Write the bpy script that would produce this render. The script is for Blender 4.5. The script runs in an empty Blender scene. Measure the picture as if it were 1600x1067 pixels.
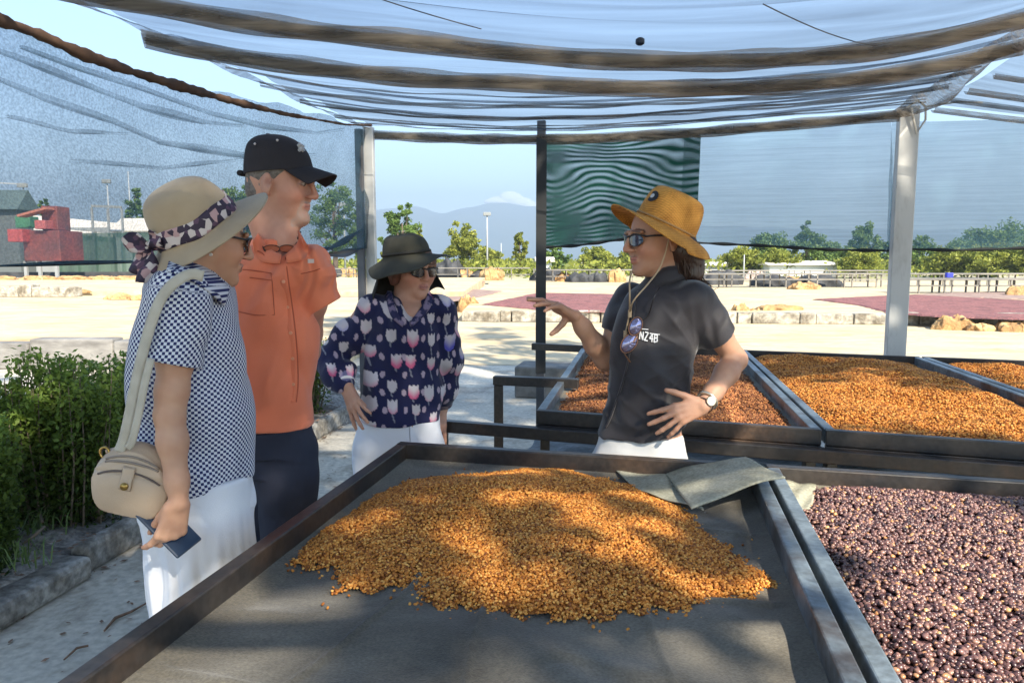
import bpy, math, random
import numpy as np
from mathutils import Vector, Matrix
R = math.radians
random.seed(7); rng = np.random.default_rng(7)
SC = bpy.context.scene
COL = SC.collection
# ---------------------------------------------------------------- camera
CAM_H, PITCH, FPX = 1.48, R(6.32), 1155.0
cam_d = bpy.data.cameras.new('camera'); cam = bpy.data.objects.new('camera', cam_d); COL.objects.link(cam)
cam_d.sensor_width = 36; cam_d.lens = 36*FPX/1600; cam_d.clip_start = .05; cam_d.clip_end = 30000
cam.location = (0, 0, CAM_H); cam.rotation_euler = (math.pi/2-PITCH, 0, 0)
SC.camera = cam
# ---------------------------------------------------------------- sky and sun
SUN_AZ, SUN_EL = 30, 38          # degrees: azimuth measured from behind the camera towards its right
sdir = Vector((math.sin(R(SUN_AZ))*math.cos(R(SUN_EL)), -math.cos(R(SUN_AZ))*math.cos(R(SUN_EL)), math.sin(R(SUN_EL))))
w = bpy.data.worlds.new('World'); SC.world = w; w.use_nodes = True
nt = w.node_tree; bg = nt.nodes['Background']
sky = nt.nodes.new('ShaderNodeTexSky'); sky.sky_type = 'NISHITA'; sky.sun_disc = False
sky.sun_elevation = R(SUN_EL); sky.sun_rotation = math.pi-R(SUN_AZ)
sky.air_density = 1.0; sky.dust_density = .25; sky.ozone_density = 2.6
hs = nt.nodes.new('ShaderNodeHueSaturation'); hs.inputs['Saturation'].default_value = 1.02; nt.links.new(sky.outputs[0], hs.inputs['Color']); nt.links.new(hs.outputs[0], bg.inputs[0]); bg.inputs[1].default_value = .115
sd = bpy.data.lights.new('sun', 'SUN'); sd.energy = 5.0; sd.angle = R(.55); sd.color = (1, .92, .77)
sun = bpy.data.objects.new('sun', sd); COL.objects.link(sun)
sun.rotation_euler = sdir.to_track_quat('Z', 'Y').to_euler(); sun.location = sdir*40
SC.view_settings.view_transform = 'Standard'; SC.view_settings.look = 'None'
SC.view_settings.exposure = 1.7; SC.view_settings.gamma = 1; SC.view_settings.use_curve_mapping = False
SC.render.engine = 'CYCLES'
SC.cycles.transparent_max_bounces = 24; SC.cycles.max_bounces = 6; SC.cycles.use_denoising = True
SC.cycles.caustics_reflective = False; SC.cycles.caustics_refractive = False
SC.cycles.volume_bounces = 0

# ---------------------------------------------------------------- pixel to place
def ray(px, py):
    dx = (px-800)/FPX; dv = (533.5-py)/FPX
    return Vector((dx, math.cos(PITCH)+dv*math.sin(PITCH), -math.sin(PITCH)+dv*math.cos(PITCH)))
def on_z(px, py, z):
    d = ray(px, py); t = (z-CAM_H)/d.z; return Vector((0, 0, CAM_H))+d*t
def on_y(px, py, Y):
    d = ray(px, py); t = Y/d.y; return Vector((0, 0, CAM_H))+d*t
def on_line(px, py, a, b):        # vertical plane through ground points a and b
    d = ray(px, py); n = Vector((-(b[1]-a[1]), b[0]-a[0], 0)); t = n.dot(Vector((a[0], a[1], 0)))/n.dot(d)
    return Vector((0, 0, CAM_H))+d*t

# ---------------------------------------------------------------- objects
def tag(o, label=None, cat=None, group=None, kind=None):
    if label: o['label'] = label
    if cat: o['category'] = cat
    if group: o['group'] = group
    if kind: o['kind'] = kind
    return o
def empty(name, loc=(0, 0, 0), rz=0, label=None, cat=None, group=None):
    o = bpy.data.objects.new(name, None); COL.objects.link(o); o.location = loc; o.rotation_euler = (0, 0, rz)
    o.empty_display_size = .1
    return tag(o, label, cat, group)
def link(name, me, parent=None, m=None):
    o = bpy.data.objects.new(name, me); COL.objects.link(o)
    if parent is not None:
        o.parent = parent
    if m is not None and len(me.materials) == 0: me.materials.append(m)
    return o
def fast_mesh(name, V, F, smooth=False):
    """V (n,3) array, F (m,k) array or list of tuples"""
    me = bpy.data.meshes.new(name)
    V = np.asarray(V, dtype=np.float32)
    if isinstance(F, np.ndarray):
        k = F.shape[1]
        me.vertices.add(len(V)); me.vertices.foreach_set('co', V.ravel())
        me.loops.add(F.size); me.loops.foreach_set('vertex_index', F.astype(np.int32).ravel())
        me.polygons.add(len(F)); me.polygons.foreach_set('loop_start', np.arange(0, F.size, k, dtype=np.int32))
        me.update(calc_edges=True)
    else:
        me.from_pydata(V.tolist(), [], F); me.update()
    if smooth and len(me.polygons):
        me.polygons.foreach_set('use_smooth', np.ones(len(me.polygons), dtype=bool))
    return me
def sub_origin(V, parent):
    """world coordinates to the parent's local ones (parent has no scale)"""
    if parent is None: return V
    L = parent.location; a = -parent.rotation_euler.z
    if parent.parent is not None:
        pp = parent.parent; L = Vector(pp.location)+Matrix.Rotation(pp.rotation_euler.z, 3, 'Z')@Vector(L); a -= pp.rotation_euler.z
    V = np.asarray(V, dtype=np.float64)-np.array(L)
    c, s = math.cos(a), math.sin(a)
    W = V.copy(); W[:, 0] = c*V[:, 0]-s*V[:, 1]; W[:, 1] = s*V[:, 0]+c*V[:, 1]
    return W
class MB:
    def __init__(s): s.V = []; s.F = []; s.n = 0
    def add(s, V, F):
        s.V.append(np.asarray(V, dtype=np.float64)); s.F += [tuple(i+s.n for i in f) for f in F]; s.n += len(V); return s
    def box(s, c, size, rz=0, M=None):
        x, y, z = [q/2 for q in size]
        V = np.array([(a*x, b*y, d*z) for a in (-1, 1) for b in (-1, 1) for d in (-1, 1)], dtype=float)
        if M is not None: V = V@np.array(M.to_3x3()).T
        if rz:
            cc, ss = math.cos(rz), math.sin(rz); V = np.stack([V[:, 0]*cc-V[:, 1]*ss, V[:, 0]*ss+V[:, 1]*cc, V[:, 2]], 1)
        return s.add(V+np.array(c), [(0, 1, 3, 2), (4, 6, 7, 5), (0, 4, 5, 1), (2, 3, 7, 6), (0, 2, 6, 4), (1, 5, 7, 3)])
    def beam(s, a, b, wdt, hgt, up=(0, 0, 1)):
        a, b = Vector(a), Vector(b); d = (b-a).normalized(); upv = Vector(up)
        if abs(d.dot(upv)) > .98: upv = Vector((0, 1, 0))
        r = d.cross(upv).normalized(); u = r.cross(d)
        V = []
        for p in (a, b):
            for i, j in ((-1, -1), (1, -1), (1, 1), (-1, 1)): V.append(p+r*wdt/2*i+u*hgt/2*j)
        return s.add([tuple(v) for v in V], [(3, 2, 1, 0), (4, 5, 6, 7), (0, 1, 5, 4), (1, 2, 6, 5), (2, 3, 7, 6), (3, 0, 4, 7)])
    def tube(s, pts, rad, seg=8, caps=True):
        pts = [Vector(p) for p in pts]; n = len(pts)
        if not hasattr(rad, '__len__'): rad = [rad]*n
        V = []; F = []; prev = None
        for i, p in enumerate(pts):
            d = (pts[min(i+1, n-1)]-pts[max(i-1, 0)]).normalized()
            ref = Vector((0, 0, 1)) if abs(d.z) < .9 else Vector((1, 0, 0))
            r = d.cross(ref).normalized() if prev is None else (prev-d*prev.dot(d)).normalized()
            prev = r; u = d.cross(r)
            for k in range(seg):
                a = 2*math.pi*k/seg; V.append(tuple(p+(r*math.cos(a)+u*math.sin(a))*rad[i]))
        for i in range(n-1):
            for k in range(seg):
                k2 = (k+1) % seg; F.append((i*seg+k, i*seg+k2, (i+1)*seg+k2, (i+1)*seg+k))
        if caps: F.append(tuple(range(seg))[::-1]); F.append(tuple((n-1)*seg+k for k in range(seg)))
        return s.add(V, F)
    def grid(s, fn, nu, nv, closed=False):
        V = [fn(i/(nu-1) if not closed else i/nu, j/(nv-1)) for i in range(nu) for j in range(nv)]
        F = []
        for i in range(nu if closed else nu-1):
            for j in range(nv-1):
                i2 = (i+1) % nu; F.append((i*nv+j, i2*nv+j, i2*nv+j+1, i*nv+j+1))
        return s.add(V, F)
    def build(s, name, m, parent=None, smooth=False, bevel=0, solid=0, world=True):
        V = np.concatenate(s.V)
        if parent is not None and world: V = sub_origin(V, parent)
        me = fast_mesh(name, V, s.F, smooth); o = link(name, me, parent, m)
        if solid:
            q = o.modifiers.new('solid', 'SOLIDIFY'); q.thickness = solid; q.offset = 0
        if bevel:
            q = o.modifiers.new('bevel', 'BEVEL'); q.width = bevel; q.segments = 2; q.limit_method = 'ANGLE'
        return o

# ---------------------------------------------------------------- materials
def new_mat(name):
    m = bpy.data.materials.new(name); m.use_nodes = True; return m, m.node_tree, m.node_tree.nodes['Principled BSDF']
def N(nt, t, **k):
    n = nt.nodes.new(t)
    for a, b in k.items(): setattr(n, a, b)
    return n
def mat(name, c1, c2=None, rough=.7, metal=0, scale=6, detail=6, bump=0, bscale=None, spec=.5, contrast=(.35, .65), c3=None, s3=.8, sheen=0, stretch=None, trans=0, bdist=.01):
    m, nt, b = new_mat(name); L = nt.links.new
    b.inputs['Roughness'].default_value = rough; b.inputs['Metallic'].default_value = metal; b.inputs['Specular IOR Level'].default_value = spec
    if sheen: b.inputs['Sheen Weight'].default_value = sheen
    tc = N(nt, 'ShaderNodeTexCoord'); src = tc.outputs['Object']
    if stretch:
        mp = N(nt, 'ShaderNodeMapping'); mp.inputs['Scale'].default_value = stretch; L(src, mp.inputs[0]); src = mp.outputs[0]
    col = None
    if c2 is not None:
        n = N(nt, 'ShaderNodeTexNoise'); n.inputs['Scale'].default_value = scale; n.inputs['Detail'].default_value = detail; L(src, n.inputs['Vector'])
        r = N(nt, 'ShaderNodeValToRGB'); r.color_ramp.elements[0].position = contrast[0]; r.color_ramp.elements[1].position = contrast[1]
        r.color_ramp.elements[0].color = (*c1, 1); r.color_ramp.elements[1].color = (*c2, 1); L(n.outputs[0], r.inputs[0]); col = r.outputs[0]
        if c3 is not None:
            n2 = N(nt, 'ShaderNodeTexNoise'); n2.inputs['Scale'].default_value = s3; n2.inputs['Detail'].default_value = 8; n2.inputs['Roughness'].default_value = .65; L(src, n2.inputs['Vector'])
            r2 = N(nt, 'ShaderNodeValToRGB'); r2.color_ramp.elements[0].position = .5; r2.color_ramp.elements[1].position = .62; L(n2.outputs[0], r2.inputs[0])
            mx = N(nt, 'ShaderNodeMix', data_type='RGBA'); L(r2.outputs[0], mx.inputs['Factor']); L(col, mx.inputs['A']); mx.inputs['B'].default_value = (*c3, 1); col = mx.outputs['Result']
        L(col, b.inputs['Base Color'])
    else: b.inputs['Base Color'].default_value = (*c1, 1)
    if bump:
        n = N(nt, 'ShaderNodeTexNoise'); n.inputs['Scale'].default_value = bscale or scale*4; n.inputs['Detail'].default_value = 5; L(src, n.inputs['Vector'])
        bp = N(nt, 'ShaderNodeBump'); bp.inputs['Strength'].default_value = bump; bp.inputs['Distance'].default_value = bdist; L(n.outputs[0], bp.inputs['Height']); L(bp.outputs[0], b.inputs['Normal'])
    return m
def crease(m, strength=.7, scale=7, dist=.02, stretch=(1, 1, .55), seed=0):
    """soft creases and puckers of worn cloth"""
    nt = m.node_tree; b = nt.nodes['Principled BSDF']; L = nt.links.new; tc = N(nt, 'ShaderNodeTexCoord'); mp = N(nt, 'ShaderNodeMapping'); mp.inputs['Scale'].default_value = stretch; mp.inputs['Location'].default_value = (seed, seed*.7, 0); mp.inputs['Rotation'].default_value = (.3, .6, 0); L(tc.outputs['Object'], mp.inputs[0])
    n = N(nt, 'ShaderNodeTexNoise', noise_type='RIDGED_MULTIFRACTAL'); n.inputs['Scale'].default_value = scale; n.inputs['Detail'].default_value = 3; n.inputs['Distortion'].default_value = .8; L(mp.outputs[0], n.inputs['Vector'])
    bp = N(nt, 'ShaderNodeBump'); bp.inputs['Strength'].default_value = strength; bp.inputs['Distance'].default_value = dist; L(n.outputs[0], bp.inputs['Height'])
    k = b.inputs['Normal'].links
    if k: L(k[0].from_socket, bp.inputs['Normal'])
    L(bp.outputs[0], b.inputs['Normal']); return m
def grime(m, amount=.5, scale=3, dark=(.5, .46, .42), thr=(.48, .62), fine=40, fineamt=.35, stretch=(1, 1, 1)):
    """stains and dust multiplied over the base colour: broad blotches and fine speckle"""
    nt = m.node_tree; b = nt.nodes['Principled BSDF']; L = nt.links.new; l = b.inputs['Base Color'].links; tc = N(nt, 'ShaderNodeTexCoord'); mp = N(nt, 'ShaderNodeMapping'); mp.inputs['Scale'].default_value = stretch; L(tc.outputs['Object'], mp.inputs[0])
    n = N(nt, 'ShaderNodeTexNoise'); n.inputs['Scale'].default_value = scale; n.inputs['Detail'].default_value = 12; n.inputs['Roughness'].default_value = .7; n.inputs['Distortion'].default_value = .6; L(mp.outputs[0], n.inputs['Vector'])
    r = N(nt, 'ShaderNodeValToRGB'); r.color_ramp.elements[0].position, r.color_ramp.elements[1].position = thr; r.color_ramp.elements[0].color = (1, 1, 1, 1); r.color_ramp.elements[1].color = (*dark, 1); L(n.outputs[0], r.inputs[0])
    n2 = N(nt, 'ShaderNodeTexNoise'); n2.inputs['Scale'].default_value = fine; n2.inputs['Detail'].default_value = 6; L(mp.outputs[0], n2.inputs['Vector'])
    r2 = N(nt, 'ShaderNodeMapRange'); r2.inputs['From Min'].default_value = .35; r2.inputs['From Max'].default_value = .65; r2.inputs['To Min'].default_value = 1-fineamt; r2.inputs['To Max'].default_value = 1+fineamt*.4; L(n2.outputs[0], r2.inputs['Value'])
    x = N(nt, 'ShaderNodeMix', data_type='RGBA', blend_type='MULTIPLY'); x.inputs['Factor'].default_value = amount; y = N(nt, 'ShaderNodeMix', data_type='RGBA', blend_type='MULTIPLY'); y.inputs['Factor'].default_value = 1
    if l: L(l[0].from_socket, x.inputs['A'])
    else: x.inputs['A'].default_value = b.inputs['Base Color'].default_value
    L(r.outputs[0], x.inputs['B']); L(x.outputs['Result'], y.inputs['A']); L(r2.outputs[0], y.inputs['B']); L(y.outputs['Result'], b.inputs['Base Color']); return m
def leaf_mat(name, dark, light, attr=True, transl=.35):
    """leaves: colour varies per leaf through the face attribute 'v', part of the light passes through"""
    m, nt, b = new_mat(name); L = nt.links.new
    at = N(nt, 'ShaderNodeAttribute', attribute_name='v'); r = N(nt, 'ShaderNodeValToRGB')
    r.color_ramp.elements[0].color = (*dark, 1); r.color_ramp.elements[1].color = (*light, 1); L(at.outputs['Fac'], r.inputs[0])
    L(r.outputs[0], b.inputs['Base Color']); b.inputs['Roughness'].default_value = .55; b.inputs['Specular IOR Level'].default_value = .3
    t = N(nt, 'ShaderNodeBsdfTranslucent'); L(r.outputs[0], t.inputs[0]); mx = N(nt, 'ShaderNodeMixShader'); mx.inputs[0].default_value = transl
    L(b.outputs[0], mx.inputs[1]); L(t.outputs[0], mx.inputs[2]); L(mx.outputs[0], nt.nodes['Material Output'].inputs[0])
    return m
def net_mat(name, col, opacity, col2=None, var=.12, scale=3, stretch=(1, 1, 1), translucency=.4, moire=None, thread=None, speckle=0):
    """knitted shade cloth: the open part of the knit lets the view through, the threads are matt and let some light through"""
    m, nt, b = new_mat(name); L = nt.links.new
    tc = N(nt, 'ShaderNodeTexCoord'); mp = N(nt, 'ShaderNodeMapping'); mp.inputs['Scale'].default_value = stretch; L(tc.outputs['Object'], mp.inputs[0])
    n = N(nt, 'ShaderNodeTexNoise'); n.inputs['Scale'].default_value = scale; n.inputs['Detail'].default_value = 5; L(mp.outputs[0], n.inputs['Vector'])
    mr = N(nt, 'ShaderNodeMapRange'); mr.inputs['From Min'].default_value = .3; mr.inputs['From Max'].default_value = .7
    mr.inputs['To Min'].default_value = max(0, opacity-var); mr.inputs['To Max'].default_value = min(1, opacity+var); L(n.outputs[0], mr.inputs['Value'])
    fac = mr.outputs[0]
    if speckle:
        n3 = N(nt, 'ShaderNodeTexNoise'); n3.inputs['Scale'].default_value = 95; n3.inputs['Detail'].default_value = 3; L(tc.outputs['Object'], n3.inputs['Vector'])
        m3 = N(nt, 'ShaderNodeMapRange'); m3.inputs['From Min'].default_value = .35; m3.inputs['From Max'].default_value = .65; m3.inputs['To Min'].default_value = -speckle; m3.inputs['To Max'].default_value = speckle; L(n3.outputs[0], m3.inputs['Value'])
        ad = N(nt, 'ShaderNodeMath', operation='ADD', use_clamp=True); L(fac, ad.inputs[0]); L(m3.outputs[0], ad.inputs[1]); fac = ad.outputs[0]
    if thread:
        sx = N(nt, 'ShaderNodeSeparateXYZ'); L(tc.outputs['Object'], sx.inputs[0])
        n4 = N(nt, 'ShaderNodeTexNoise'); n4.inputs['Scale'].default_value = 1; n4.inputs['Detail'].default_value = 6; n4.inputs['Roughness'].default_value = .8
        m4 = N(nt, 'ShaderNodeMapping'); m4.inputs['Scale'].default_value = thread; L(tc.outputs['Object'], m4.inputs[0]); L(m4.outputs[0], n4.inputs['Vector'])
        m5 = N(nt, 'ShaderNodeMapRange'); m5.inputs['From Min'].default_value = .35; m5.inputs['From Max'].default_value = .65; m5.inputs['To Min'].default_value = -.06; m5.inputs['To Max'].default_value = .06; L(n4.outputs[0], m5.inputs['Value'])
        ad = N(nt, 'ShaderNodeMath', operation='ADD', use_clamp=True); L(fac, ad.inputs[0]); L(m5.outputs[0], ad.inputs[1]); fac = ad.outputs[0]
    if moire:
        # two knitted layers slightly out of register: broad contour-like bands of open and closed knit
        n5 = N(nt, 'ShaderNodeTexNoise'); n5.inputs['Scale'].default_value = moire[0]; n5.inputs['Detail'].default_value = 1.5
        m6 = N(nt, 'ShaderNodeMapping'); m6.inputs['Scale'].default_value = moire[2]; m6.inputs['Location'].default_value = moire[3]; L(tc.outputs['Object'], m6.inputs[0]); L(m6.outputs[0], n5.inputs['Vector'])
        sz = N(nt, 'ShaderNodeSeparateXYZ'); L(tc.outputs['Object'], sz.inputs[0]); zz = N(nt, 'ShaderNodeMath', operation='MULTIPLY'); zz.inputs[1].default_value = 150; L(sz.outputs['Z'], zz.inputs[0])
        mm = N(nt, 'ShaderNodeMath', operation='MULTIPLY_ADD'); mm.inputs[1].default_value = moire[1]; L(n5.outputs[0], mm.inputs[0]); L(zz.outputs[0], mm.inputs[2])
        sn = N(nt, 'ShaderNodeMath', operation='SINE'); L(mm.outputs[0], sn.inputs[0])
        m7 = N(nt, 'ShaderNodeMapRange'); m7.inputs['From Min'].default_value = -1; m7.inputs['From Max'].default_value = 1; m7.inputs['To Min'].default_value = -.34; m7.inputs['To Max'].default_value = .14; L(sn.outputs[0], m7.inputs['Value'])
        na = N(nt, 'ShaderNodeTexNoise'); na.inputs['Scale'].default_value = 2.6; L(tc.outputs['Object'], na.inputs['Vector']); nb_ = N(nt, 'ShaderNodeMapRange'); nb_.inputs['From Min'].default_value = .38; nb_.inputs['From Max'].default_value = .62; L(na.outputs[0], nb_.inputs['Value'])
        nc_ = N(nt, 'ShaderNodeMath', operation='MULTIPLY'); L(m7.outputs[0], nc_.inputs[0]); L(nb_.outputs[0], nc_.inputs[1]); m7 = nc_
        ad = N(nt, 'ShaderNodeMath', operation='ADD', use_clamp=True); L(fac, ad.inputs[0]); L(m7.outputs[0], ad.inputs[1]); fac = ad.outputs[0]
    tr = N(nt, 'ShaderNodeBsdfTransparent'); df = N(nt, 'ShaderNodeBsdfDiffuse'); tl = N(nt, 'ShaderNodeBsdfTranslucent')
    c = (*col, 1)
    df.inputs[0].default_value = c; tl.inputs[0].default_value = c
    if col2:
        r = N(nt, 'ShaderNodeValToRGB'); r.color_ramp.elements[0].color = c; r.color_ramp.elements[1].color = (*col2, 1)
        r.color_ramp.elements[0].position = .35; r.color_ramp.elements[1].position = .65
        L(n.outputs[0], r.inputs[0]); L(r.outputs[0], df.inputs[0]); L(r.outputs[0], tl.inputs[0])
    a = N(nt, 'ShaderNodeMixShader'); a.inputs[0].default_value = translucency; L(df.outputs[0], a.inputs[1]); L(tl.outputs[0], a.inputs[2])
    o = N(nt, 'ShaderNodeMixShader'); L(fac, o.inputs[0]); L(tr.outputs[0], o.inputs[1]); L(a.outputs[0], o.inputs[2]); L(o.outputs[0], nt.nodes['Material Output'].inputs[0])
    return m
def vnoise(P, freq, seed):
    r = np.random.default_rng(seed); out = np.zeros(len(P))
    for i in range(7):
        d = r.normal(size=3); d /= np.linalg.norm(d); out += np.sin(P@(d*freq*r.uniform(.6, 1.6))+r.uniform(0, 6.28))
    return out/3.0
# ================================================================ setting
M_conc = mat('concrete_floor', (.62, .565, .46), (.47, .425, .345), rough=.9, scale=.9, detail=9, bump=.25, bscale=35, c3=(.36, .335, .29), s3=.45, contrast=(.3, .7))
M_patio = mat('patio_concrete', (.62, .505, .325), (.52, .415, .26), rough=.9, scale=.5, detail=9, bump=.2, bscale=20, contrast=(.3, .7))
M_earth = mat('dry_earth', (.50, .42, .28), (.34, .33, .16), rough=1, scale=.05, detail=8)
M_kerb = mat('kerb_stone', (.50, .46, .38), (.26, .235, .19), rough=.95, scale=5, detail=8, bump=.6, bscale=18)
M_bank = mat('planter_soil', (.36, .34, .31), (.20, .185, .165), rough=1, scale=4, detail=10, bump=.9, bscale=22, c3=(.42, .40, .36), s3=1.3, bdist=.03)
M_mount = mat('mountain_forest', (.045, .075, .055), (.075, .10, .06), rough=1, scale=.004, detail=8)

grime(M_conc, .9, 1.6, (.50, .46, .42), (.50, .66), 28, .22); grime(M_patio, .9, .7, (.74, .66, .54), (.46, .66), 5, .14, (1, 2.2, 1)); grime(M_bank, .9, 5, (.35, .32, .30), (.47, .60), 45, .45); grime(M_kerb, .9, 2.5, (.45, .40, .34), (.45, .62), 14, .35)
def sheet(name, pts, z, m, nsub=0):
    mb = MB(); mb.add([(p[0], p[1], z) for p in pts], [tuple(range(len(pts)))]); o = mb.build(name, m); return tag(o, kind='structure')
sheet('ground', [(-6000, -400), (6000, -400), (6000, 9000), (-6000, 9000)], -.03, M_earth)
# concrete yard under and beyond the shade house
sheet('walkway', [(-40, -6), (40, -6), (40, 46), (-40, 46)], 0, M_conc)
def slab(name, pts, z0, z1, m, mk=None):
    n = len(pts); V = [(p[0], p[1], z0) for p in pts]+[(p[0], p[1], z1) for p in pts]
    F = [tuple(range(n, 2*n))]+[(i, (i+1) % n, n+(i+1) % n, n+i) for i in range(n)]
    o = tag(MB().add(V, F).build(name, m), kind='structure')
    return o
# raised drying patios, left one nearer, right one beyond a low stone kerb
slab('patio', [(-2.35, 10.2), (-2.1, 21.6), (-30, 24.5), (-30, 9.9)], -.02, .38, M_patio)
patio2 = [(-1.2, 17.9), (2.2, 17.6), (14, 16.6), (26, 16.2), (26, 44), (-1.2, 44)]
slab('patio', patio2, -.02, .24, M_patio)
slab('patio', [(-30, 24.9), (-1.6, 24.4), (-1.6, 44), (-30, 44)], -.02, .42, M_patio)
sheet('patio', [(-2.1, 10.4), (26, 9.2), (26, 16.1), (-1.0, 17.5), (-1.6, 24)], .004, M_patio)
# kerb stones along the patio edges, each stone its own piece
def kerb_run(name, label, a, b, z0, z1, n, m, thick=.22, group=None):
    a, b = Vector(a), Vector(b); root = empty(name, (a.x, a.y, 0), 0, label, 'kerb', group)
    rr = random.Random(n)
    cuts = [0]+sorted(min(.97, max(.03, (i+1+rr.uniform(-.38, .38))/n)) for i in range(n-1))+[1]
    for i in range(n):
        e_ = .007/(b-a).length; p = a.lerp(b, cuts[i]+e_); q = a.lerp(b, cuts[i+1]-e_); hh = z1-z0+rr.uniform(-.05, .03)
        mb = MB().beam((p.x, p.y+rr.uniform(-.03, .03), z0+hh/2), (q.x, q.y+rr.uniform(-.03, .03), z0+hh/2), thick+rr.uniform(-.05, .05), hh)
        mb.build('kerb_stone', m, root, bevel=.025)
    return root
kerb_run('stone_kerb', 'long low pale stone kerb along the front of the far red coffee patch', (-1.2, 17.75, 0), (14, 16.45, 0), 0, .27, 22, M_kerb)
kerb_run('stone_kerb', 'low pale stone kerb at the far right under the heaped sacks', (14.1, 16.45, 0), (19, 16.2, 0), 0, .27, 7, M_kerb)
M_graywall = mat('weathered_wall', (.27, .255, .235), (.14, .13, .12), rough=.95, scale=6, detail=10, bump=.7, bscale=25, stretch=(.5, .5, 1.5))
kerb_run('retaining_wall', 'dark weathered low wall of stones behind the green hedge', (-12, 10.0, 0), (-2.35, 10.08, 0), 0, .40, 12, M_graywall, .3)
kerb_run('retaining_wall', 'grey block edge of the farther patio at the left', (-21.5, 22.2, 0), (-12.9, 22.0, 0), .38, .72, 9, M_kerb, .5)
M_pkerb = mat('planter_kerb_concrete', (.42, .40, .36), (.28, .265, .24), rough=.95, scale=3, detail=9, bump=.8, bscale=16, bdist=.02)
grime(M_pkerb, .9, 4, (.45, .42, .38), (.45, .6), 30, .4)
_k0, _k1 = Vector((-2.08, 2.72, 0)), Vector((-1.42, 7.0, 0)); _kd = (_k1-_k0).normalized(); _kn = Vector((-_kd.y, _kd.x, 0))
kerb_run('planter_kerb', 'low rough concrete kerb between the walkway and the green hedge', _k0-_kd*2.2+_kn*.06, _k1-_kd*.2+_kn*.06, 0, .15, 7, M_pkerb, .13)
# mountains as terrain ridges
def ridge(name, Y, pts, depth, seed):
    r = random.Random(seed); V = []; F = []; n = 620
    xs = np.linspace(pts[0][0], pts[-1][0], n); hs = np.interp(xs, [p[0] for p in pts], [p[1] for p in pts])
    # smooth profile
    k = np.hanning(9); k /= k.sum(); hs = np.convolve(np.pad(hs, 4, 'edge'), k, 'valid')
    rows = 14
    for j in range(rows):
        t = j/(rows-1)
        for i in range(n):
            s = math.sin(t*math.pi/2)
            g = 22*math.sin(i*.13+3*math.sin(j*.7+seed))*(t*(1-t))*4+10*math.sin(i*.41+j+seed)*(t*(1-t))*2
            V.append((xs[i]+12*math.sin(i*.22+j), Y-depth*(1-t), max(0, hs[i]*s+g)-1 if j else -1))
    for j in range(rows-1):
        for i in range(n-1): F.append((j*n+i, j*n+i+1, (j+1)*n+i+1, (j+1)*n+i))
    return tag(MB().add(V, F).build(name, M_mount, smooth=True), kind='structure')
Ym = 5200
def mp(px, py): p = on_y(px, py, Ym); return (p.x, max(20, p.z))
ridge('mountains', Ym, [mp(-900, 380), mp(-300, 362), mp(200, 360), mp(500, 345), mp(600, 333), mp(640, 325), mp(665, 328), mp(695, 338), mp(725, 327), mp(760, 321), mp(795, 319), mp(830, 324), mp(900, 335), mp(1000, 350), mp(1150, 358), mp(1400, 362), mp(1900, 370), mp(2600, 384)], 1500, 3)
# haze
M_haze, hn, hb = new_mat('haze_air'); hn.nodes.remove(hb); pv = hn.nodes.new('ShaderNodeVolumePrincipled'); pv.inputs['Density'].default_value = .00052; pv.inputs['Color'].default_value = (.66, .83, 1, 1); pv.inputs['Anisotropy'].default_value = .2
hn.links.new(pv.outputs[0], hn.nodes['Material Output'].inputs['Volume'])
hz = MB().box((0, 2400, 239), (11600, 6200, 482)).build('haze', M_haze); tag(hz, kind='stuff')
hz.location = (0, 0, 0)

# planter bank under the hedge: from the walk edge up to the hedge foot
K0, K1 = Vector((-2.08, 2.72, 0)), Vector((-1.42, 7.0, 0)); kd = (K1-K0).normalized(); kn = Vector((-kd.y, kd.x, 0))   # kn points left
def bank(u, v):
    p = K0+kd*(-3+u*9.2)+kn*(v*2.2)
    z = .012+.085*min(1, v/.035)**.6+.09*min(1, v/.3)+.05*math.sin(u*37)*min(1, v*5)*.5+.03*math.sin(u*90+v*20)*min(1, v*5)+.018*math.sin(u*233+v*31)*math.sin(v*40+u*50)*min(1, v*8)
    x = .05*math.sin(u*21)+.03*math.sin(u*63)
    q = p+kn*x*(1-v); return (q.x, q.y, z if v > 0 else -.01)
tag(MB().grid(bank, 420, 60).build('planter_bank', M_bank, smooth=True), kind='structure')

cl = on_y(795, 318, 6300); V = []; F = []; rr = random.Random(12); mb = MB()
for (px, py, wx, hz_) in ((780, 316, 120, 42), (797, 312, 110, 60), (812, 318, 120, 46), (828, 324, 110, 36), (806, 322, 190, 30)):
    c = on_y(px, py, 6300); ph = [rr.uniform(0, 6) for _ in range(4)]
    mb.grid(lambda a, b: (c.x+wx*(1+.2*math.sin(a*25+ph[0])*math.sin(b*9))*math.cos(a*6.283)*math.sin(b*3.1416), 6300+60*math.sin(a*6.283)*math.sin(b*3.1416), c.z+hz_*(1+.15*math.sin(a*19+ph[1]))*math.cos(b*3.1416)), 32, 16, closed=True)
tag(mb.build('cloud', mat('cloud_white', (.85, .86, .88), rough=1, spec=0), smooth=True), kind='structure')
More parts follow.
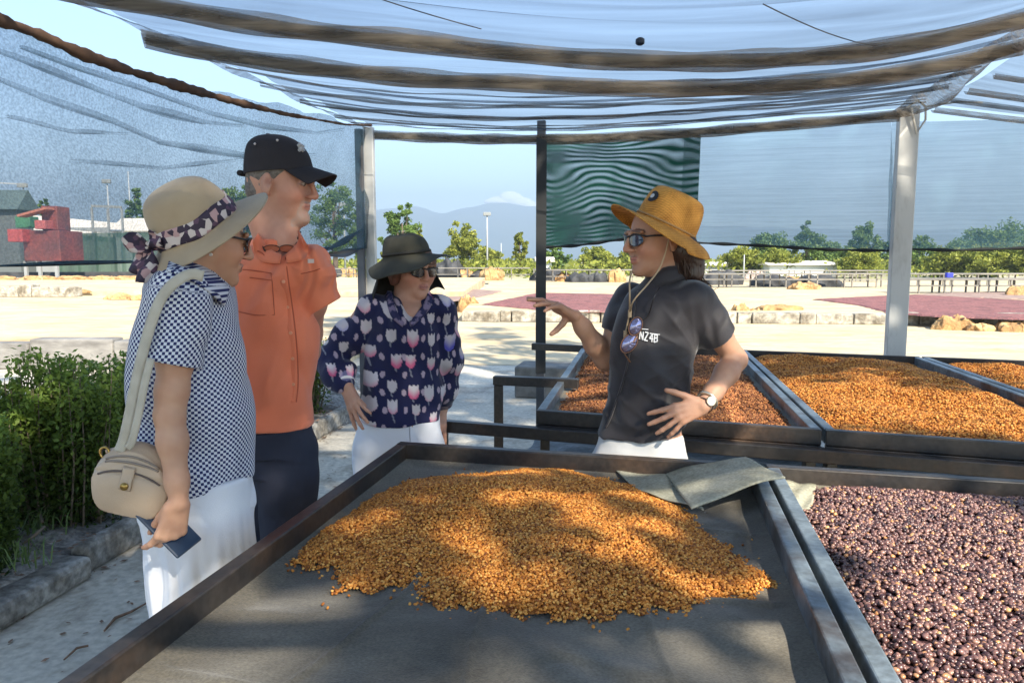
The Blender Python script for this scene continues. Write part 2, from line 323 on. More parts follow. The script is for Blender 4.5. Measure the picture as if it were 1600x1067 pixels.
# ================================================================ drying tables
M_steel = mat('black_painted_steel', (.022, .021, .022), (.045, .036, .03), rough=.42, scale=7, detail=8, bump=.05, bscale=40, spec=.5, c3=(.075, .046, .030), s3=2.2)
M_blue = mat('bluegrey_tray_edge', (.17, .21, .24), (.26, .31, .34), rough=.4, scale=9, spec=.6, metal=.3, c3=(.09, .08, .075), s3=3)
M_cloth = mat('dark_shade_cloth', (.13, .110, .078), (.20, .176, .130), rough=.95, scale=3, detail=8, bump=.25, bscale=300, stretch=(1, 1, 1), sheen=.2)
M_scrap = mat('worn_net_mat', (.34, .325, .24), (.50, .48, .37), rough=.9, scale=9, detail=10, bump=.25, bscale=200)
M_tarp = mat('grey_tarp', (.14, .16, .175), (.24, .265, .28), rough=.8, scale=2.5, detail=9, bump=.4, bscale=9, stretch=(1, 3, 1))
crease(M_cloth, .55, 4.5, .03, (1, 1, 1)); grime(M_cloth, .85, 1.7, (.48, .45, .42), (.46, .62), 170, .30); grime(M_steel, .5, 3, (1.8, 1.5, 1.3), (.55, .68), 60, .3); grime(M_scrap, .8, 3, (.62, .62, .56), (.45, .6), 120, .25); grime(M_blue, .7, 4, (.5, .45, .4), (.5, .62), 60, .25); grime(M_tarp, .8, 3, (.5, .5, .5), (.45, .6), 30, .3)
ZR = .85   # rail tops
A0 = on_z(625, 689, ZR)                        # far left corner of the front pair
uu = Vector((math.cos(R(-13.6)), math.sin(R(-13.6)), 0)); vv = Vector((-.195, -.981, 0)).normalized()
WL = (on_z(1195, 763, ZR)-A0).dot(uu)+.01      # width of the left bed
RAIL_H, RAIL_W = .060, .036
def tray(root, c0, width, length, u, v, near=True, depth=.06, edge_mat=None, edge2=None):
    """four rails butted end to end round a cloth bed"""
    z = ZR-RAIL_H/2; em = edge_mat or M_steel
    def P(a, b): q = c0+u*a+v*b; return (q.x, q.y, z)
    hw = RAIL_W/2
    MB().beam(P(0, hw), P(width, hw), RAIL_W, RAIL_H).build('end_rail', M_steel, root, bevel=.004)
    MB().beam(P(0, length-hw), P(width, length-hw), RAIL_W, RAIL_H).build('end_rail', M_steel, root, bevel=.004)
    MB().beam(P(hw, RAIL_W+.001), P(hw, length-RAIL_W-.001), RAIL_W, RAIL_H-.002).build('side_rail', em, root, bevel=.004)
    MB().beam(P(width-hw, RAIL_W+.001), P(width-hw, length-RAIL_W-.001), RAIL_W, RAIL_H-.002).build('side_rail', edge2 or em, root, bevel=.004)
def bed_cloth(root, c0, width, length, u, v, zb, seed, m=M_cloth, n=70, amp=.004):
    rr = np.random.default_rng(seed); ph = rr.uniform(0, 6, 8)
    def f(a, b):
        x = a*width; y = b*length
        e = min(1, min(a, 1-a)*width/.06, min(b, 1-b)*length/.06)
        z = zb-.012*e+amp*e*(math.sin(x*9+ph[0]+2*math.sin(y*3))+.7*math.sin(y*23+ph[1]+1.5*math.sin(x*4))+.5*math.sin(x*31+y*11+ph[2])*math.sin(y*5))
        # a few sharp creases
        for k in range(3):
            d = (x-.25*width-k*.27*width-.08*math.sin(y*3+ph[3+k])); z += .008*e*math.exp(-(d/.006)**2)
        for k in range(4):
            d = (y-.2*length-k*.21*length-.04*math.sin(x*4+ph[k])); z += .007*e*math.exp(-(d/.008)**2)
        q = c0+u*(.03+a*(width-.06))+v*(.03+b*(length-.06)); return (q.x, q.y, z)
    return MB().grid(f, n*2, n*2).build('bed_cloth', m, root, smooth=True)
def stand(root, c0, width, length, u, v, legs=True):
    zb = ZR-RAIL_H-.022
    for b in (.02, length-.02):
        a = c0+u*.0+v*b; e = c0+u*width+v*b
        MB().beam((a.x, a.y, zb), (e.x, e.y, zb), .04, .04).build('cross_beam', M_steel, root, bevel=.003)
    for a_, b_ in ((.03, .06), (width-.03, .06), (.03, length-.06), (width-.03, length-.06)):
        p = c0+u*a_+v*b_
        MB().beam((p.x, p.y, 0), (p.x, p.y, zb-.021), .04, .04).build('leg', M_steel, root, bevel=.003)
# front left table
LF = 2.15
t1 = empty('drying_table', (A0.x, A0.y, 0), 0, 'front drying table with black rails holding a heap of orange coffee on dark cloth', 'table', 'coffee drying tables')
tray(t1, A0, WL, LF, uu, vv, edge2=M_blue); bed_cloth(t1, A0, WL, LF, uu, vv, ZR-.050, 1, n=90); stand(t1, A0, WL, LF, uu, vv)
B0 = A0+uu*(WL+.016)
t2 = empty('drying_table', (B0.x, B0.y, 0), 0, 'front right drying table spread with dark purple coffee cherries', 'table', 'coffee drying tables')
WR2 = 1.35
tray(t2, B0, WR2, LF, uu, vv, edge_mat=M_blue); bed_cloth(t2, B0, WR2, LF, uu, vv, ZR-.046, 2, n=60); stand(t2, B0, WR2, LF, uu, vv)
# back row: three beds side by side
C0 = on_z(838, 641, ZR); C1 = on_z(1290, 672, ZR); bu = (C1-C0).normalized()
Cf = on_z(913, 537, ZR); bv = (Cf-C0).normalized(); LB = (Cf-C0).length; WB = (C1-C0).length-.01
labs = ['back drying table at the left end of its row, brown beans behind the guide',
        'middle back drying table piled with orange beans in front of the pale metal post',
        'back drying table at the far right edge of the picture with orange beans']
backs = []
for i in range(3):
    c = C0+bu*i*(WB+.015)
    t = empty('drying_table', (c.x, c.y, 0), 0, labs[i], 'table', 'coffee drying tables')
    tray(t, c, WB, LB, bu, bv, edge_mat=M_blue); bed_cloth(t, c, WB, LB, bu, bv, ZR-.048, 10+i, n=40); stand(t, c, WB, LB, bu, bv)
    backs.append((t, c))
# long support beam in front of the back row and its rail frame at the left
fr = empty('rail_frame', (C0.x-.5, C0.y, 0), 0, 'black steel rail frame the woman in the olive hat leans on', 'frame')
e0 = on_y(697, 657, C0.y+.16); e1 = C0+bu*3.2-bv*.045; zr = .80
q0 = C0-bu*(C0.x-e0.x)/bu.x-bv*.045
MB().beam((q0.x, q0.y, zr-.036), (e1.x, e1.y, zr-.036), .045, .05).build('long_beam', M_steel, fr, bevel=.004)
MB().beam((q0.x, q0.y, 0), (q0.x, q0.y, zr-.062), .045, .045).build('post', M_steel, fr, bevel=.004)
g0 = on_z(779, 588, .86); g1 = on_z(868, 592, .86)
MB().beam((g0.x, g0.y, 0), (g0.x, g0.y, .815), .05, .05).build('post', M_steel, fr, bevel=.004)
MB().beam((g0.x-.025, g0.y, .84), (g1.x+.12, g1.y-.02, .84), .05, .048).build('top_bar', M_steel, fr, bevel=.004)
MB().beam((g0.x, g0.y-.03, .30), (q0.x+.75, q0.y, .30), .035, .035).build('brace', M_steel, fr, bevel=.003)
for k in range(2):
    p = C0+bu*(1.72+k*1.25)-bv*.05
    MB().beam((p.x, p.y, 0), (p.x, p.y, zr-.062), .05, .05).build('post', M_steel, fr, bevel=.004)
h0 = on_z(832, 537, .86); h1 = on_z(912, 541, .86)
MB().beam((h0.x, h0.y, .84), (h1.x+.05, h1.y, .84), .05, .05).build('top_bar', M_steel, fr, bevel=.004)
pA = C0+bu*1.45+bv*.35; pB = C0+bu*1.75-bv*.12
MB().beam((pA.x, pA.y, .30), (pB.x, pB.y, .26), .05, .02).build('loose_slat', mat('pale_slat', (.30, .27, .22), (.2, .18, .15), rough=.8), fr)
# low slung tarp shelf under the back row
sh = C0-bu*.3+bv*.05
def tarp(a, b):
    q = sh+bu*(a*4.2)+bv*(b*2.3-.35)
    return (q.x, q.y, .28+.03*math.sin(a*21+b*5)+.018*math.sin(a*47+b*13)+.02*math.sin(b*25)-.02*math.sin(b*3.14))
o = MB().grid(tarp, 120, 50).build('tarp', M_tarp, smooth=True); tag(o, 'blue-grey tarp slung low beneath the back row of drying tables', 'tarp')
# worn net mat folded over the divider
def scrapf(a, b):
    P = [on_z(1040, 742, .800), on_z(1165, 718, .872), on_z(1227, 748, .880), on_z(1080, 799, .815)]
    top = P[0].lerp(P[1], a); bot = P[3].lerp(P[2], a); q = top.lerp(bot, b)
    z = q.z+.003*math.sin(a*8+b*2)+.002*math.sin(b*9)+.010*math.sin(math.pi*a)
    wob = 0
    return (q.x, q.y+wob, z+.004)
o = MB().grid(scrapf, 40, 24).build('net_mat', M_scrap, smooth=True, solid=.004); tag(o, 'stiff grey-olive piece of net mat laid over the corner between the two front tables', 'mat')
# second sheet lying flat behind the heap
def scrap2(a, b):
    P = [on_z(955, 733, .797), on_z(1062, 741, .797), on_z(1100, 800, .797), on_z(1000, 770, .797)]
    q = P[0].lerp(P[1], a).lerp(P[3].lerp(P[2], a), b); return (q.x, q.y, .8025+.003*math.sin(a*9+b*7))
o = MB().grid(scrap2, 20, 12).build('net_mat', M_scrap, smooth=True, solid=.003); tag(o, 'flat pale piece of net lying on the cloth behind the heap', 'mat')
def scrap3(a, b):
    P = [on_z(1222, 752, .805), on_z(1275, 760, .805), on_z(1268, 800, .805), on_z(1236, 795, .805)]
    q = P[0].lerp(P[1], a).lerp(P[3].lerp(P[2], a), b); return (q.x, q.y, .809+.003*math.sin(a*9+b*7))
o = MB().grid(scrap3, 14, 14).build('net_mat', M_scrap, smooth=True, solid=.003); tag(o, 'small bare pale piece of net at the corner of the cherry bed', 'mat')

# ---------------------------------------------------------------- coffee (grain by grain, instanced inside one object each)
def grain_mat(name, cols, rough=.5, spec=.4):
    m, nt, b = new_mat(name); at = N(nt, 'ShaderNodeAttribute', attribute_name='v', attribute_type='INSTANCER'); r = N(nt, 'ShaderNodeValToRGB')
    el = r.color_ramp.elements
    while len(el) < len(cols): el.new(.5)
    for i, (p, c) in enumerate(cols): el[i].position = p; el[i].color = (*c, 1)
    nt.links.new(at.outputs['Fac'], r.inputs[0]); nt.links.new(r.outputs[0], b.inputs['Base Color'])
    b.inputs['Roughness'].default_value = rough; b.inputs['Specular IOR Level'].default_value = spec; return m
def grains(name, P, size, m, label, seed, flat=(1, .80, .66), sub=2):
    r = np.random.default_rng(seed); n = len(P)
    me = bpy.data.meshes.new(name); me.vertices.add(n); me.vertices.foreach_set('co', P.astype(np.float32).ravel())
    a = me.attributes.new('v', 'FLOAT', 'POINT'); a.data.foreach_set('value', r.random(n).astype(np.float32))
    rot = np.stack([r.normal(0, .5, n), r.normal(0, .5, n), r.uniform(0, 6.28, n)], 1).astype(np.float32)
    a = me.attributes.new('rot', 'FLOAT_VECTOR', 'POINT'); a.data.foreach_set('vector', rot.ravel())
    a = me.attributes.new('siz', 'FLOAT', 'POINT'); a.data.foreach_set('value', r.normal(size, size*.12, n).clip(size*.6, size*1.4).astype(np.float32))
    o = link(name, me); tag(o, kind='stuff')
    ng = bpy.data.node_groups.new(name+'_nodes', 'GeometryNodeTree')
    ng.interface.new_socket('Geometry', in_out='INPUT', socket_type='NodeSocketGeometry'); ng.interface.new_socket('Geometry', in_out='OUTPUT', socket_type='NodeSocketGeometry')
    gi = ng.nodes.new('NodeGroupInput'); go = ng.nodes.new('NodeGroupOutput')
    ico = ng.nodes.new('GeometryNodeMeshIcoSphere'); ico.inputs['Radius'].default_value = .5; ico.inputs['Subdivisions'].default_value = sub
    tf = ng.nodes.new('GeometryNodeTransform'); tf.inputs['Scale'].default_value = flat
    ss = ng.nodes.new('GeometryNodeSetShadeSmooth'); sm = ng.nodes.new('GeometryNodeSetMaterial'); sm.inputs['Material'].default_value = m
    ip = ng.nodes.new('GeometryNodeInstanceOnPoints'); mtp = ng.nodes.new('GeometryNodeMeshToPoints')
    ar = ng.nodes.new('GeometryNodeInputNamedAttribute'); ar.data_type = 'FLOAT_VECTOR'; ar.inputs['Name'].default_value = 'rot'
    az = ng.nodes.new('GeometryNodeInputNamedAttribute'); az.data_type = 'FLOAT'; az.inputs['Name'].default_value = 'siz'
    L = ng.links.new
    L(ico.outputs[0], tf.inputs[0]); L(tf.outputs[0], ss.inputs[0]); L(ss.outputs[0], sm.inputs[0]); L(gi.outputs[0], mtp.inputs[0]); L(mtp.outputs[0], ip.inputs['Points']); L(sm.outputs[0], ip.inputs['Instance'])
    L(ar.outputs['Attribute'], ip.inputs['Rotation']); L(az.outputs['Attribute'], ip.inputs['Scale']); L(ip.outputs[0], go.inputs[0])
    q = o.modifiers.new('grains', 'NODES'); q.node_group = ng
    tag(o, label, 'coffee')
    me.materials.append(m)
    return o
def inpoly(x, y, poly):
    c = np.zeros(len(x), bool); n = len(poly); j = n-1
    for i in range(n):
        xi, yi = poly[i]; xj, yj = poly[j]
        c ^= ((yi > y) != (yj > y)) & (x < (xj-xi)*(y-yi)/(yj-yi+1e-12)+xi); j = i
    return c
def polydist(x, y, poly):
    d = np.full(len(x), 9.); n = len(poly)
    for i in range(n):
        a = np.array(poly[i]); b = np.array(poly[(i+1) % n]); e = b-a; t = (((x-a[0])*e[0]+(y-a[1])*e[1])/(e@e)).clip(0, 1)
        d = np.minimum(d, np.hypot(x-a[0]-t*e[0], y-a[1]-t*e[1]))
    return d
def heap(name, poly, zb, hmax, slope, dens, size, m, mcore, label, seed, wav=.3, clear=None, core_drop=.35, layers=1.0, stray=0):
    r = np.random.default_rng(seed); poly = [tuple(p) for p in poly]
    xs = [p[0] for p in poly]; ys = [p[1] for p in poly]; x0, x1, y0, y1 = min(xs), max(xs), min(ys), max(ys)
    def hf(x, y):
        d = polydist(x, y, poly); ins = inpoly(x, y, poly)
        P = np.stack([x, y, 0*x], 1)
        h = hmax*(1-np.exp(-d*slope/hmax))*(1+wav*vnoise(P, 9, seed)+wav*.6*vnoise(P, 22, seed+1))+.002*vnoise(P, 70, seed+2)
        return np.where(ins, np.maximum(h, .001), -.002)
    nn = int((x1-x0)*(y1-y0)*dens*layers); x = r.uniform(x0, x1, nn); y = r.uniform(y0, y1, nn)
    jx = x+.012*np.sin(y*90)+r.normal(0, .006, nn); jy = y+.012*np.sin(x*80)+r.normal(0, .006, nn)
    k = inpoly(jx, jy, poly); x, y = x[k], y[k]; h = hf(x, y)
    z = zb+np.maximum(h, 0)+r.uniform(-.1, .45, len(x))*size
    P = np.stack([x, y, z], 1)
    if stray:
        i = r.integers(0, len(poly), stray); t = r.random(stray); pa = np.array(poly)
        q = pa[i]*(1-t)[:, None]+pa[(i+1) % len(poly)]*t[:, None]; q = q+r.normal(0, .03, (stray, 2))
        P = np.concatenate([P, np.stack([q[:, 0], q[:, 1], np.full(stray, zb+size*.3)], 1)])
    o = grains(name, P, size, m, label, seed)
    # the body of the heap under its top grains
    nx = 90; ny = 90; gx, gy = np.meshgrid(np.linspace(x0, x1, nx), np.linspace(y0, y1, ny), indexing='ij')
    hh = hf(gx.ravel(), gy.ravel()); V = np.stack([gx.ravel(), gy.ravel(), zb+hh-size*core_drop], 1)
    ok = (hh > size*.4).reshape(nx, ny); F = []
    for i in range(nx-1):
        for j in range(ny-1):
            if ok[i, j] and ok[i+1, j] and ok[i, j+1] and ok[i+1, j+1]: F.append((i*ny+j, (i+1)*ny+j, (i+1)*ny+j+1, i*ny+j+1))
    c = MB().add(V, F).build('heap_core', mcore, None, smooth=True); c.parent = o; c['kind'] = 'stuff'
    return o
M_bean = grain_mat('parchment_coffee', [(0, (.19, .052, .010)), (.35, (.52, .180, .026)), (.75, (.71, .285, .048)), (1, (.86, .46, .12))], .55, .35)
M_beanc = mat('parchment_under', (.30, .10, .02), (.42, .16, .03), rough=.9, scale=60)
M_bean2 = grain_mat('browned_coffee', [(0, (.09, .032, .014)), (.4, (.28, .10, .036)), (.8, (.44, .17, .055)), (1, (.58, .28, .10))], .6, .3)
M_bean2c = mat('browned_under', (.15, .06, .03), (.26, .11, .05), rough=.9, scale=60)
M_cherry = grain_mat('coffee_cherry', [(0, (.035, .016, .020)), (.40, (.115, .052, .048)), (.78, (.24, .125, .105)), (.93, (.36, .20, .14)), (.975, (.56, .26, .09)), (1, (.64, .38, .16))], .33, .75)
M_cherryc = mat('cherry_under', (.03, .012, .016), (.06, .02, .025), rough=.8, scale=60)
ZB = ZR-.050-.012
pl = [(440, 886), (478, 845), (505, 822), (545, 800), (585, 772), (640, 748), (690, 742), (740, 738), (790, 732), (830, 729), (885, 731), (930, 742), (962, 750), (1000, 755), (1030, 772), (1075, 797), (1100, 822), (1128, 845), (1150, 866), (1180, 880), (1205, 895), (1224, 915), (1190, 920), (1150, 932), (1110, 936), (1080, 947), (1020, 948), (965, 953), (940, 962), (880, 964), (800, 955), (750, 950), (700, 942), (655, 938), (652, 926), (668, 914), (620, 912), (560, 919), (532, 918), (533, 898), (520, 884), (480, 880)]
pl = [on_z(a, b, ZB+.008) for a, b in pl]
heap('coffee_heap', [(p.x, p.y) for p in pl], ZB, .047, .36, 40000, .0074, M_bean, M_beanc, 'heap of orange parchment coffee beans on the front left table', 3, wav=.26, stray=220, layers=1.25)
# cherries: whole right bed, its far left corner bare
def bed_poly(c0, w, l, u, v, ins=.037):
    return [c0+u*ins+v*ins, c0+u*(w-ins)+v*ins, c0+u*(w-ins)+v*(l-ins), c0+u*ins+v*(l-ins)]
cp = [on_z(1300, 757, .81), on_z(1262, 765, .81), on_z(1272, 778, .81), on_z(1248, 795, .81)]
q = B0
poly = [(p.x, p.y) for p in cp]
poly += [tuple((B0+uu*a+vv*b)[:2]) for a, b in ((.040, .22), (.040, .7), (.040, LF-.04), (WR2-.04, LF-.04), (WR2-.04, .04), (.5, .045))]
heap('coffee_cherries', poly, ZR-.054, .028, .6, 12500, .0114, M_cherry, M_cherryc, 'layer of dark purple coffee cherries on the front right table', 5, wav=.16, layers=1.5, stray=60)
for i, (t, c) in enumerate(backs):
    pp = bed_poly(c, WB, LB, bu, bv, .04); zb = ZR-.062
    heap('coffee_beans', [(p.x, p.y) for p in pp], zb, (.034, .062, .060)[i], (.35, .5, .5)[i], (13000, 13000, 11000)[i], .0105, (M_bean2, M_bean, M_bean)[i], (M_bean2c, M_beanc, M_beanc)[i],
         ['layer of darker brown beans on the left back table', 'rolling heaps of orange beans on the middle back table', 'orange beans on the back table at the right edge'][i], 20+i, wav=.35, core_drop=.2)
# ================================================================ shade house: posts, nets
M_galv = mat('galvanised_post', (.46, .455, .44), (.60, .59, .57), rough=.55, metal=.35, scale=3, detail=8, bump=.05, c3=(.24, .22, .20), s3=2, stretch=(1, 1, .3))
M_dpost = mat('dark_post', (.045, .048, .055), (.09, .09, .10), rough=.55, scale=4, detail=8)
M_rope = mat('pale_rope', (.55, .52, .46), rough=.9)
PH = 2.58
PL = Vector((-1.20, 6.35, 0)); PR = Vector((2.88, 5.52, 0)); PM = PL.lerp(PR, .352)
def post(p, wdt, label, m, cap=True, twist=0, side=None):
    r = empty('metal_post', p, 0, label, 'post')
    mb = MB(); rz = math.atan2(PR.y-PL.y, PR.x-PL.x)
    # channel section: web and two flanges
    mb.box((p.x, p.y, PH/2), (wdt, wdt*.62, PH), rz).build('shaft', m, r, bevel=.006)
    if side: MB().box((p.x+side[0], p.y-.05, PH*.5+.1), (side[1], .05, PH-.25), rz).build('net_edge_strip', side[2], r)
    MB().box((p.x, p.y, .01), (wdt*1.8, wdt*1.6, .02), rz).build('base_plate', m, r)
    return r
rp = post(PR, .135, 'broad pale metal post behind the middle back table', M_galv)
lp = post(PL, .085, 'grey metal post at the left end of the open gap, beside the side net', M_galv, side=(-.075, .055, M_dpost))
mpst = post(PM, .068, 'thin dark post at the left edge of the green net', M_dpost)
MB().box((PM.x, PM.y-.001, 1.50), (.082, .062, 1.9)).build('net_edge_strip', mat('post_wrap', (.018, .02, .022), rough=.7), mpst)
pb = on_z(848, 622, 0)
o = MB().box((pb.x+.05, pb.y+.2, .17), (.62, .5, .34), R(-12)).build('concrete_block', mat('footing', (.20, .19, .175), (.12, .115, .105), rough=.95, scale=8, bump=.5), bevel=.02); tag(o, 'grey concrete footing block behind the thin dark post', 'block')
# rope tie on top of the pale post
mb = MB().tube([(PR.x-.05, PR.y-.06, PH-.02), (PR.x+.02, PR.y-.08, PH+.03), (PR.x+.09, PR.y-.06, PH-.01), (PR.x+.10, PR.y-.05, PH-.10), (PR.x+.03, PR.y-.07, PH-.20), (PR.x-.02, PR.y-.07, PH-.02)], .008, 6)
mb.tube([(PR.x+.09, PR.y-.06, PH-.01), (PR.x+.3, PR.y-.1, PH+.015), (PR.x+.5, PR.y-.05, PH+.02)], .007, 6)
tag(mb.build('rope', M_rope), 'pale rope tied round the top of the broad metal post', 'rope')

M_canopy = net_mat('canopy_net', (.04, .06, .10), .42, var=.13, scale=1.6, translucency=.2, stretch=(.35, 5, 5))
M_pleat = net_mat('pleat_net', (.13, .11, .09), .66, col2=(.34, .295, .24), var=.16, scale=2.2, translucency=.35, stretch=(.8, 16, 16))
M_pleat2 = net_mat('pleat_net_thin', (.10, .095, .09), .55, var=.12, scale=4, translucency=.4, stretch=(1, 5, 1))
M_side = net_mat('side_net', (.055, .11, .15), .54, col2=(.075, .14, .18), var=.08, scale=2.2, translucency=.55, speckle=.10)
M_green = net_mat('green_net', (.012, .060, .044), .93, col2=(.018, .080, .060), var=.04, scale=2, translucency=.45, moire=(1.3, 70, (1, 1, 1.6), (3.1, 0, 1.3)))
M_backnet = net_mat('back_net', (.10, .20, .25), .50, col2=(.12, .23, .28), var=.05, scale=1.5, translucency=.6, thread=(1.2, 1.2, 60))
# canopy: sheet slung between the two side lines, sagging across
eL = Vector((-.2, -.98, 0)); eR = Vector((-.2, -.98, 0))
def tRof(tL): return tL*.62 if tL < 3 else 1.86+(tL-3)*1.12
def sagof(tL): return .085+.052*min(tL, 3.4)
def cano(s, tL, dz=0):
    a = PL+eL*tL; b = PR+eR*tRof(tL); q = a.lerp(b, s)
    lift = .05*min(tL, 3)*0
    return (q.x, q.y, PH+.01-sagof(tL)*4*s*(1-s)*(1+.15*math.sin(s*5+tL))+lift+dz)
root = empty('shade_canopy', (PL.x, PL.y, 0), 0, 'blue-grey shade net slung overhead in long sagging pleats between the posts', 'shade net')
def cf(a, b):
    tL = b*11; x, y, z = cano(a, tL)
    z += .018*math.sin(tL*8.5+2*math.sin(a*4))+.008*math.sin(tL*23+a*9)
    return (x, y, z)
MB().grid(cf, 70, 260).build('net_sheet', M_canopy, root, smooth=True)
def pleat(tc, wd, m, seed, s0=0, s1=1, layers=3, par=root, drift=0, name='pleat'):
    r = random.Random(seed); ph = [r.uniform(0, 6) for _ in range(8)]
    mb = MB()
    for k in range(layers):
        def f(a, b, k=k):
            s = s0+(s1-s0)*a; ww = wd*(.35+.65*min(1, a*7))*(1+.14*math.sin(s*7+ph[0])+.08*math.sin(s*19+ph[1]+k))*(1-.25*k/max(1, layers))
            tt = tc+drift*s+.05*math.sin(s*4+ph[2])+.012*math.sin(s*23+ph[3])+(b-.5)*ww*(1+.06*math.sin(s*61+ph[6]+k*2)+.05*math.sin(s*127+ph[7]))+.01*math.sin(s*31+ph[4]+k)
            x, y, z = cano(s, tt); tt_ = s*57+k*1.7+ph[5]; z += -.03-.014*k-.05*math.sin(math.pi*b)*min(1, wd/.08)+.003*math.sin(s*43+k*2+ph[5])+.003*math.sin(b*9+tt_)*b
            return (x, y, z)
        mb.grid(f, 150, 7)
    return mb.build(name, m, par, smooth=True)
pleat(.02, .085, M_pleat, 1, layers=3, name='hem')
for i, (tc, wd, dr, s0, s1, ly) in enumerate([(.38, .012, .10, 0, .8, 1), (.70, .014, -.1, 0, 1, 2), (1.05, .012, .25, .0, 1, 1), (1.25, .022, -.05, 0, 1, 2), (1.75, .024, .1, 0, 1, 2), (2.12, .014, -.1, 0, 1, 1)]):
    pleat(tc, wd, M_pleat2, 10+i, s0, s1, ly, drift=dr)
pleat(2.72, .115, M_pleat, 31, layers=3, drift=.12); pleat(3.50, .072, M_pleat, 32, layers=3, drift=.05)
pleat(4.25, .09, M_pleat2, 33, 0, .85, 1)
for i, tc in enumerate([4.7, 5.3, 6.1, 6.6, 7.4, 8.1, 9.0]): pleat(tc, .08+.05*(i % 3), M_pleat, 40+i, layers=3, drift=(i % 2)*.3)
# side hem along the right line
def rh(a, b):
    t = a*6; q = PR+eR*t; wob = .03*math.sin(t*3)+.012*math.sin(t*11)
    return (q.x+(b-.5)*.16*(1+.3*math.sin(t*2.2))+wob-.04, q.y, PH-.03+.02*math.sin(t*4+b*3)+.07*math.sin(math.pi*b)*-1)
MB().grid(rh, 90, 8).build('side_hem', M_pleat, root, smooth=True)
def lh(a, b):
    t = a*7; q = PL+eL*t
    return (q.x+(b-.5)*.05+.015*math.sin(t*5), q.y, PH-.02+.012*math.sin(t*9+b*3))
MB().grid(lh, 90, 4).build('side_hem', M_pleat2, root, smooth=True)
# straps wandering over the canopy
for k, (s0_, t0_, s1_, t1_) in enumerate([(.66, 4.0, .80, 3.3), (.86, 2.4, .99, 1.9), (.30, 4.2, .42, 3.6)]):
    MB().tube([cano(s0_+(s1_-s0_)*i/8, t0_+(t1_-t0_)*i/8, -.01-.012*math.sin(i*.4)) for i in range(9)], .0022, 5).build('cord', M_dpost, root)
pq = on_z(1000, 71, 2.33); MB().tube([pq, pq+Vector((0, 0, .006)), pq+Vector((0, 0, .022)), pq+Vector((0, 0, .028))], [.010, .018, .018, .010], 14).build('plug', mat('black_plug', (.012, .012, .014), rough=.5), root)
# neighbouring canopy at the upper right
r2 = empty('shade_canopy', (PR.x, PR.y, 0), 0, 'corner of the neighbouring shade net beyond the broad post at upper right', 'shade net')
def c2(s, t, dz=0):
    a = PR+Vector((.12, -.1, 0))+eR*t; b = PR+Vector((5.0, -1.2, 0))+eR*t; q = a.lerp(b, s); return (q.x, q.y, PH-.0-.28*math.sin(math.pi*min(1, s*1.0))*(1+.2*t)+dz)
MB().grid(lambda a, b: c2(a, b*5, .01*math.sin(b*30)), 40, 60).build('net_sheet', M_canopy, r2, smooth=True)
for k, (tc, wd) in enumerate([(.0, .10), (.34, .04), (.6, .09), (1.0, .05), (1.5, .12)]):
    MB().grid(lambda a, b, tc=tc, wd=wd: c2(a, tc+(b-.5)*wd*(1+.3*math.sin(a*9+tc*5)), -.03-.03*math.sin(math.pi*b)), 50, 6).build('pleat', M_pleat if wd > .045 else M_pleat2, r2, smooth=True)

# ---- left side net (hangs on the vertical plane from the left post towards the lower left)
Wa, Wb = (PL.x-.02, PL.y+.02), (-2.02, 2.9)
def wl(px, py): return on_line(px, py, Wa, Wb)
topc = [(0, 32), (63, 55), (126, 84), (211, 114), (274, 133), (358, 157), (443, 178), (540, 195), (580, 196)]
botc = [(0, 416), (120, 412), (230, 410), (330, 405), (420, 398), (480, 396), (540, 392), (578, 388)]
def curve(pts, n):
    P = [wl(a, b) for a, b in pts]; d = [0]
    for i in range(1, len(P)): d.append(d[-1]+(P[i]-P[i-1]).length)
    t = np.linspace(0, d[-1], n); A = np.array([list(p) for p in P])
    return np.stack([np.interp(t, d, A[:, k]) for k in range(3)], 1)
T = curve(topc, 120); Bm = curve(botc, 120)
# extend out of the frame towards the camera side
ext = np.linspace(1, 0, 30, endpoint=False)[:, None]
dirw = (Vector((Wb[0], Wb[1], 0))-Vector((Wa[0], Wa[1], 0))).normalized()
T = np.concatenate([T[0]+np.array([dirw.x, dirw.y, .22])*1.6*ext, T]); Bm = np.concatenate([Bm[0]+np.array([dirw.x, dirw.y, 0])*1.6*ext, Bm]); nW = len(T)
wn = np.array([-dirw.y, dirw.x, 0])
sn_root = empty('side_net', (T[-1][0], T[-1][1], 0), 0, 'translucent blue-green side net hanging at the left with a rolled brown top edge', 'shade net')
def wf(a, b):
    i = a*(nW-1); k = min(int(i), nW-2); f = i-k; t = T[k]*(1-f)+T[k+1]*f; m = Bm[k]*(1-f)+Bm[k+1]*f
    p = t*(1-b)+m*b; L_ = i/nW
    p = p+wn*(.03*math.sin(b*7+L_*9)+.012*math.sin(b*21+L_*14))*math.sin(math.pi*min(1, b*1.0)); return tuple(p)
MB().grid(wf, nW, 40).build('net_sheet', M_side, sn_root, smooth=True)
M_roll = net_mat('rolled_edge', (.085, .05, .035), .93, col2=(.16, .10, .07), var=.06, scale=9, translucency=.1)
mb = MB(); mb.tube([tuple(T[i]+wn*.0) for i in range(nW)], [(.024+.004*math.sin(i*.31)+.003*math.sin(i*.9)+.003*math.sin(i*2.3))*(1 if i < 70 else max(.35, 1-(i-70)/75)) for i in range(nW)], 10)
mb.build('rolled_edge', M_roll, sn_root, smooth=True)
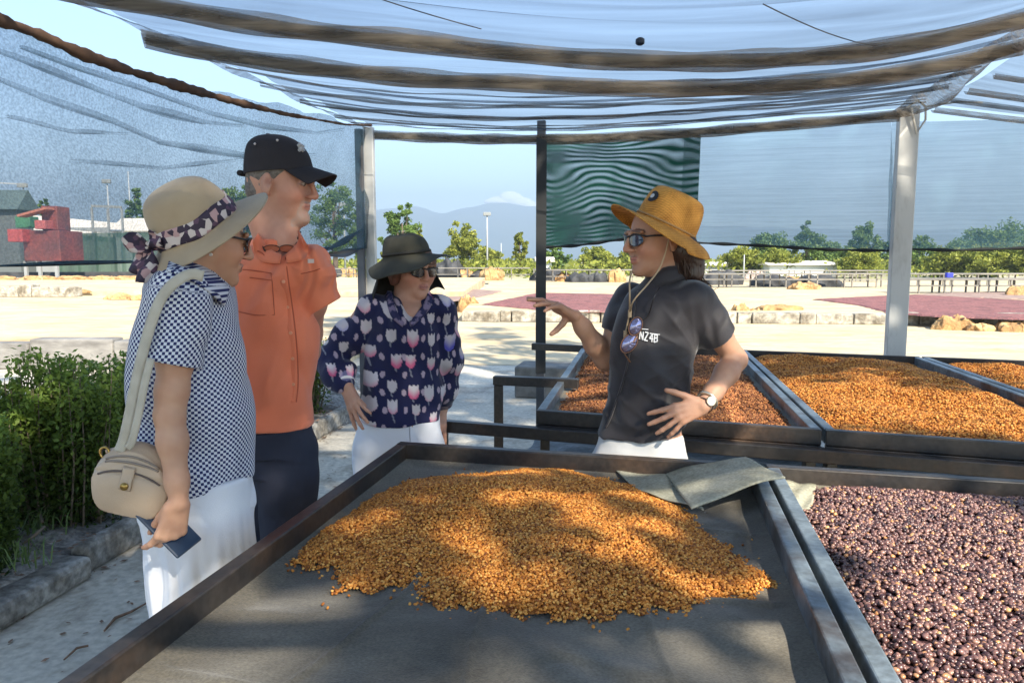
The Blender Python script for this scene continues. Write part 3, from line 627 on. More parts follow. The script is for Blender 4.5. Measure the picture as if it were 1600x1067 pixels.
# loose crumple standing above the roll
def cr(a, b):
    i = int((.50+.38*a)*(nW-1)); p = T[i]+np.array([0, 0, (.01+.040*math.sin(math.pi*a)**.5*(1+.4*math.sin(a*17)))*b]); return tuple(p+wn*.01*math.sin(a*40+b*4))
MB().grid(cr, 50, 5).build('loose_crumple', M_side, sn_root, smooth=True)
M_sfold = net_mat('side_fold_net', (.05, .10, .16), .34, col2=(.08, .13, .19), var=.16, scale=4, translucency=.5)
def foldline(pts, wdt, m, name='fold'):
    P = curve(pts, 50)
    mb = MB()
    def f(a, b):
        i = int(round(a*49)); e = math.sin(math.pi*min(.98, .02+a))**.4; return tuple(P[i]-wn*(.022+.018*math.sin(math.pi*b))+np.array([0, 0, (b-.5)*wdt*e*(1+.4*math.sin(a*13))]))
    mb.grid(f, 50, 5); return mb.build(name, m, sn_root, smooth=True)
for pts, wd in [([(0, 76), (63, 101), (169, 143), (236, 169), (320, 190), (388, 196)], .022), ([(0, 120), (84, 156), (186, 190), (261, 223), (380, 242), (470, 252)], .022), ([(42, 72), (126, 105), (232, 139), (337, 177), (421, 198), (500, 207), (545, 200)], .018), ([(120, 250), (260, 262), (400, 246)], .012), ([(253, 222), (330, 236), (400, 246), (500, 240)], .014), ([(20, 180), (120, 205), (210, 208)], .010)]:
    foldline(pts, wd*1.7, M_sfold); foldline([(a, b+3) for a, b in pts], wd*.5, M_sfold)
foldline([(478, 396), (520, 388), (550, 372), (578, 352)], .045, M_dpost); foldline([(485, 398), (530, 398), (560, 392), (578, 382)], .05, M_dpost)
foldline([(0, 416), (120, 411), (230, 409), (330, 405), (420, 399), (480, 397)], .02, M_dpost, 'bottom_hem')

# ---- nets on the far side
Ba, Bb = (PM.x, PM.y+.05), (PR.x, PR.y+.05)
def bl(px, py): return tuple(on_line(px, py, Ba, Bb))
def netpanel(name, label, L, top, bot, right=None, m=None, n=60):
    root = empty(name, (bl(*top[0])[0], bl(*top[0])[1], 0), 0, label, 'shade net')
    tx = [p[0] for p in top]; ty = [p[1] for p in top]; bx = [p[0] for p in bot]; by = [p[1] for p in bot]
    dn = np.array([-(Bb[1]-Ba[1]), Bb[0]-Ba[0], 0]); dn /= np.linalg.norm(dn)
    def f(a, b):
        X0 = tx[0]+(tx[-1]-tx[0])*a; X1 = bx[0]+(bx[-1]-bx[0])*a
        if right: X0 = X0; 
        px = X0*(1-b)+X1*b
        if right: px -= right*math.sin(math.pi*min(1, b*1.1))*a
        py = np.interp(X0, tx, ty)*(1-b)+np.interp(X1, bx, by)*b
        return tuple(np.array(bl(px, py))+dn*(L+.02*math.sin(a*9+b*3)+.008*math.sin(b*17)))
    MB().grid(f, n, 30).build('net_sheet', m, root, smooth=True)
    mb = MB().tube([f(i/29, 1) for i in range(30)], [.012+.005*math.sin(i*1.3) for i in range(30)], 6); mb.build('bottom_hem', mat('black_hem', (.012, .014, .015), rough=.8) if 'black_hem' not in bpy.data.materials else bpy.data.materials['black_hem'], root)
    return root
netpanel('shade_net', 'dense dark green net with wavy moire bands hanging behind the straw hat', .06, [(838, 208), (1096, 208)], [(840, 387), (900, 384), (985, 372), (1088, 376)], None, M_green)
netpanel('shade_net', 'pale blue-grey translucent net between the green net and the broad metal post', .10, [(1070, 200), (1400, 186)], [(1062, 378), (1200, 384), (1300, 390), (1400, 392)], None, M_backnet)
netpanel('shade_net', 'pale blue translucent net hanging right of the broad metal post', .16, [(1404, 184), (1800, 178)], [(1396, 388), (1500, 391), (1600, 388), (1800, 380)], None, M_backnet)
netpanel('shade_net', 'narrow overlapping strip of net just right of the broad metal post', .20, [(1415, 190), (1442, 192)], [(1400, 388), (1432, 389)], None, M_backnet, 10)

# ================================================================ shade trees standing behind the viewer: their leaves dapple the light
def leaf_mesh(P, size, r, aspect=.5, up=.3):
    n = len(P); d = r.normal(size=(n, 3)); d /= np.linalg.norm(d, axis=1)[:, None]; q = r.normal(size=(n, 3)); q[:, 2] += up
    e = np.cross(d, q); e /= np.linalg.norm(e, axis=1)[:, None]+1e-9
    s = size*r.uniform(.6, 1.35, n)[:, None]
    V = np.stack([P-d*s, P+e*s*aspect, P+d*s, P-e*s*aspect], 1).reshape(-1, 3)
    F = np.arange(4*n).reshape(n, 4); return V, F
def put_leaves(name, P, size, r, m, parent, vals, aspect=.5, up=.3):
    V, F = leaf_mesh(P, size, r, aspect, up); V = sub_origin(V, parent)
    me = fast_mesh(name, V, F); a = me.attributes.new('v', 'FLOAT', 'FACE'); a.data.foreach_set('value', vals.astype(np.float32).clip(0, 1)); return link(name, me, parent, m)
M_bark = mat('bark', (.16, .12, .09), (.08, .06, .045), rough=1, scale=7, bump=.6, stretch=(1, 1, .3))
M_leafA = leaf_mat('leaves_mango', (.020, .045, .012), (.06, .11, .025))
def tree(loc, h, rad, nclump, nleaf, leaf, m, label, seed, trunk=.2, group=None, shape=1.0, crown0=.3, name='tree', sparse=.45, offs=(0, 0), stuffs=None):
    r = np.random.default_rng(seed); root = empty(name, loc, 0, label, 'tree', group); rr = random.Random(seed)
    base = np.array(loc, float); ctr = base+np.array([offs[0], offs[1], h*(crown0+(1-crown0)/2)]); hz_ = h*(1-crown0)/2
    cs = []
    while len(cs) < nclump:
        v = r.normal(size=3); v /= np.linalg.norm(v); v *= r.uniform(.15, 1)**.5*r.uniform(.75, 1.05)
        c = ctr+v*np.array([rad, rad, hz_])*np.array([1, 1, 1]); c[:2] += (ctr[:2]-c[:2])*(max(0, (c[2]-ctr[2])/hz_)*.25*shape); cs.append(c)
    cs = np.array(cs)
    mb = MB(); top = Vector(ctr+np.array([0, 0, hz_*.3])); b0 = Vector(base)
    mb.tube([b0, b0.lerp(top, .4)+Vector((rr.uniform(-.1, .1)*h*.1, 0, 0)), top], [trunk, trunk*.7, trunk*.25], 8)
    for c in cs[:min(12, nclump)]:
        st = b0.lerp(top, rr.uniform(.35, .8)); c = Vector(c); md = st.lerp(c, .5)+Vector((0, 0, -.03*h)); mb.tube([st, md, c], [trunk*.35, trunk*.2, trunk*.06], 5)
    mb.build('trunk', M_bark, root, smooth=True)
    per = nleaf//nclump; P = []; vals = []
    for c in cs:
        cr_ = rad*sparse*rr.uniform(.6, 1.1); q = r.normal(size=(per, 3)); q /= np.linalg.norm(q, axis=1)[:, None]; q *= (r.random(per)**.45)[:, None]*cr_; q[:, 2] *= .7
        P.append(c+q); base_v = rr.uniform(.2, .75); vals.append(base_v+r.normal(0, .18, per)+q[:, 2]/cr_*.15)
    put_leaves('crown', np.concatenate(P), leaf, r, m, root, np.concatenate(vals)); return root
tree((6.6, .4, 0), 12.6, 5.2, 98, 9000, .12, M_leafA, 'tall broad shade tree standing behind the viewer whose leaves dapple the tables', 51, trunk=.35, crown0=.36, sparse=.10, offs=(-1.0, .3))
tree((.8, -4.6, 0), 11.0, 5.6, 108, 9400, .12, M_leafA, 'second shade tree behind the viewer towards the hedge side', 52, trunk=.3, crown0=.36, sparse=.10)

# ================================================================ hedge
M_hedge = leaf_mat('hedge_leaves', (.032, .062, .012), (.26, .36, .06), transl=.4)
M_twig = mat('dry_twig', (.20, .155, .11), (.11, .085, .06), rough=1, scale=20)
def shrub(p, w_, d_, h, n, seed, label):
    r = np.random.default_rng(seed); rr = random.Random(seed); root = empty('hedge_shrub', (p.x, p.y, .10), 0, label, 'shrub', 'shrubs of the green hedge')
    P = []; vals = []; mb = MB(); nst = 80
    for k in range(nst):
        a = rr.uniform(0, 6.28); q = math.sqrt(rr.random()); x = math.cos(a)*q*w_/2; y = math.sin(a)*q*d_/2; hh = h*rr.uniform(.68, 1.0)*(1-.12*q)
        lean = Vector((x*.25+rr.uniform(-.04, .04), y*.25, 0)); b0 = Vector((p.x+x*.7, p.y+y*.7, .08)); t0 = b0+lean+Vector((0, 0, hh))
        mb.tube([b0, b0.lerp(t0, .5)+Vector((rr.uniform(-.03, .03), rr.uniform(-.03, .03), 0)), t0], [.007, .005, .002], 4)
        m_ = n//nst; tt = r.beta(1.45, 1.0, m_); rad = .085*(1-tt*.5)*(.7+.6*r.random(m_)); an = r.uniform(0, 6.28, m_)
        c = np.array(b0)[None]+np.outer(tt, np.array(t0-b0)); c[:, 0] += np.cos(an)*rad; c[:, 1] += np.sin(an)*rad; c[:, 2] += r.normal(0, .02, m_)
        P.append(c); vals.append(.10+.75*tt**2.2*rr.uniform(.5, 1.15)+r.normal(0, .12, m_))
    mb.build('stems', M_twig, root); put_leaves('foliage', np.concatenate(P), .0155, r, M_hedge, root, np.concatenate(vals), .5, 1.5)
    return root
hl = ['nearest shrub of the hedge, cut by the left edge of the picture', 'hedge shrub with yellow-green tips behind the beige shoulder bag, lower left of the row', 'taller hedge shrub whose tip stands beside the checked blouse', 'hedge shrub hidden largely by the woman with the shoulder bag', 'hedge shrub behind the man in the orange shirt', 'hedge shrub seen between the man and the woman in the olive hat', 'last small shrub of the hedge before the left post']
hp = [(-.35, .62, .50, .80), (.28, .6, .5, .84), (.95, .62, .5, .98), (1.6, .62, .5, .90), (2.3, .62, .5, .86), (3.05, .66, .5, .88), (3.75, .6, .5, .8)]
for i, (t, w_, d_, h) in enumerate(hp):
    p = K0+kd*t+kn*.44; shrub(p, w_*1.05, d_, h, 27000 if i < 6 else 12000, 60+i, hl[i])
# grass tufts, twigs and dead leaves on the bank
def tuft(p, n, h, seed, label):
    r = random.Random(seed); mb = MB()
    for i in range(n):
        a = r.uniform(0, 6.28); l = h*r.uniform(.5, 1.1); o = Vector((r.gauss(0, .05), r.gauss(0, .05), 0)); d = Vector((math.cos(a), math.sin(a), 0)); s = Vector((-d.y, d.x, 0))*.003
        b = p+o; m_ = b+d*l*.3+Vector((0, 0, l*.6)); t = b+d*l*.8+Vector((0, 0, l*.75))
        mb.add([tuple(b-s), tuple(b+s), tuple(m_+s), tuple(m_-s), tuple(t)], [(0, 1, 2, 3), (3, 2, 4)])
    o = mb.build('grass', bpy.data.materials.get('grass_blades') or mat('grass_blades', (.07, .13, .03), (.14, .20, .05), rough=.6, scale=9)); return tag(o, label, 'grass', kind='stuff')
for i, (a, b, n) in enumerate([(30, 880, 40), (60, 830, 40)]):
    p = on_z(a, b, .17); tuft(p, n, .15, 80+i, 'green grass tufts growing on the soil bank by the hedge foot')
M_dead = mat('dead_leaves', (.26, .155, .10), (.13, .08, .05), rough=.9, scale=30)
r = random.Random(3); mb = MB()
for i in range(900):
    t = r.uniform(-1.5, 4.5); v = abs(r.gauss(0, .10)) if r.random() < .5 else r.uniform(-.9, .6); p = K0+kd*t-kn*(.02-v*.9 if v > 0 else .02-v)
    z = .008 if (p-K0).dot(kn) < 0.01 else .17
    a = r.uniform(0, 6.28); s = r.uniform(.006, .022); d = Vector((math.cos(a), math.sin(a), r.uniform(-.2, .2)))*s; e = Vector((-math.sin(a), math.cos(a), r.uniform(-.3, .3)))*s*.5; q = Vector((p.x, p.y, z))
    mb.add([tuple(q-d), tuple(q+e), tuple(q+d), tuple(q-e)], [(0, 1, 2, 3)])
tag(mb.build('leaf_litter', M_dead), 'dead leaves scattered along the edge of the walkway', 'leaves', kind='stuff')
for i, (pts, rad) in enumerate([([(163, 985), (180, 965), (205, 955), (232, 940)], .007), ([(100, 1030), (120, 1012), (138, 1008)], .005), ([(45, 765), (58, 790), (66, 815)], .009), ([(35, 850), (55, 835), (70, 822)], .008)]):
    z = .012 if i < 2 else .2; P = [on_z(a, b, z+(.0 if i < 2 else .02*k)) for k, (a, b) in enumerate(pts)]
    tag(MB().tube(P, [rad*.6, rad, rad*.8, rad*.4][:len(P)], 6).build('twig', M_twig if i > 1 else M_dead, smooth=True), ['brown forked twig lying on the walkway beside the white trouser leg', 'short dark twig on the walkway near the lower left corner', 'bare grey stick standing at the hedge foot', 'short pale stick lying at the hedge foot'][i], 'twig')
# ================================================================ people: smooth implicit bodies meshed as one surface each
class Field:
    def __init__(s, lo, hi, h):
        s.lo = np.array(lo, float); s.h = h; s.n = np.ceil((np.array(hi)-s.lo)/h).astype(int)+1
        s.f = np.full(s.n, .5, np.float32); s.ax = [s.lo[i]+h*np.arange(s.n[i]) for i in range(3)]
    def _w(s, lo, hi):
        a = np.maximum(0, np.floor((np.array(lo)-s.lo)/s.h).astype(int)); b = np.minimum(s.n, np.ceil((np.array(hi)-s.lo)/s.h).astype(int)+1)
        if np.any(b <= a): return None, None
        sl = tuple(slice(a[i], b[i]) for i in range(3))
        return sl, (s.ax[0][sl[0]][:, None, None], s.ax[1][sl[1]][None, :, None], s.ax[2][sl[2]][None, None, :])
    def _c(s, sl, d, k, op):
        o = s.f[sl]; d = d.astype(np.float32)
        if op == 'u':
            h = np.clip(.5+.5*(o-d)/k, 0, 1); s.f[sl] = o+(d-o)*h-k*h*(1-h)
        elif op == 's':
            d = -d; h = np.clip(.5+.5*(d-o)/k, 0, 1); s.f[sl] = o+(d-o)*h+k*h*(1-h)
        elif op == 'i':
            h = np.clip(.5+.5*(d-o)/k, 0, 1); s.f[sl] = o+(d-o)*h+k*h*(1-h)
    def cap(s, a, b, ra, rb=None, k=.01, op='u', flat=None, q=1.0, pad=None):
        rb = ra if rb is None else rb; a = np.array(a, float); b = np.array(b, float); pd = max(ra, rb)*max(1, q)+k*1.2+3*s.h
        sl, P = s._w(np.minimum(a, b)-pd, np.maximum(a, b)+pd)
        if sl is None: return s
        ba = b-a; L2 = ba@ba+1e-12; x, y, z = P[0]-a[0], P[1]-a[1], P[2]-a[2]
        h = np.clip((x*ba[0]+y*ba[1]+z*ba[2])/L2, 0, 1); cx, cy, cz = x-h*ba[0], y-h*ba[1], z-h*ba[2]
        r = ra+(rb-ra)*h; d2 = cx*cx+cy*cy+cz*cz
        if flat is not None:
            f = np.array(flat, float); f /= np.linalg.norm(f); cn = cx*f[0]+cy*f[1]+cz*f[2]; d = np.sqrt(np.maximum(0, d2-cn*cn+(cn/q)**2))-r; d = d*min(1, (q+1)/2)
        else: d = np.sqrt(d2)-r
        s._c(sl, d, k, op); return s
    def chain(s, pts, rs, k=.01, **kw):
        for i in range(len(pts)-1): s.cap(pts[i], pts[i+1], rs[i], rs[i+1], k, **kw)
        return s
    def ell(s, c, r, M=None, k=.01, op='u'):
        c = np.array(c, float); r = np.array(r, float); M = np.eye(3) if M is None else np.array(M); m = r.max()+k*1.2+3*s.h
        sl, P = s._w(c-m, c+m)
        if sl is None: return s
        x, y, z = P[0]-c[0], P[1]-c[1], P[2]-c[2]; q = [(x*M[0, i]+y*M[1, i]+z*M[2, i]) for i in range(3)]
        k0 = np.sqrt(sum((q[i]/r[i])**2 for i in range(3))); k1 = np.sqrt(sum((q[i]/r[i]**2)**2 for i in range(3)))+1e-9
        s._c(sl, k0*(k0-1)/k1, k, op); return s
    def loft(s, sec, yaw=0, k=.02, op='u', grow=0, caps=True):
        """sec: rows z, cx, cy, a, b (bottom to top)"""
        S = np.array(sorted(sec), float); m = S[:, 3:5].max()+grow+k+3*s.h
        lo = [S[:, 1].min()-m, S[:, 2].min()-m, S[0, 0]-k-3*s.h]; hi = [S[:, 1].max()+m, S[:, 2].max()+m, S[-1, 0]+k+3*s.h]
        sl, P = s._w(lo, hi)
        z = P[2].ravel(); 
        def ip(col):
            zz = np.linspace(S[0, 0], S[-1, 0], 200); v = np.interp(zz, S[:, 0], S[:, col]); w = np.hanning(21); w /= w.sum(); v = np.convolve(np.pad(v, 10, 'edge'), w, 'valid'); return np.interp(z, zz, v)
        cx, cy, a, b = ip(1), ip(2), ip(3)+grow, ip(4)+grow; c, sn = math.cos(yaw), math.sin(yaw)
        x = P[0]-cx; y = P[1]-cy; u = x*c+y*sn; v = -x*sn+y*c
        k0 = np.sqrt((u/a)**2+(v/b)**2); k1 = np.sqrt((u/a**2)**2+(v/b**2)**2)+1e-9; d = k0*(k0-1)/k1
        if caps:
            zc = np.maximum(S[0, 0]-P[2], P[2]-S[-1, 0]); d = np.where(zc > -.02, np.maximum(d, zc), d)
        s._c(sl, d, k, op); return s
    def absorb(s, snap, grow):
        """cloth lies over the given body shape by that much (grids share origin and step)"""
        n = [min(a, b) for a, b in zip(s.f.shape, snap.shape)]; sl = tuple(slice(0, q) for q in n); s.f[sl] = np.minimum(s.f[sl], snap[sl]-grow); return s
    def merge(s, o, k=.015):
        d = o.f; h = np.clip(.5+.5*(s.f-d)/k, 0, 1); s.f = s.f+(d-s.f)*h-k*h*(1-h); return s
    def half(s, p, n, k=.003, lo=None, hi=None):
        """cut away everything on the side the normal n points to, inside the given box"""
        lo = s.lo if lo is None else lo; hi = s.lo+s.h*s.n if hi is None else hi; sl, P = s._w(lo, hi)
        if sl is None: return s
        n = np.array(n, float); n /= np.linalg.norm(n); d = (P[0]-p[0])*n[0]+(P[1]-p[1])*n[1]+(P[2]-p[2])*n[2]; s._c(sl, d, k, 'i'); return s
    def folds(s, fn, band=.03):
        i = np.nonzero(np.abs(s.f) < band); P = np.stack([s.ax[k][i[k]] for k in range(3)], 1); s.f[i] += fn(P).astype(np.float32); return s
    def at(s, p):
        q = ((np.array(p)-s.lo)/s.h); i = np.floor(q).astype(int)
        if np.any(i < 0) or np.any(i >= s.n-1): return .5
        t = q-i; v = 0
        for a in (0, 1):
            for b in (0, 1):
                for c in (0, 1): v += s.f[i[0]+a, i[1]+b, i[2]+c]*(t[0] if a else 1-t[0])*(t[1] if b else 1-t[1])*(t[2] if c else 1-t[2])
        return v
    def hit(s, px, py, off=.004, y0=None):
        """first point on the surface seen through that pixel, a little proud of it"""
        d = ray(px, py).normalized(); o = Vector((0, 0, CAM_H)); t = max(0, (s.lo[1]-.05)/d.y)
        for _ in range(900):
            p = o+d*t; v = s.at(p)
            if v < off: return p
            t += max(.0015, min(.02, (v-off)*.7)); 
            if p.y > s.lo[1]+s.h*s.n[1]+.1: break
        return None
    def mesh(s):
        f = s.f; g = f < 0; nx, ny, nz = f.shape
        c = np.zeros((nx-1, ny-1, nz-1), np.int8)
        for a in (0, 1):
            for b in (0, 1):
                for d in (0, 1): c += g[a:nx-1+a, b:ny-1+b, d:nz-1+d]
        I, J, K = np.nonzero((c > 0) & (c < 8)); n = len(I); idx = np.full(c.shape, -1, np.int32); idx[I, J, K] = np.arange(n)
        acc = np.zeros((n, 3)); cnt = np.zeros(n)
        co = [(0, 0, 0), (1, 0, 0), (0, 1, 0), (1, 1, 0), (0, 0, 1), (1, 0, 1), (0, 1, 1), (1, 1, 1)]; vals = [f[I+a, J+b, K+d] for a, b, d in co]
        for p, q in ((0, 1), (2, 3), (4, 5), (6, 7), (0, 2), (1, 3), (4, 6), (5, 7), (0, 4), (1, 5), (2, 6), (3, 7)):
            a, b = vals[p], vals[q]; m = (a < 0) != (b < 0); t = np.where(m, a/(a-b+1e-20), 0)
            for k in range(3): acc[:, k] += np.where(m, co[p][k]+t*(co[q][k]-co[p][k]), 0)
            cnt += m
        V = (np.stack([I, J, K], 1)+acc/cnt[:, None])*s.h+s.lo; F = []
        for ax in range(3):
            sh = [slice(None)]*3; s2 = [slice(None)]*3; sh[ax] = slice(0, -1); s2[ax] = slice(1, None)
            e = g[tuple(sh)] != g[tuple(s2)]; inside = g[tuple(sh)]; o1, o2 = (ax+1) % 3, (ax+2) % 3
            A = np.array(np.nonzero(e)).T; ok = (A[:, o1] > 0) & (A[:, o2] > 0) & (A[:, o1] < f.shape[o1]-1) & (A[:, o2] < f.shape[o2]-1); A = A[ok]
            def ix(d1, d2):
                B = A.copy(); B[:, o1] -= d1; B[:, o2] -= d2; return idx[B[:, 0], B[:, 1], B[:, 2]]
            q = np.stack([ix(1, 1), ix(0, 1), ix(0, 0), ix(1, 0)], 1); fl = ~inside[A[:, 0], A[:, 1], A[:, 2]]; q[fl] = q[fl][:, ::-1]; F.append(q)
        return V, np.concatenate(F)
def vobj(name, V, F, m, parent, colors=None, uv=None, ws=None):
    me = fast_mesh(name, sub_origin(V, parent), F, True)
    if colors is not None:
        a = me.color_attributes.new('Col', 'FLOAT_COLOR', 'POINT'); c = np.ones((len(V), 4), np.float32); c[:, :3] = colors; a.data.foreach_set('color', c.ravel())
    if uv is not None:
        a = me.attributes.new('cloth_uv', 'FLOAT_VECTOR', 'POINT'); c = np.zeros((len(V), 3), np.float32); c[:, :2] = uv; a.data.foreach_set('vector', c.ravel())
    return link(name, me, parent, m)
def relax(V, F, n=1, lam=.5):
    e = np.concatenate([F[:, [0, 1]], F[:, [1, 2]], F[:, [2, 3]], F[:, [3, 0]]]); N_ = len(V)
    for _ in range(n):
        S = np.stack([np.bincount(e[:, 0], V[e[:, 1], k], N_)+np.bincount(e[:, 1], V[e[:, 0], k], N_) for k in range(3)], 1); c = np.bincount(e[:, 0], minlength=N_)+np.bincount(e[:, 1], minlength=N_)
        V = V+lam*(S/c[:, None]-V)
    return V
def col_mat(name, rough=.6, sss=0, spec=.4, bump=0, bscale=200, sheen=0, tint=None):
    m, nt, b = new_mat(name); at = N(nt, 'ShaderNodeAttribute', attribute_name='Col'); nt.links.new(at.outputs['Color'], b.inputs['Base Color'])
    b.inputs['Roughness'].default_value = rough; b.inputs['Specular IOR Level'].default_value = spec
    if sss: b.inputs['Subsurface Weight'].default_value = sss; b.inputs['Subsurface Radius'].default_value = (.012, .005, .003); b.inputs['Subsurface Scale'].default_value = 1
    if sheen: b.inputs['Sheen Weight'].default_value = sheen
    if bump:
        tc = N(nt, 'ShaderNodeTexCoord'); n = N(nt, 'ShaderNodeTexNoise'); n.inputs['Scale'].default_value = bscale; nt.links.new(tc.outputs['Object'], n.inputs['Vector'])
        bp = N(nt, 'ShaderNodeBump'); bp.inputs['Strength'].default_value = bump; bp.inputs['Distance'].default_value = .002; nt.links.new(n.outputs[0], bp.inputs['Height']); nt.links.new(bp.outputs[0], b.inputs['Normal'])
    return m
M_skin = crease(col_mat('skin', .50, .12, .4, .3, 300), .12, 26, .004)
M_fab = crease(col_mat('printed_cloth', .8, 0, .25, .2, 500, .15), .8, 7, .05)
def frame(fwd, up=(0, 0, 1)):
    f = Vector(fwd).normalized(); l = Vector(up).cross(f).normalized(); u = f.cross(l); return np.array([[f[i], l[i], u[i]] for i in range(3)])   # columns forward, left, up
def sleeve(S, a, b, ra, rb, inner, d, k=.015):
    """short sleeve from the shoulder a to its open end b, cut square to d, hollow at the end"""
    a, b, d = Vector(a), Vector(b), Vector(d).normalized(); m = max(ra, rb)+.06
    lo = [min(a[i], b[i])-m for i in range(3)]; hi = [max(a[i], b[i])+m for i in range(3)]
    lo = [s_lo+math.floor((l-s_lo)/S.h)*S.h for l, s_lo in zip(lo, S.lo)]
    L = Field(lo, hi, S.h); L.cap(tuple(a), tuple(b+d*.05), ra, rb, .01)
    L.folds(lambda P: wrinkle(P, (.4, .2, 1), 34, 7, .006)+.001*vnoise(P, 60, 9)); L.half(tuple(b), tuple(d), .003); L.cap(tuple(b-d*.03), tuple(b+d*.03), inner, inner, .004, 's')
    i0 = [int(round((L.lo[i]-S.lo[i])/S.h)) for i in range(3)]
    a0 = [max(0, i) for i in i0]; a1 = [min(S.f.shape[i], i0[i]+L.f.shape[i]) for i in range(3)]
    ss = tuple(slice(a0[i], a1[i]) for i in range(3)); sl = tuple(slice(a0[i]-i0[i], a1[i]-i0[i]) for i in range(3))
    o, q = S.f[ss], L.f[sl]; h = np.clip(.5+.5*(o-q)/k, 0, 1); S.f[ss] = o+(q-o)*h-k*h*(1-h)
class Head:
    def __init__(s, c, M, sc=1.0, male=False): s.c = np.array(c, float); s.M = M; s.s = sc; s.male = male
    def p(s, x, y, z): return s.c+s.M@(np.array([x, y, z])*s.s)
    def loc(s, V): return ((V-s.c)@s.M)/s.s
    def add(s, F):
        k = s.s; M = s.M; P = s.p
        def E(c, r, kk=.012, op='u', MM=None): F.ell(P(*c), np.array(r)*k, M if MM is None else M@MM, kk*k, op)
        E((-.012, 0, .035), (.096, .075, .085)); E((.012, 0, -.012), (.076, .066, .088), .02); E((-.03, 0, .0), (.075, .068, .07), .02)
        E((.045, 0, -.075), (.042, .044, .036), .025); E((.074, 0, -.097), (.018, .020, .015), .02)            # jaw, chin
        if s.male:
            E((.078, 0, -.100), (.018, .024, .018), .02)
        for y in (-1, 1):
            E((.056, y*.038, -.024), (.028, .022, .026), .03)                                                # cheek
            E((.093, y*.030, .012), (.013, .017, .011), .012, 's')                                            # eye socket
            E((.084, y*.031, .008), (.013, .0145, .0105), .004)                                               # eyeball under its lids
            F.cap(P(.086, y*.048, .026), P(.097, y*.012, .028), .007*k, .006*k, .010*k)                       # brow
            E((.100, y*.011, -.030), (.011, .0075, .0065), .005)                                              # nostril wing
            # ear: shell with a hollow
            Re = np.array(Matrix.Rotation(y*.35, 3, 'Z'))
            E((-.006, y*.081, -.004), (.021, .0078, .033), .006, 'u', Re); E((.000, y*.091, .000), (.010, .007, .019), .004, 's'); E((-.004, y*.076, -.031), (.009, .006, .010), .005)
        F.cap(P(.096, 0, .020), P(.115, 0, -.022), .0065*k, .0095*k, .012*k); E((.112, 0, -.028), (.012, .010, .009), .006)
        F.cap(P(.089, -.018, -.0565), P(.0950, 0, -.0535), .0042*k, .0052*k, .006*k); F.cap(P(.089, .018, -.0565), P(.0950, 0, -.0535), .0042*k, .0052*k, .006*k)
        F.cap(P(.087, -.015, -.0640), P(.0930, 0, -.0650), .0045*k, .0058*k, .006*k); F.cap(P(.087, .015, -.0640), P(.0930, 0, -.0650), .0045*k, .0058*k, .006*k)
        F.cap(P(.098, -.022, -.0595), P(.1015, 0, -.0595), .0022*k, .0022*k, .004*k, op='s'); F.cap(P(.098, .022, -.0595), P(.1015, 0, -.0595), .0022*k, .0022*k, .004*k, op='s')
    def paint(s, V, col, base, lips=(.42, .16, .13), brow=(.10, .06, .04), beard=None, stubble=0, iris=(.05, .035, .02)):
        L = s.loc(V); near = np.linalg.norm(L, axis=1) < .16; x, y, z = L[:, 0], np.abs(L[:, 1]), L[:, 2]
        def mixin(mask, c, a=1.0):
            mm = (mask*near*a)[:, None]; col[:] = col*(1-mm)+np.array(c)*mm
        g = lambda d, w_: np.exp(-(d/w_)**2)
        mixin(g(np.hypot(y-.045, z+.03), .026)*(x > .02), np.array(base)*[1.12, .82, .78], .5)
        mixin(g(np.hypot(y, z+.022), .016)*(x > .09), np.array(base)*[1.1, .80, .76], .5)
        mixin(((x > .082) & (y < .021-.35*np.abs(z+.0595)) & (z > -.0685) & (z < -.0510)).astype(float), lips, .6)
        mixin(((x > .086) & (y < .019) & (np.abs(z+.0595) < .0028)).astype(float), (.16, .06, .05), .55)
        mixin(g(np.sqrt((x+.001)**2+(y-.088)**2+(z-.001)**2), .011), (.26, .09, .07), .75)  # ear hollow: reddish skin, with the shade of the recess painted in
        mixin(((x > .07) & (np.abs(z-.030+.12*(y-.03)) < .0055) & (y > .012) & (y < .052)).astype(float), brow, .75)
        e = np.hypot((y-.031)/.0135, (z-.007)/.0062); ev = (x > .082)
        mixin((e < 1)*ev*1.0, (.62, .58, .55), .9); mixin((np.hypot(y-.033, z-.007) < .0056)*ev*1.0, iris, 1); mixin(((e > .95) & (e < 1.3))*ev*1.0, (.12, .06, .05), .7)
        mixin(((y < .006+.0) & (x > .1) & (z < -.034) & (z > -.040))*1.0, (.10, .04, .03), .4)
        if beard is not None:
            mk = ((x > .055) & (z < -.068) & (z > -.125) & (y < .034)) | ((x > .075) & (y < .030) & (z > -.052) & (z < -.042)) | ((x > .07) & (y > .022) & (y < .032) & (z < -.045) & (z > -.09))
            nz_ = .75+.25*vnoise(V, 600, 4); mixin(mk*nz_, beard, .55)
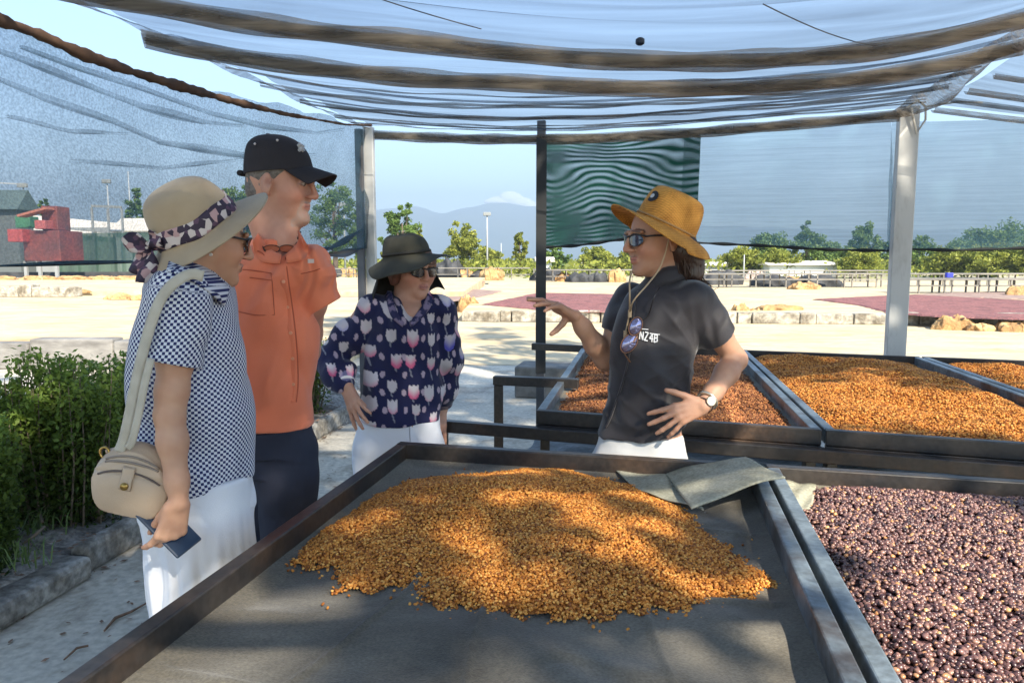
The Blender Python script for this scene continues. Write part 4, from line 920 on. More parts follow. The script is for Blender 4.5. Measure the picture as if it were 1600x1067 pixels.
def hand(F, wrist, d, back, thumb_side, bends, spread=(.22, .06, -.08, -.24), sc=1.0, thumb=((.9, .3), (.5, .0), (.2, .0)), r0=.0088, tdir=None):
    """wrist point, finger direction, back-of-hand normal, thumb side sign; bends: (b1,b2,b3) per finger; returns tips"""
    d = Vector(d).normalized(); bk = Vector(back); bk = (bk-d*bk.dot(d)).normalized(); l = d.cross(bk)*thumb_side; w_ = Vector(wrist); pl_ = -bk
    tips = []; off = (.028, .009, -.010, -.027); LK = (.088, .090, .085, .077)
    for i in range(4):
        k = w_+d*LK[i]*sc+l*off[i]*sc+bk*(.004 if i in (1, 2) else 0)*sc; s0 = w_+l*off[i]*.55*sc+d*.006
        F.cap(s0, k, .0130*sc, .0108*sc, .008)
        F.cap(s0+pl_*.006*sc, w_.lerp(k, .8)+pl_*.007*sc, .0115*sc, .0100*sc, .008)
        a = spread[i]; dd = (d*math.cos(a)+l*math.sin(a)).normalized(); p = k; L3 = ((.042, .026, .020), (.046, .030, .021), (.042, .028, .021), (.034, .021, .019))[i]; ang = 0
        rr_ = [r0*sc*(1, 1.02, .98, .86)[i]*q for q in (1.08, 1.0, .92, .78)]
        for j in range(3):
            ang += bends[i][j]; dj = (dd*math.cos(ang)+pl_*math.sin(ang)).normalized(); q = p+dj*L3[j]*sc; F.cap(p, q, rr_[j], rr_[j+1], .004 if j else .008); p = q
        tips.append(p)
    p = w_+l*.022*sc+d*.016*sc+pl_*.004; td = Vector(tdir).normalized() if tdir is not None else None
    ang = [.75, .5, .35]; lens = (.042, .034, .027); rad = (.0135, .0112, .0100, .0082)
    for j in range(3):
        if td is None: dj = (d*math.cos(ang[j])+l*math.sin(ang[j])+pl_*thumb[j][1]).normalized()
        else: dj = (td*(1-.12*j)+d*.12*j+pl_*thumb[j][1]*.3).normalized()
        q = p+dj*lens[j]*sc; F.cap(p, q, rad[j]*sc, rad[j+1]*sc, .010 if j == 0 else .004); p = q
    tips.append(p); return tips
def hip_legs(F, hx, hy, hz_, kx, ax, r=(.085, .055, .038), grow=0, k=.03, az=.07, foot=True):
    for i in (0, 1):
        h_, kn_, an = hx[i], kx[i], ax[i]; F.cap(h_, kn_, r[0]+grow, r[1]+grow, k); F.cap(kn_, an, r[1]+grow, r[2]+grow, k)
def shoes(root, ank, fwd, m, ln=.25):
    f = Vector(fwd); f.z = 0; f.normalize()
    for a in ank:
        F = Field([a[0]-.25, a[1]-.25, -.01], [a[0]+.25, a[1]+.25, .16], .007); a = Vector((a[0], a[1], .045)); hl = a-f*.06; to = a+f*(ln-.09)
        F.cap(hl, to+Vector((0, 0, -.008)), .042, .034, .02); F.cap(hl+Vector((0, 0, .05)), a+Vector((0, 0, .04)), .038, .036, .02); F.half((0, 0, .003), (0, 0, -1), .004)
        V, Q = F.mesh(); vobj('shoe', V, Q, m, root)
def sections(rows, Y, b, dy=0):
    """rows: pixel y, left px, right px at depth Y -> loft sections"""
    out = []
    for i, (py, l, r_) in enumerate(rows):
        a = on_y(l, py, Y); c = on_y(r_, py, Y); bb = b[i] if hasattr(b, '__len__') else b; dd = dy[i] if hasattr(dy, '__len__') else dy; out.append((a.z, (a.x+c.x)/2, Y+dd, (c.x-a.x)/2, bb))
    return out
def J(px, py, Y): return tuple(on_y(px, py, Y))
def skin_colors(V, base, seed=0):
    c = np.tile(np.array(base, float), (len(V), 1)); n = vnoise(V, 28, seed)*.06+vnoise(V, 110, seed+1)*.05+vnoise(V, 260, seed+2)*.03
    return c*(1+n[:, None]*np.array([.6, 1, 1.1]))
def wrinkle(P, d, freq, seed, amp):
    d = np.array(d, float); d /= np.linalg.norm(d); w_ = P@d*freq+1.6*vnoise(P, 7, seed)+.6*vnoise(P, 17, seed+1); m = .5+.5*np.tanh(1.6*vnoise(P, 6, seed+2)); return amp*m*((.5+.5*np.cos(w_))**2.5-.45)*1.5
def cloth_folds(dirs, seed, amp=.006, freq=40):
    def fn(P):
        o = np.zeros(len(P))
        for i, d in enumerate(dirs): o += wrinkle(P, d, freq*(1+.3*i), seed+i*5, amp*(1-.15*i))
        return o+.0012*vnoise(P, 60, seed+50)
    return fn
def collar(F, C, m, root, pts_out, name='collar', thick=.005):
    pass
def rib(P, Q, name, m, root, thick=.004, smooth=True):
    """thin cloth strip between two point lists"""
    n = len(P); mb = MB().grid(lambda a, b: tuple(Vector(P[int(round(a*(n-1)))]).lerp(Vector(Q[int(round(a*(n-1)))]), b)), n, 4); return mb.build(name, m, root, smooth=smooth, solid=thick)
def densify(P, k=6):
    """smooth curve through the points"""
    P = [Vector(p) for p in P]; out = []
    for i in range(len(P)-1):
        p0, p1, p2, p3 = P[max(i-1, 0)], P[i], P[i+1], P[min(i+2, len(P)-1)]
        for j in range(k):
            t = j/k; out.append(.5*((2*p1)+(p2-p0)*t+(2*p0-5*p1+4*p2-p3)*t*t+(3*p1-p0-3*p2+p3)*t**3))
    out.append(P[-1]); return out
def hatmesh(name, c, M, rings, m, root, nseg=56, thick=.003, wave=None, nsub=4):
    """rings: (radius forward, radius side, height, forward shift) from the crown top to the brim edge"""
    Rg = densify([Vector((r[0], r[1], r[2])) for r in rings], nsub); Sh = densify([Vector((r[3], 0, 0)) for r in rings], nsub); c = np.array(c)
    V = []; F = []; n = len(Rg)
    for i in range(n):
        t = i/(n-1)
        for j in range(nseg):
            a = 2*math.pi*j/nseg; x = Rg[i][0]*math.cos(a)+Sh[i][0]; y = Rg[i][1]*math.sin(a); z = Rg[i][2]
            if wave: x, y, z = wave(t, a, x, y, z)
            V.append(c+M@np.array([x, y, z]))
    for i in range(n-1):
        for j in range(nseg): F.append((i*nseg+j, i*nseg+(j+1) % nseg, (i+1)*nseg+(j+1) % nseg, (i+1)*nseg+j))
    F.append(tuple(range(nseg))[::-1])
    return MB().add(V, F).build(name, m, root, smooth=True, solid=thick)
def person(X, Y, label): return empty('person', (X, Y, 0), 0, label, 'person', None)
def weave_mat(name, c1, c2, sc=160, rough=.8, bump=.5):
    m, nt, b = new_mat(name); L = nt.links.new; tc = N(nt, 'ShaderNodeTexCoord')
    w1 = N(nt, 'ShaderNodeTexWave'); w1.inputs['Scale'].default_value = sc/2; w1.bands_direction = 'Z'; w1.inputs['Distortion'].default_value = 1.5; w1.inputs['Detail'].default_value = 2
    w2 = N(nt, 'ShaderNodeTexWave'); w2.inputs['Scale'].default_value = sc/2; w2.bands_direction = 'DIAGONAL'; w2.inputs['Distortion'].default_value = 1.5
    n = N(nt, 'ShaderNodeTexNoise'); n.inputs['Scale'].default_value = 22; n.inputs['Detail'].default_value = 6
    for q in (w1, w2, n): L(tc.outputs['Object'], q.inputs['Vector'])
    mu = N(nt, 'ShaderNodeMath', operation='MULTIPLY'); L(w1.outputs['Fac'], mu.inputs[0]); L(w2.outputs['Fac'], mu.inputs[1]); ad = N(nt, 'ShaderNodeMath', operation='MULTIPLY_ADD'); L(mu.outputs[0], ad.inputs[0]); ad.inputs[1].default_value = .5
    L(n.outputs[0], ad.inputs[2]); r = N(nt, 'ShaderNodeValToRGB'); r.color_ramp.elements[0].position = .3; r.color_ramp.elements[1].position = .95
    r.color_ramp.elements[0].color = (*c1, 1); r.color_ramp.elements[1].color = (*c2, 1); L(ad.outputs[0], r.inputs[0]); L(r.outputs[0], b.inputs['Base Color']); b.inputs['Roughness'].default_value = rough
    bp = N(nt, 'ShaderNodeBump'); bp.inputs['Strength'].default_value = bump; bp.inputs['Distance'].default_value = .003; L(ad.outputs[0], bp.inputs['Height']); L(bp.outputs[0], b.inputs['Normal']); return m
def lens_shape(H, y0, y1, z0, z1, x0, curve_=.012, n=10):
    """wrap-round lens in head coordinates"""
    def f(a, b):
        t = b*2*math.pi; u = math.cos(t); v = math.sin(t); y = (y0+y1)/2+(y1-y0)/2*a*u*(abs(u)**-.0); z = (z0+z1)/2+(z1-z0)/2*a*v*(1-.12*u)
        return tuple(H.p(x0-curve_*(abs(y)/.06)**2*1.6, y, z))
    return MB().grid(lambda a, b: f(a, b), 8, 29)
M_lens = mat('dark_lens', (.012, .010, .012), rough=.08, spec=.9)
M_blens = mat('blue_lens', (.06, .10, .16), rough=.06, spec=1.0, metal=.5)
M_plast = mat('black_plastic', (.02, .018, .02), rough=.35)
def glasses(H, root, lens, z=(-.018, .020), sgn=1, x=.106):
    g = empty('sunglasses', H.p(.1, 0, 0)); g.parent = root; g.location = Vector(H.p(.1, 0, 0))-root.location
    for s in (-1, 1):
        lens_shape(H, s*.006, s*.060, z[0], z[1], x).build('lens', lens, g, smooth=True, solid=.002)
        MB().tube([H.p(x-.022, s*.066, .012), H.p(.05, s*.078, .012), H.p(-.005, s*.083, .010), H.p(-.02, s*.080, -.006)], .003*H.s, 6).build('temple', M_plast, g, smooth=True)
    MB().tube([H.p(x-.024, -.065, .013), H.p(x-.004, -.035, .020), H.p(x+.003, 0, .012), H.p(x-.004, .035, .020), H.p(x-.024, .065, .013)], .003*H.s, 6).build('frame', M_plast, g, smooth=True)
    return g

# ---------------------------------------------------------------- the guide (straw hat, dark polo shirt)
def guide():
    Y = 2.50; root = person(.46, Y, 'woman guide in straw hat and dark polo shirt, one hand raised, other on hip')
    H = Head(J(1028, 374, Y), frame((-.93, -.34, -.06)), 1.06)
    lo = [J(835, 400, Y)[0]-.03, Y-.36, -.01]; hi = [J(1175, 400, Y)[0]+.05, Y+.42, 1.72]
    F = Field(lo, hi, .0042)
    rows = [(436, 1008, 1078), (458, 975, 1108), (480, 968, 1105), (510, 958, 1100), (540, 953, 1090), (580, 951, 1082), (610, 948, 1077), (650, 940, 1072), (690, 930, 1076), (740, 926, 1080)]
    sec = sections(rows, Y, [.045, .10, .115, .125, .13, .12, .115, .12, .13, .13])
    F.loft(sec, .0, .03, grow=-.022)
    hz_ = J(1000, 740, Y)[2]
    hx = [(.36, Y, hz_), (.50, Y+.02, hz_)]; kx = [(.36, Y-.02, .47), (.51, Y+.03, .47)]; ax = [(.37, Y+.02, .08), (.52, Y+.05, .08)]
    hip_legs(F, hx, 0, 0, kx, ax); snapL = F.f.copy()
    sh, el, wr = Vector(J(1088, 472, Y-.06)), Vector(J(1150, 562, Y-.01)), Vector(J(1099, 634, Y-.17)); sr, er, wr2 = Vector(J(985, 470, Y+.12)), Vector(J(946, 562, Y+.10)), Vector(J(899, 494, Y+.02))
    F.cap(tuple(sh), tuple(sh.lerp(el, .25)), .050, .046, .03); F.cap(tuple(sr), tuple(sr.lerp(er, .3)), .050, .046, .03); snapU = F.f.copy()
    H.add(F); nb = Vector(J(1040, 434, Y+.01))
    F.chain([H.p(-.035, 0, -.055), H.p(-.04, 0, -.10), tuple(nb)], [.052, .050, .058], .025)
    # left arm (near side), hand on hip
    F.chain([tuple(sh), tuple(sh.lerp(el, .55)), tuple(el)], [.049, .042, .036], .02)
    F.chain([tuple(el), tuple(el.lerp(wr, .3)), tuple(el.lerp(wr, .7)), tuple(wr)], [.035, .039, .030, .0235], .02)
    hand(F, wr, (-.92, -.06, -.30), (.05, -.97, .12), 1, [(.10, .15, .1), (.05, .2, .1), (.1, .2, .15), (.15, .25, .2)], spread=(.02, -.12, -.34, -.55), sc=1.0, tdir=(-.90, -.05, .40))
    # right arm (far side), raised
    F.chain([tuple(sr), tuple(sr.lerp(er, .5)), tuple(er)], [.049, .043, .037], .02)
    F.chain([tuple(er), tuple(er.lerp(wr2, .35)), tuple(er.lerp(wr2, .75)), tuple(wr2)], [.036, .037, .029, .0225], .02)
    hand(F, wr2, (-.80, -.30, .42), (.35, .25, .90), 1, [(.05, .1, .1), (.12, .25, .1), (.35, .2, .1), (.45, .3, .15)], spread=(.12, .03, -.10, -.25), sc=.98, tdir=(-.45, -.45, -.55))
    V, Q = F.mesh(); V = relax(V, Q, 1, .35); base = (.53, .285, .185); col = skin_colors(V, base, 5); H.paint(V, col, base, lips=(.50, .18, .16))
    vobj('body', V, Q, M_skin, root, col)
    # polo shirt
    S = Field(lo, hi, .0042)
    S.loft(sec, .0, .03, grow=-.005)
    slv = sh.lerp(el, .60); slr = sr.lerp(er, .55); S.absorb(snapU, .013); S.half((0, Y, J(1000, 690, Y)[2]), (.10, .12, -1), .004)
    ad = (el-sh).normalized(); ar = (er-sr).normalized()
    S.ell(tuple(nb+Vector((0, 0, .055))), (.070, .064, .05), None, .01, 's')
    fl = cloth_folds([(.9, 0, .35), (.5, .2, -.85)], 11, .0065, 30)
    def fn(P):
        d = np.hypot(P[:, 0]-slv.x+.12, P[:, 2]-slv.z-.02); o = fl(P)
        # tension folds fanning out from the armpit and across the waist
        aa = np.arctan2(P[:, 2]-(slv.z-.05), P[:, 0]-(slv.x-.09)); o += -.0035*np.exp(-((np.hypot(P[:, 0]-slv.x+.09, P[:, 2]-slv.z+.05)-.13)/.09)**2)*(1-np.abs(np.sin(aa*7)))**2
        o += -.007*np.exp(-((P[:, 2]-1.02)/.12)**2)*(1-np.abs(np.sin(P[:, 0]*26+P[:, 2]*34)))**2
        return o
    S.folds(fn); sleeve(S, sh+Vector((-.02, 0, .004)), slv, .061, .062, .047, ad, .03); sleeve(S, sr, slr, .058, .056, .050, ar, .03); V, Q = S.mesh(); V = relax(V, Q, 1, .4)
    shm = mat('charcoal_polo', (.018, .015, .019), (.028, .024, .029), rough=.62, scale=9, bump=.2, bscale=600, spec=.45, sheen=.3)
    crease(shm, .8, 7, .05, (1, 1, .7), 3); sho = vobj('polo_shirt', V, Q, shm, root)
    # stand-up collar
    ring = []
    for i in range(25):
        a = -math.pi*.93+i/24*math.pi*1.86; f = -math.cos(a-.32); 
        p = nb+Vector((-.078*math.cos(a)*1.10+.002, .072*math.sin(a), -.018-.026*math.cos(a))); q = nb+Vector((-.064*math.cos(a)+.004, .060*math.sin(a), .040-.026*max(0, math.cos(a))**1.5)); ring.append((p, q))
    rib([a for a, b in ring], [b for a, b in ring], 'collar', shm, sho, .005)
    # placket line and buttons
    pk = [S.hit(x, y, .003) for x, y in ((997, 455), (992, 480), (988, 505), (985, 540), (980, 570), (972, 600), (962, 630), (953, 655), (946, 668))]; pk = [p for p in pk if p]
    MB().tube(densify(pk, 4), .0035, 5).build('placket', shm, sho, smooth=True)
    # badge lettering on the chest
    wm = mat('white_print', (.80, .80, .82), rough=.7)
    glyph = {'N': [[(0, 0), (0, 1)], [(0, 1), (.62, 0)], [(.62, 0), (.62, 1)]], 'Z': [[(0, 1), (.62, 1)], [(.62, 1), (0, 0)], [(0, 0), (.66, 0)]], '4': [[(.5, 0), (.5, 1)], [(.5, 1), (0, .35)], [(0, .35), (.72, .35)]], 'B': [[(0, 0), (0, 1)], [(0, 1), (.5, .9)], [(.5, .9), (.5, .6)], [(.5, .6), (0, .52)], [(.5, .6), (.6, .2)], [(.6, .2), (0, 0)]]}
    mb = MB(); x0 = 999
    for ch in 'NZ4B':
        for a, b in glyph[ch]:
            pts = []
            for t in (0, .5, 1):
                gx = a[0]+(b[0]-a[0])*t; gy = a[1]+(b[1]-a[1])*t; px = x0+gx*8.2+gy*1.2; py = 530+(px-999)*.22-gy*13; h_ = S.hit(px, py, .0035); pts.append(h_)
            if all(pts): mb.tube(pts, .0022, 4)
        x0 += 7.6
    # bar over the lettering
    for (xa, ya, xb, yb) in ((1001, 514, 1013, 515), (1015, 521, 1031, 523)):
        pts = [S.hit(xa+(xb-xa)*t, ya+(yb-ya)*t, .0035) for t in (0, .5, 1)]
        if all(pts): mb.tube(pts, .0016, 4)
    mb.build('chest_print', wm, sho)
    # trousers
    T = Field(lo, [hi[0], hi[1], 1.05], .0042)
    ts = sections([(660, 934, 1070), (700, 926, 1076), (745, 922, 1082)], Y, [.105, .13, .135]); T.loft(ts+[(ts[-1][0]-.09, ts[-1][1], Y, .17, .125)], 0, .03, grow=-.014); T.absorb(snapL, .005); T.half((0, 0, .885), (0, 0, 1), .01); T.half((0, 0, .09), (0, 0, -1), .01)
    hip_legs(T, hx, 0, 0, kx, ax, grow=.022); T.folds(cloth_folds([(.3, 0, 1), (1, 0, .3)], 21, .006, 30)); V, Q = T.mesh()
    V = relax(V, Q, 1, .4); tro = vobj('trousers', V, Q, mat('cream_trousers', (.72, .70, .67), (.66, .64, .61), rough=.85, scale=6, bump=.15, bscale=400), root)
    shoes(root, ax, (-.9, -.4, 0), M_plast)
    # hair: shoulder-length, behind the ear
    W = Field([H.c[0]-.10, H.c[1]-.2, H.c[2]-.28], [H.c[0]+.24, H.c[1]+.2, H.c[2]+.16], .0042)
    W.ell(H.p(-.018, 0, .032), np.array([.093, .080, .080])*H.s, H.M, .01); W.ell(H.p(.10, 0, .0), np.array([.075, .10, .07])*H.s, H.M, .012, 's'); W.ell(H.p(.055, -.07, -.05), (.05, .05, .07), H.M, .01, 's'); W.ell(H.p(.055, .07, -.05), (.05, .05, .07), H.M, .01, 's')
    h0, h1, h2 = H.p(-.06, .0, .0), J(1077, 405, Y+.03), J(1086, 432, Y+.02)
    for s in (-1, 1): W.chain([H.p(-.040, s*.042, -.01), H.p(-.068, s*.05, -.05), tuple(np.array(H.p(-.085, s*.045, -.105))), tuple(np.array(H.p(-.10, s*.04, -.145)))], [.040, .044, .040, .022], .03)
    W.ell(H.p(.0, .083, .0), (.022, .02, .036), H.M, .006, 's')
    def hf(P):
        L = H.loc(P); a = np.arctan2(L[:, 1], L[:, 0]+.03); return -.0045*(np.sin(a*46+4*vnoise(P, 14, 3)+L[:, 2]*20)**2)-.003*vnoise(P, 70, 6)
    W.folds(hf); V, Q = W.mesh(); hm = mat('dark_brown_hair', (.030, .016, .012), (.075, .038, .026), rough=.42, scale=30, spec=.5, stretch=(1, 1, .15)); hair = vobj('hair', V, Q, hm, root)
    rr = random.Random(4); mb = MB()
    for i in range(110):
        s = rr.choice((-1, 1, 1)); a = Vector(H.p(-.06+rr.uniform(-.035, .035), s*rr.uniform(.0, .085), -.05)); b = a+Vector((rr.uniform(.0, .03), rr.uniform(-.02, .02), -.06)); c = Vector(H.p(-.11+rr.uniform(-.04, .05), s*rr.uniform(0, .085), rr.uniform(-.15, -.185))); mb.tube([a, b, c, c+Vector((rr.uniform(.0, .018), rr.uniform(-.01, .01), rr.uniform(-.002, .012)))], [.0026, .0024, .0018, .0006], 4, False)
    mb.build('loose_strands', hm, hair, smooth=True)
    # straw hat
    hat_up = Vector((.42, -.06, .90)); Hf = frame(Vector((-.93, -.34, -.06))+hat_up*-(Vector((-.93, -.34, -.06)).dot(hat_up)), tuple(hat_up)); hc = np.array(J(1040, 354, Y))
    straw = weave_mat('straw', (.36, .135, .016), (.80, .38, .07), 120, .8, .9)
    def wv(t, a, x, y, z):
        if t > .62:
            q = (t-.62)/.38; z += q*q*(.012*math.cos(a)**2*(1 if math.cos(a) > 0 else .2)-.026*math.sin(a)**2)-.010*q*q*(math.cos(a) < 0)
        return x, y, z
    hatmesh('straw_hat', hc, Hf, [(.002, .002, .116, -.004), (.050, .044, .117, -.004), (.082, .070, .110, -.002), (.098, .083, .086, 0), (.106, .089, .045, 0), (.110, .092, .004, 0), (.118, .099, -.004, .0), (.150, .130, -.008, .003), (.176, .155, -.014, .006), (.192, .170, -.020, .008)], straw, root, 64, .003, wv)
    bp_ = [Vector(hc+Hf@np.array([.112*math.cos(t*2*math.pi/48), .094*math.sin(t*2*math.pi/48), .006])) for t in range(49)]; MB().tube(bp_, .0035, 6, False).build('hat_band', mat('band_tan', (.42, .24, .10), rough=.8), root, smooth=True)
    cpt = Vector(hc+Hf@np.array([.1015, .012, .066])); nrm = Vector(Hf@np.array([1, .12, .18])).normalized()
    def pf(a, b):
        t = b*2*math.pi; u = Vector(Hf@np.array([0, 1, 0])); v = nrm.cross(u); r_ = a; x_, y_ = r_*math.cos(t)*.026, r_*math.sin(t)*.020; return tuple(cpt+u*x_+v*y_+nrm*(.004-x_*x_*5.5))
    MB().grid(pf, 5, 25).build('hat_patch', mat('black_patch', (.015, .015, .017), rough=.7), root, smooth=True)
    MB().grid(lambda a, b: tuple(Vector(pf(.42*a, b))+nrm*.002), 4, 9).build('patch_emblem', mat('pale_emblem', (.55, .55, .55), rough=.7), root)
    glasses(H, root, M_blens)
    # chin cord of the hat and the spare glasses hanging on it
    cordm = mat('leather_cord', (.50, .36, .22), rough=.8)
    ch = [Vector(H.p(.005, .088, .045)), Vector(H.p(.022, .084, -.03)), Vector(J(1030, 420, Y-.10)), Vector(J(1012, 444, Y-.14)), Vector(J(990, 470, Y-.155))]
    e = S.hit(984, 490, .010); ch.append(e or Vector(J(984, 490, Y-.16))); e = S.hit(977, 522, .010); ch.append(e or Vector(J(977, 522, Y-.16)))
    MB().tube(densify(ch, 6), .0028, 6).build('chin_cord', cordm, root, smooth=True)
    ch2 = [Vector(H.p(.03, -.07, -.05)), Vector(J(985, 432, Y-.05)), Vector(J(984, 460, Y-.13)), ch[-2]]
    MB().tube(densify(ch2, 6), .0028, 6).build('chin_cord', cordm, root, smooth=True)
    for k in (-2, -1): MB().tube([ch[k]+Vector((0, -.003, .012)), ch[k]+Vector((0, -.003, -.012))], .0065, 8).build('toggle', cordm, root)
    st = [Vector(J(1030, 450, Y-.10)), Vector(J(1022, 464, Y-.135)), S.hit(1013, 492, .006) or Vector(J(1013, 492, Y-.14)), S.hit(1000, 500, .008) or Vector(J(1000, 500, Y-.14))]
    g0 = S.hit(990, 520, .018) or Vector(J(990, 520, Y-.15)); gl = empty('hanging_sunglasses', g0, 0, 'sunglasses with bluish lenses hanging on a cord at the guide\'s chest', 'sunglasses')
    MB().tube(densify(st, 5), .0026, 6).build('cord', M_plast, gl, smooth=True)
    gm = mat('violet_lens', (.20, .20, .34), rough=.05, metal=.7, spec=1)
    for (cx, cy, rx, rz_, t) in ((993, 510, 10, 14, .2), (983, 536, 12, 15, .35)):
        c = S.hit(cx, cy, .018) or Vector(J(cx, cy, Y-.15)); s_ = c.y/FPX
        MB().grid(lambda a, b: tuple(c+Vector((rx*s_*a*math.cos(b*6.283)+t*rz_*s_*a*math.sin(b*6.283), -.008*(1-a*a), rz_*s_*a*math.sin(b*6.283)))), 6, 25).build('lens', gm, gl, smooth=True, solid=.0015)
        MB().tube([tuple(c+Vector((rx*s_*1.04*math.cos(b*.2618)+t*rz_*s_*math.sin(b*.2618), -.001, rz_*s_*1.04*math.sin(b*.2618)))) for b in range(25)], .0018, 5, False).build('lens_rim', mat('brown_rim', (.14, .06, .03), rough=.4), gl, smooth=True)
    c1_, c2_ = (S.hit(972, 548, .02) or g0), (S.hit(985, 566, .012) or g0); MB().tube([c2_, c1_.lerp(c2_, .3), (S.hit(996, 525, .02) or g0)], .0025, 6).build('temple', mat('brown_rim2', (.16, .07, .03), rough=.4), gl, smooth=True)
    # watch and bracelet
    wd = (wr-el).normalized(); wp = wr-wd*.018; u_ = wd.cross(Vector((0, -1, 0))).normalized(); v_ = wd.cross(u_)
    for off, rad, mt, th, nm in ((-.012, .031, mat('steel_watch', (.70, .62, .50), rough=.3, metal=.8), .0055, 'watch_band'), (.012, .0285, mat('dark_bracelet', (.10, .06, .05), rough=.5), .0022, 'bracelet')):
        MB().tube([tuple(wp+wd*off+(u_*math.cos(t*.2618)+v_*math.sin(t*.2618))*rad) for t in range(25)], th, 6, False).build(nm, mt, root, smooth=True)
    fc = wp-wd*.012+Vector((.0, -.034, .004)); MB().tube([tuple(fc), tuple(fc+Vector((.002, -.008, .001)))], .015, 14).build('watch_face', mat('watch_dial', (.62, .60, .50), rough=.2, metal=.5), root)
guide()

# ---------------------------------------------------------------- woman with the olive hat
def olive_woman():
    Y = 3.0; root = person(-.46, Y, 'woman in an olive brimmed hat and navy tulip print blouse, one hand on the rail')
    H = Head(J(645, 421, Y), frame((.60, -.79, -.10)), 1.0)
    lo = [J(498, 500, Y)[0]-.04, Y-.34, -.01]; hi = [J(722, 500, Y)[0]+.05, Y+.32, 1.66]
    F = Field(lo, hi, .0044)
    rows = [(462, 606, 670), (478, 572, 698), (500, 568, 696), (530, 572, 692), (570, 570, 690), (610, 563, 694), (650, 556, 692), (700, 556, 690)]
    sec = sections(rows, Y, [.05, .11, .125, .135, .13, .13, .135, .135]); F.loft(sec, -.2, .03, grow=-.026)
    hz_ = J(620, 705, Y)[2]; hx = [(J(592, 700, Y)[0], Y, hz_), (J(655, 700, Y)[0], Y, hz_)]; kx = [(hx[0][0]-.005, Y-.02, .45), (hx[1][0]+.005, Y-.02, .45)]; ax = [(hx[0][0]-.01, Y+.02, .08), (hx[1][0]+.01, Y+.02, .08)]
    hip_legs(F, hx, 0, 0, kx, ax); snapL = F.f.copy()
    sr, er, wr = Vector(J(580, 487, Y)), Vector(J(519, 562, Y+.02)), Vector(J(541, 603, Y-.10)); sl, el, wl_ = Vector(J(688, 486, Y)), Vector(J(700, 562, Y+.04)), Vector(J(688, 632, Y+.12))
    F.cap(tuple(sr), tuple(sr.lerp(er, .5)), .048, .042, .03); F.cap(tuple(sl), tuple(sl.lerp(el, .5)), .046, .042, .03); snapU = F.f.copy(); H.add(F); nb = Vector(J(638, 470, Y))
    F.chain([H.p(-.03, 0, -.055), H.p(-.035, 0, -.095), tuple(nb)], [.050, .050, .056], .025)
    F.chain([tuple(sr), tuple(sr.lerp(er, .5)), tuple(er)], [.050, .042, .034], .03); F.chain([tuple(er), tuple(er.lerp(wr, .5)), tuple(wr)], [.034, .033, .024], .02)
    hand(F, wr, (.42, -.30, -.85), (-.40, -.86, .0), 1, [(.1, .15, .1), (.1, .15, .1), (.1, .2, .15), (.15, .25, .2)], spread=(.28, .10, -.06, -.20), sc=.98, tdir=(.85, -.25, -.45))
    F.chain([tuple(sl), tuple(sl.lerp(el, .5)), tuple(el)], [.048, .042, .034], .03); F.chain([tuple(el), tuple(el.lerp(wl_, .5)), tuple(wl_)], [.034, .032, .024], .02)
    hand(F, wl_, (-.10, -.25, -.96), (.05, -.97, .25), -1, [(.15, .2, .15), (.10, .25, .15), (.12, .25, .2), (.2, .3, .2)], spread=(.14, .05, -.05, -.18), sc=.98, tdir=(-.55, -.1, -.8))
    V, Q = F.mesh(); V = relax(V, Q, 1, .3); base = (.54, .29, .20); col = skin_colors(V, base, 9); H.paint(V, col, base, lips=(.50, .17, .17)); vobj('body', V, Q, M_skin, root, col)
    S = Field(lo, hi, .0044); S.loft(sec, -.2, .03, grow=-.006); S.absorb(snapU, .016); S.half((0, Y, J(620, 656, Y)[2]), (0, 0, -1), .004)
    S.chain([tuple(sr+Vector((.02, 0, .0))), tuple(sr.lerp(er, .5)), tuple(er), tuple(er.lerp(wr, .55)), tuple(er.lerp(wr, .9))], [.056, .060, .060, .062, .040], .025)
    S.chain([tuple(sl+Vector((-.01, 0, 0))), tuple(sl.lerp(el, .5)), tuple(el), tuple(el.lerp(wl_, .6)), tuple(el.lerp(wl_, .93))], [.054, .056, .054, .056, .046], .022)
    S.cap(tuple(nb+Vector((.035, -.135, -.085))), tuple(nb+Vector((.018, -.07, .04))), .014, .058, .01, 's'); S.ell(tuple(nb+Vector((0, 0, .05))), (.066, .062, .05), None, .01, 's')
    S.folds(cloth_folds([(1, 0, .15), (.5, .3, .8)], 31, .0105, 28)); V, Q = S.mesh(); V = relax(V, Q, 1, .35)
    # printed tulips: colour per point, cell by cell, following body and sleeves
    o1 = sr; U = V[:, 0]+.55*(V[:, 1]-Y); W_ = V[:, 2].copy()
    cw, chh = .082, .100; ci = np.floor(U/cw).astype(int); offz = (np.abs(ci*7919) % 5)/5*chh; cj = np.floor((W_+offz)/chh).astype(int)
    seed_ = (ci*73856093) ^ (cj*19349663); rnd = lambda k: (np.abs((seed_*(k*2+1)*2654435761+k*97) >> 7) % 1000)/1000
    cx = (ci+.5)*cw+(rnd(1)-.5)*.030; cz = (cj+.55)*chh-offz+(rnd(2)-.5)*.030; u = U-cx; v = W_-cz; rx = .017+.010*rnd(3); rz_ = rx*1.25+.006*rnd(4)
    tt = v/rz_; wd_ = rx*np.sqrt(np.clip(1-np.minimum(tt, 0)**2, 0, 1))*(1-.12*np.maximum(tt, 0)); topz = .62+.30*np.abs(np.cos(u/rx*3.6)); e = np.where((np.abs(u) < wd_) & (tt < topz) & (tt > -1), .5, 2)
    col = np.tile(np.array([.012, .014, .060]), (len(V), 1)); stem = (np.abs(u-.004*np.sin(v*60)) < .0026) & (v < 0); col[stem] = (.22, .22, .26)
    fl_ = e < 1; pet = np.array([.62, .56, .58]); pink = np.array([.62, .12, .24]); vio = np.array([.10, .10, .48])
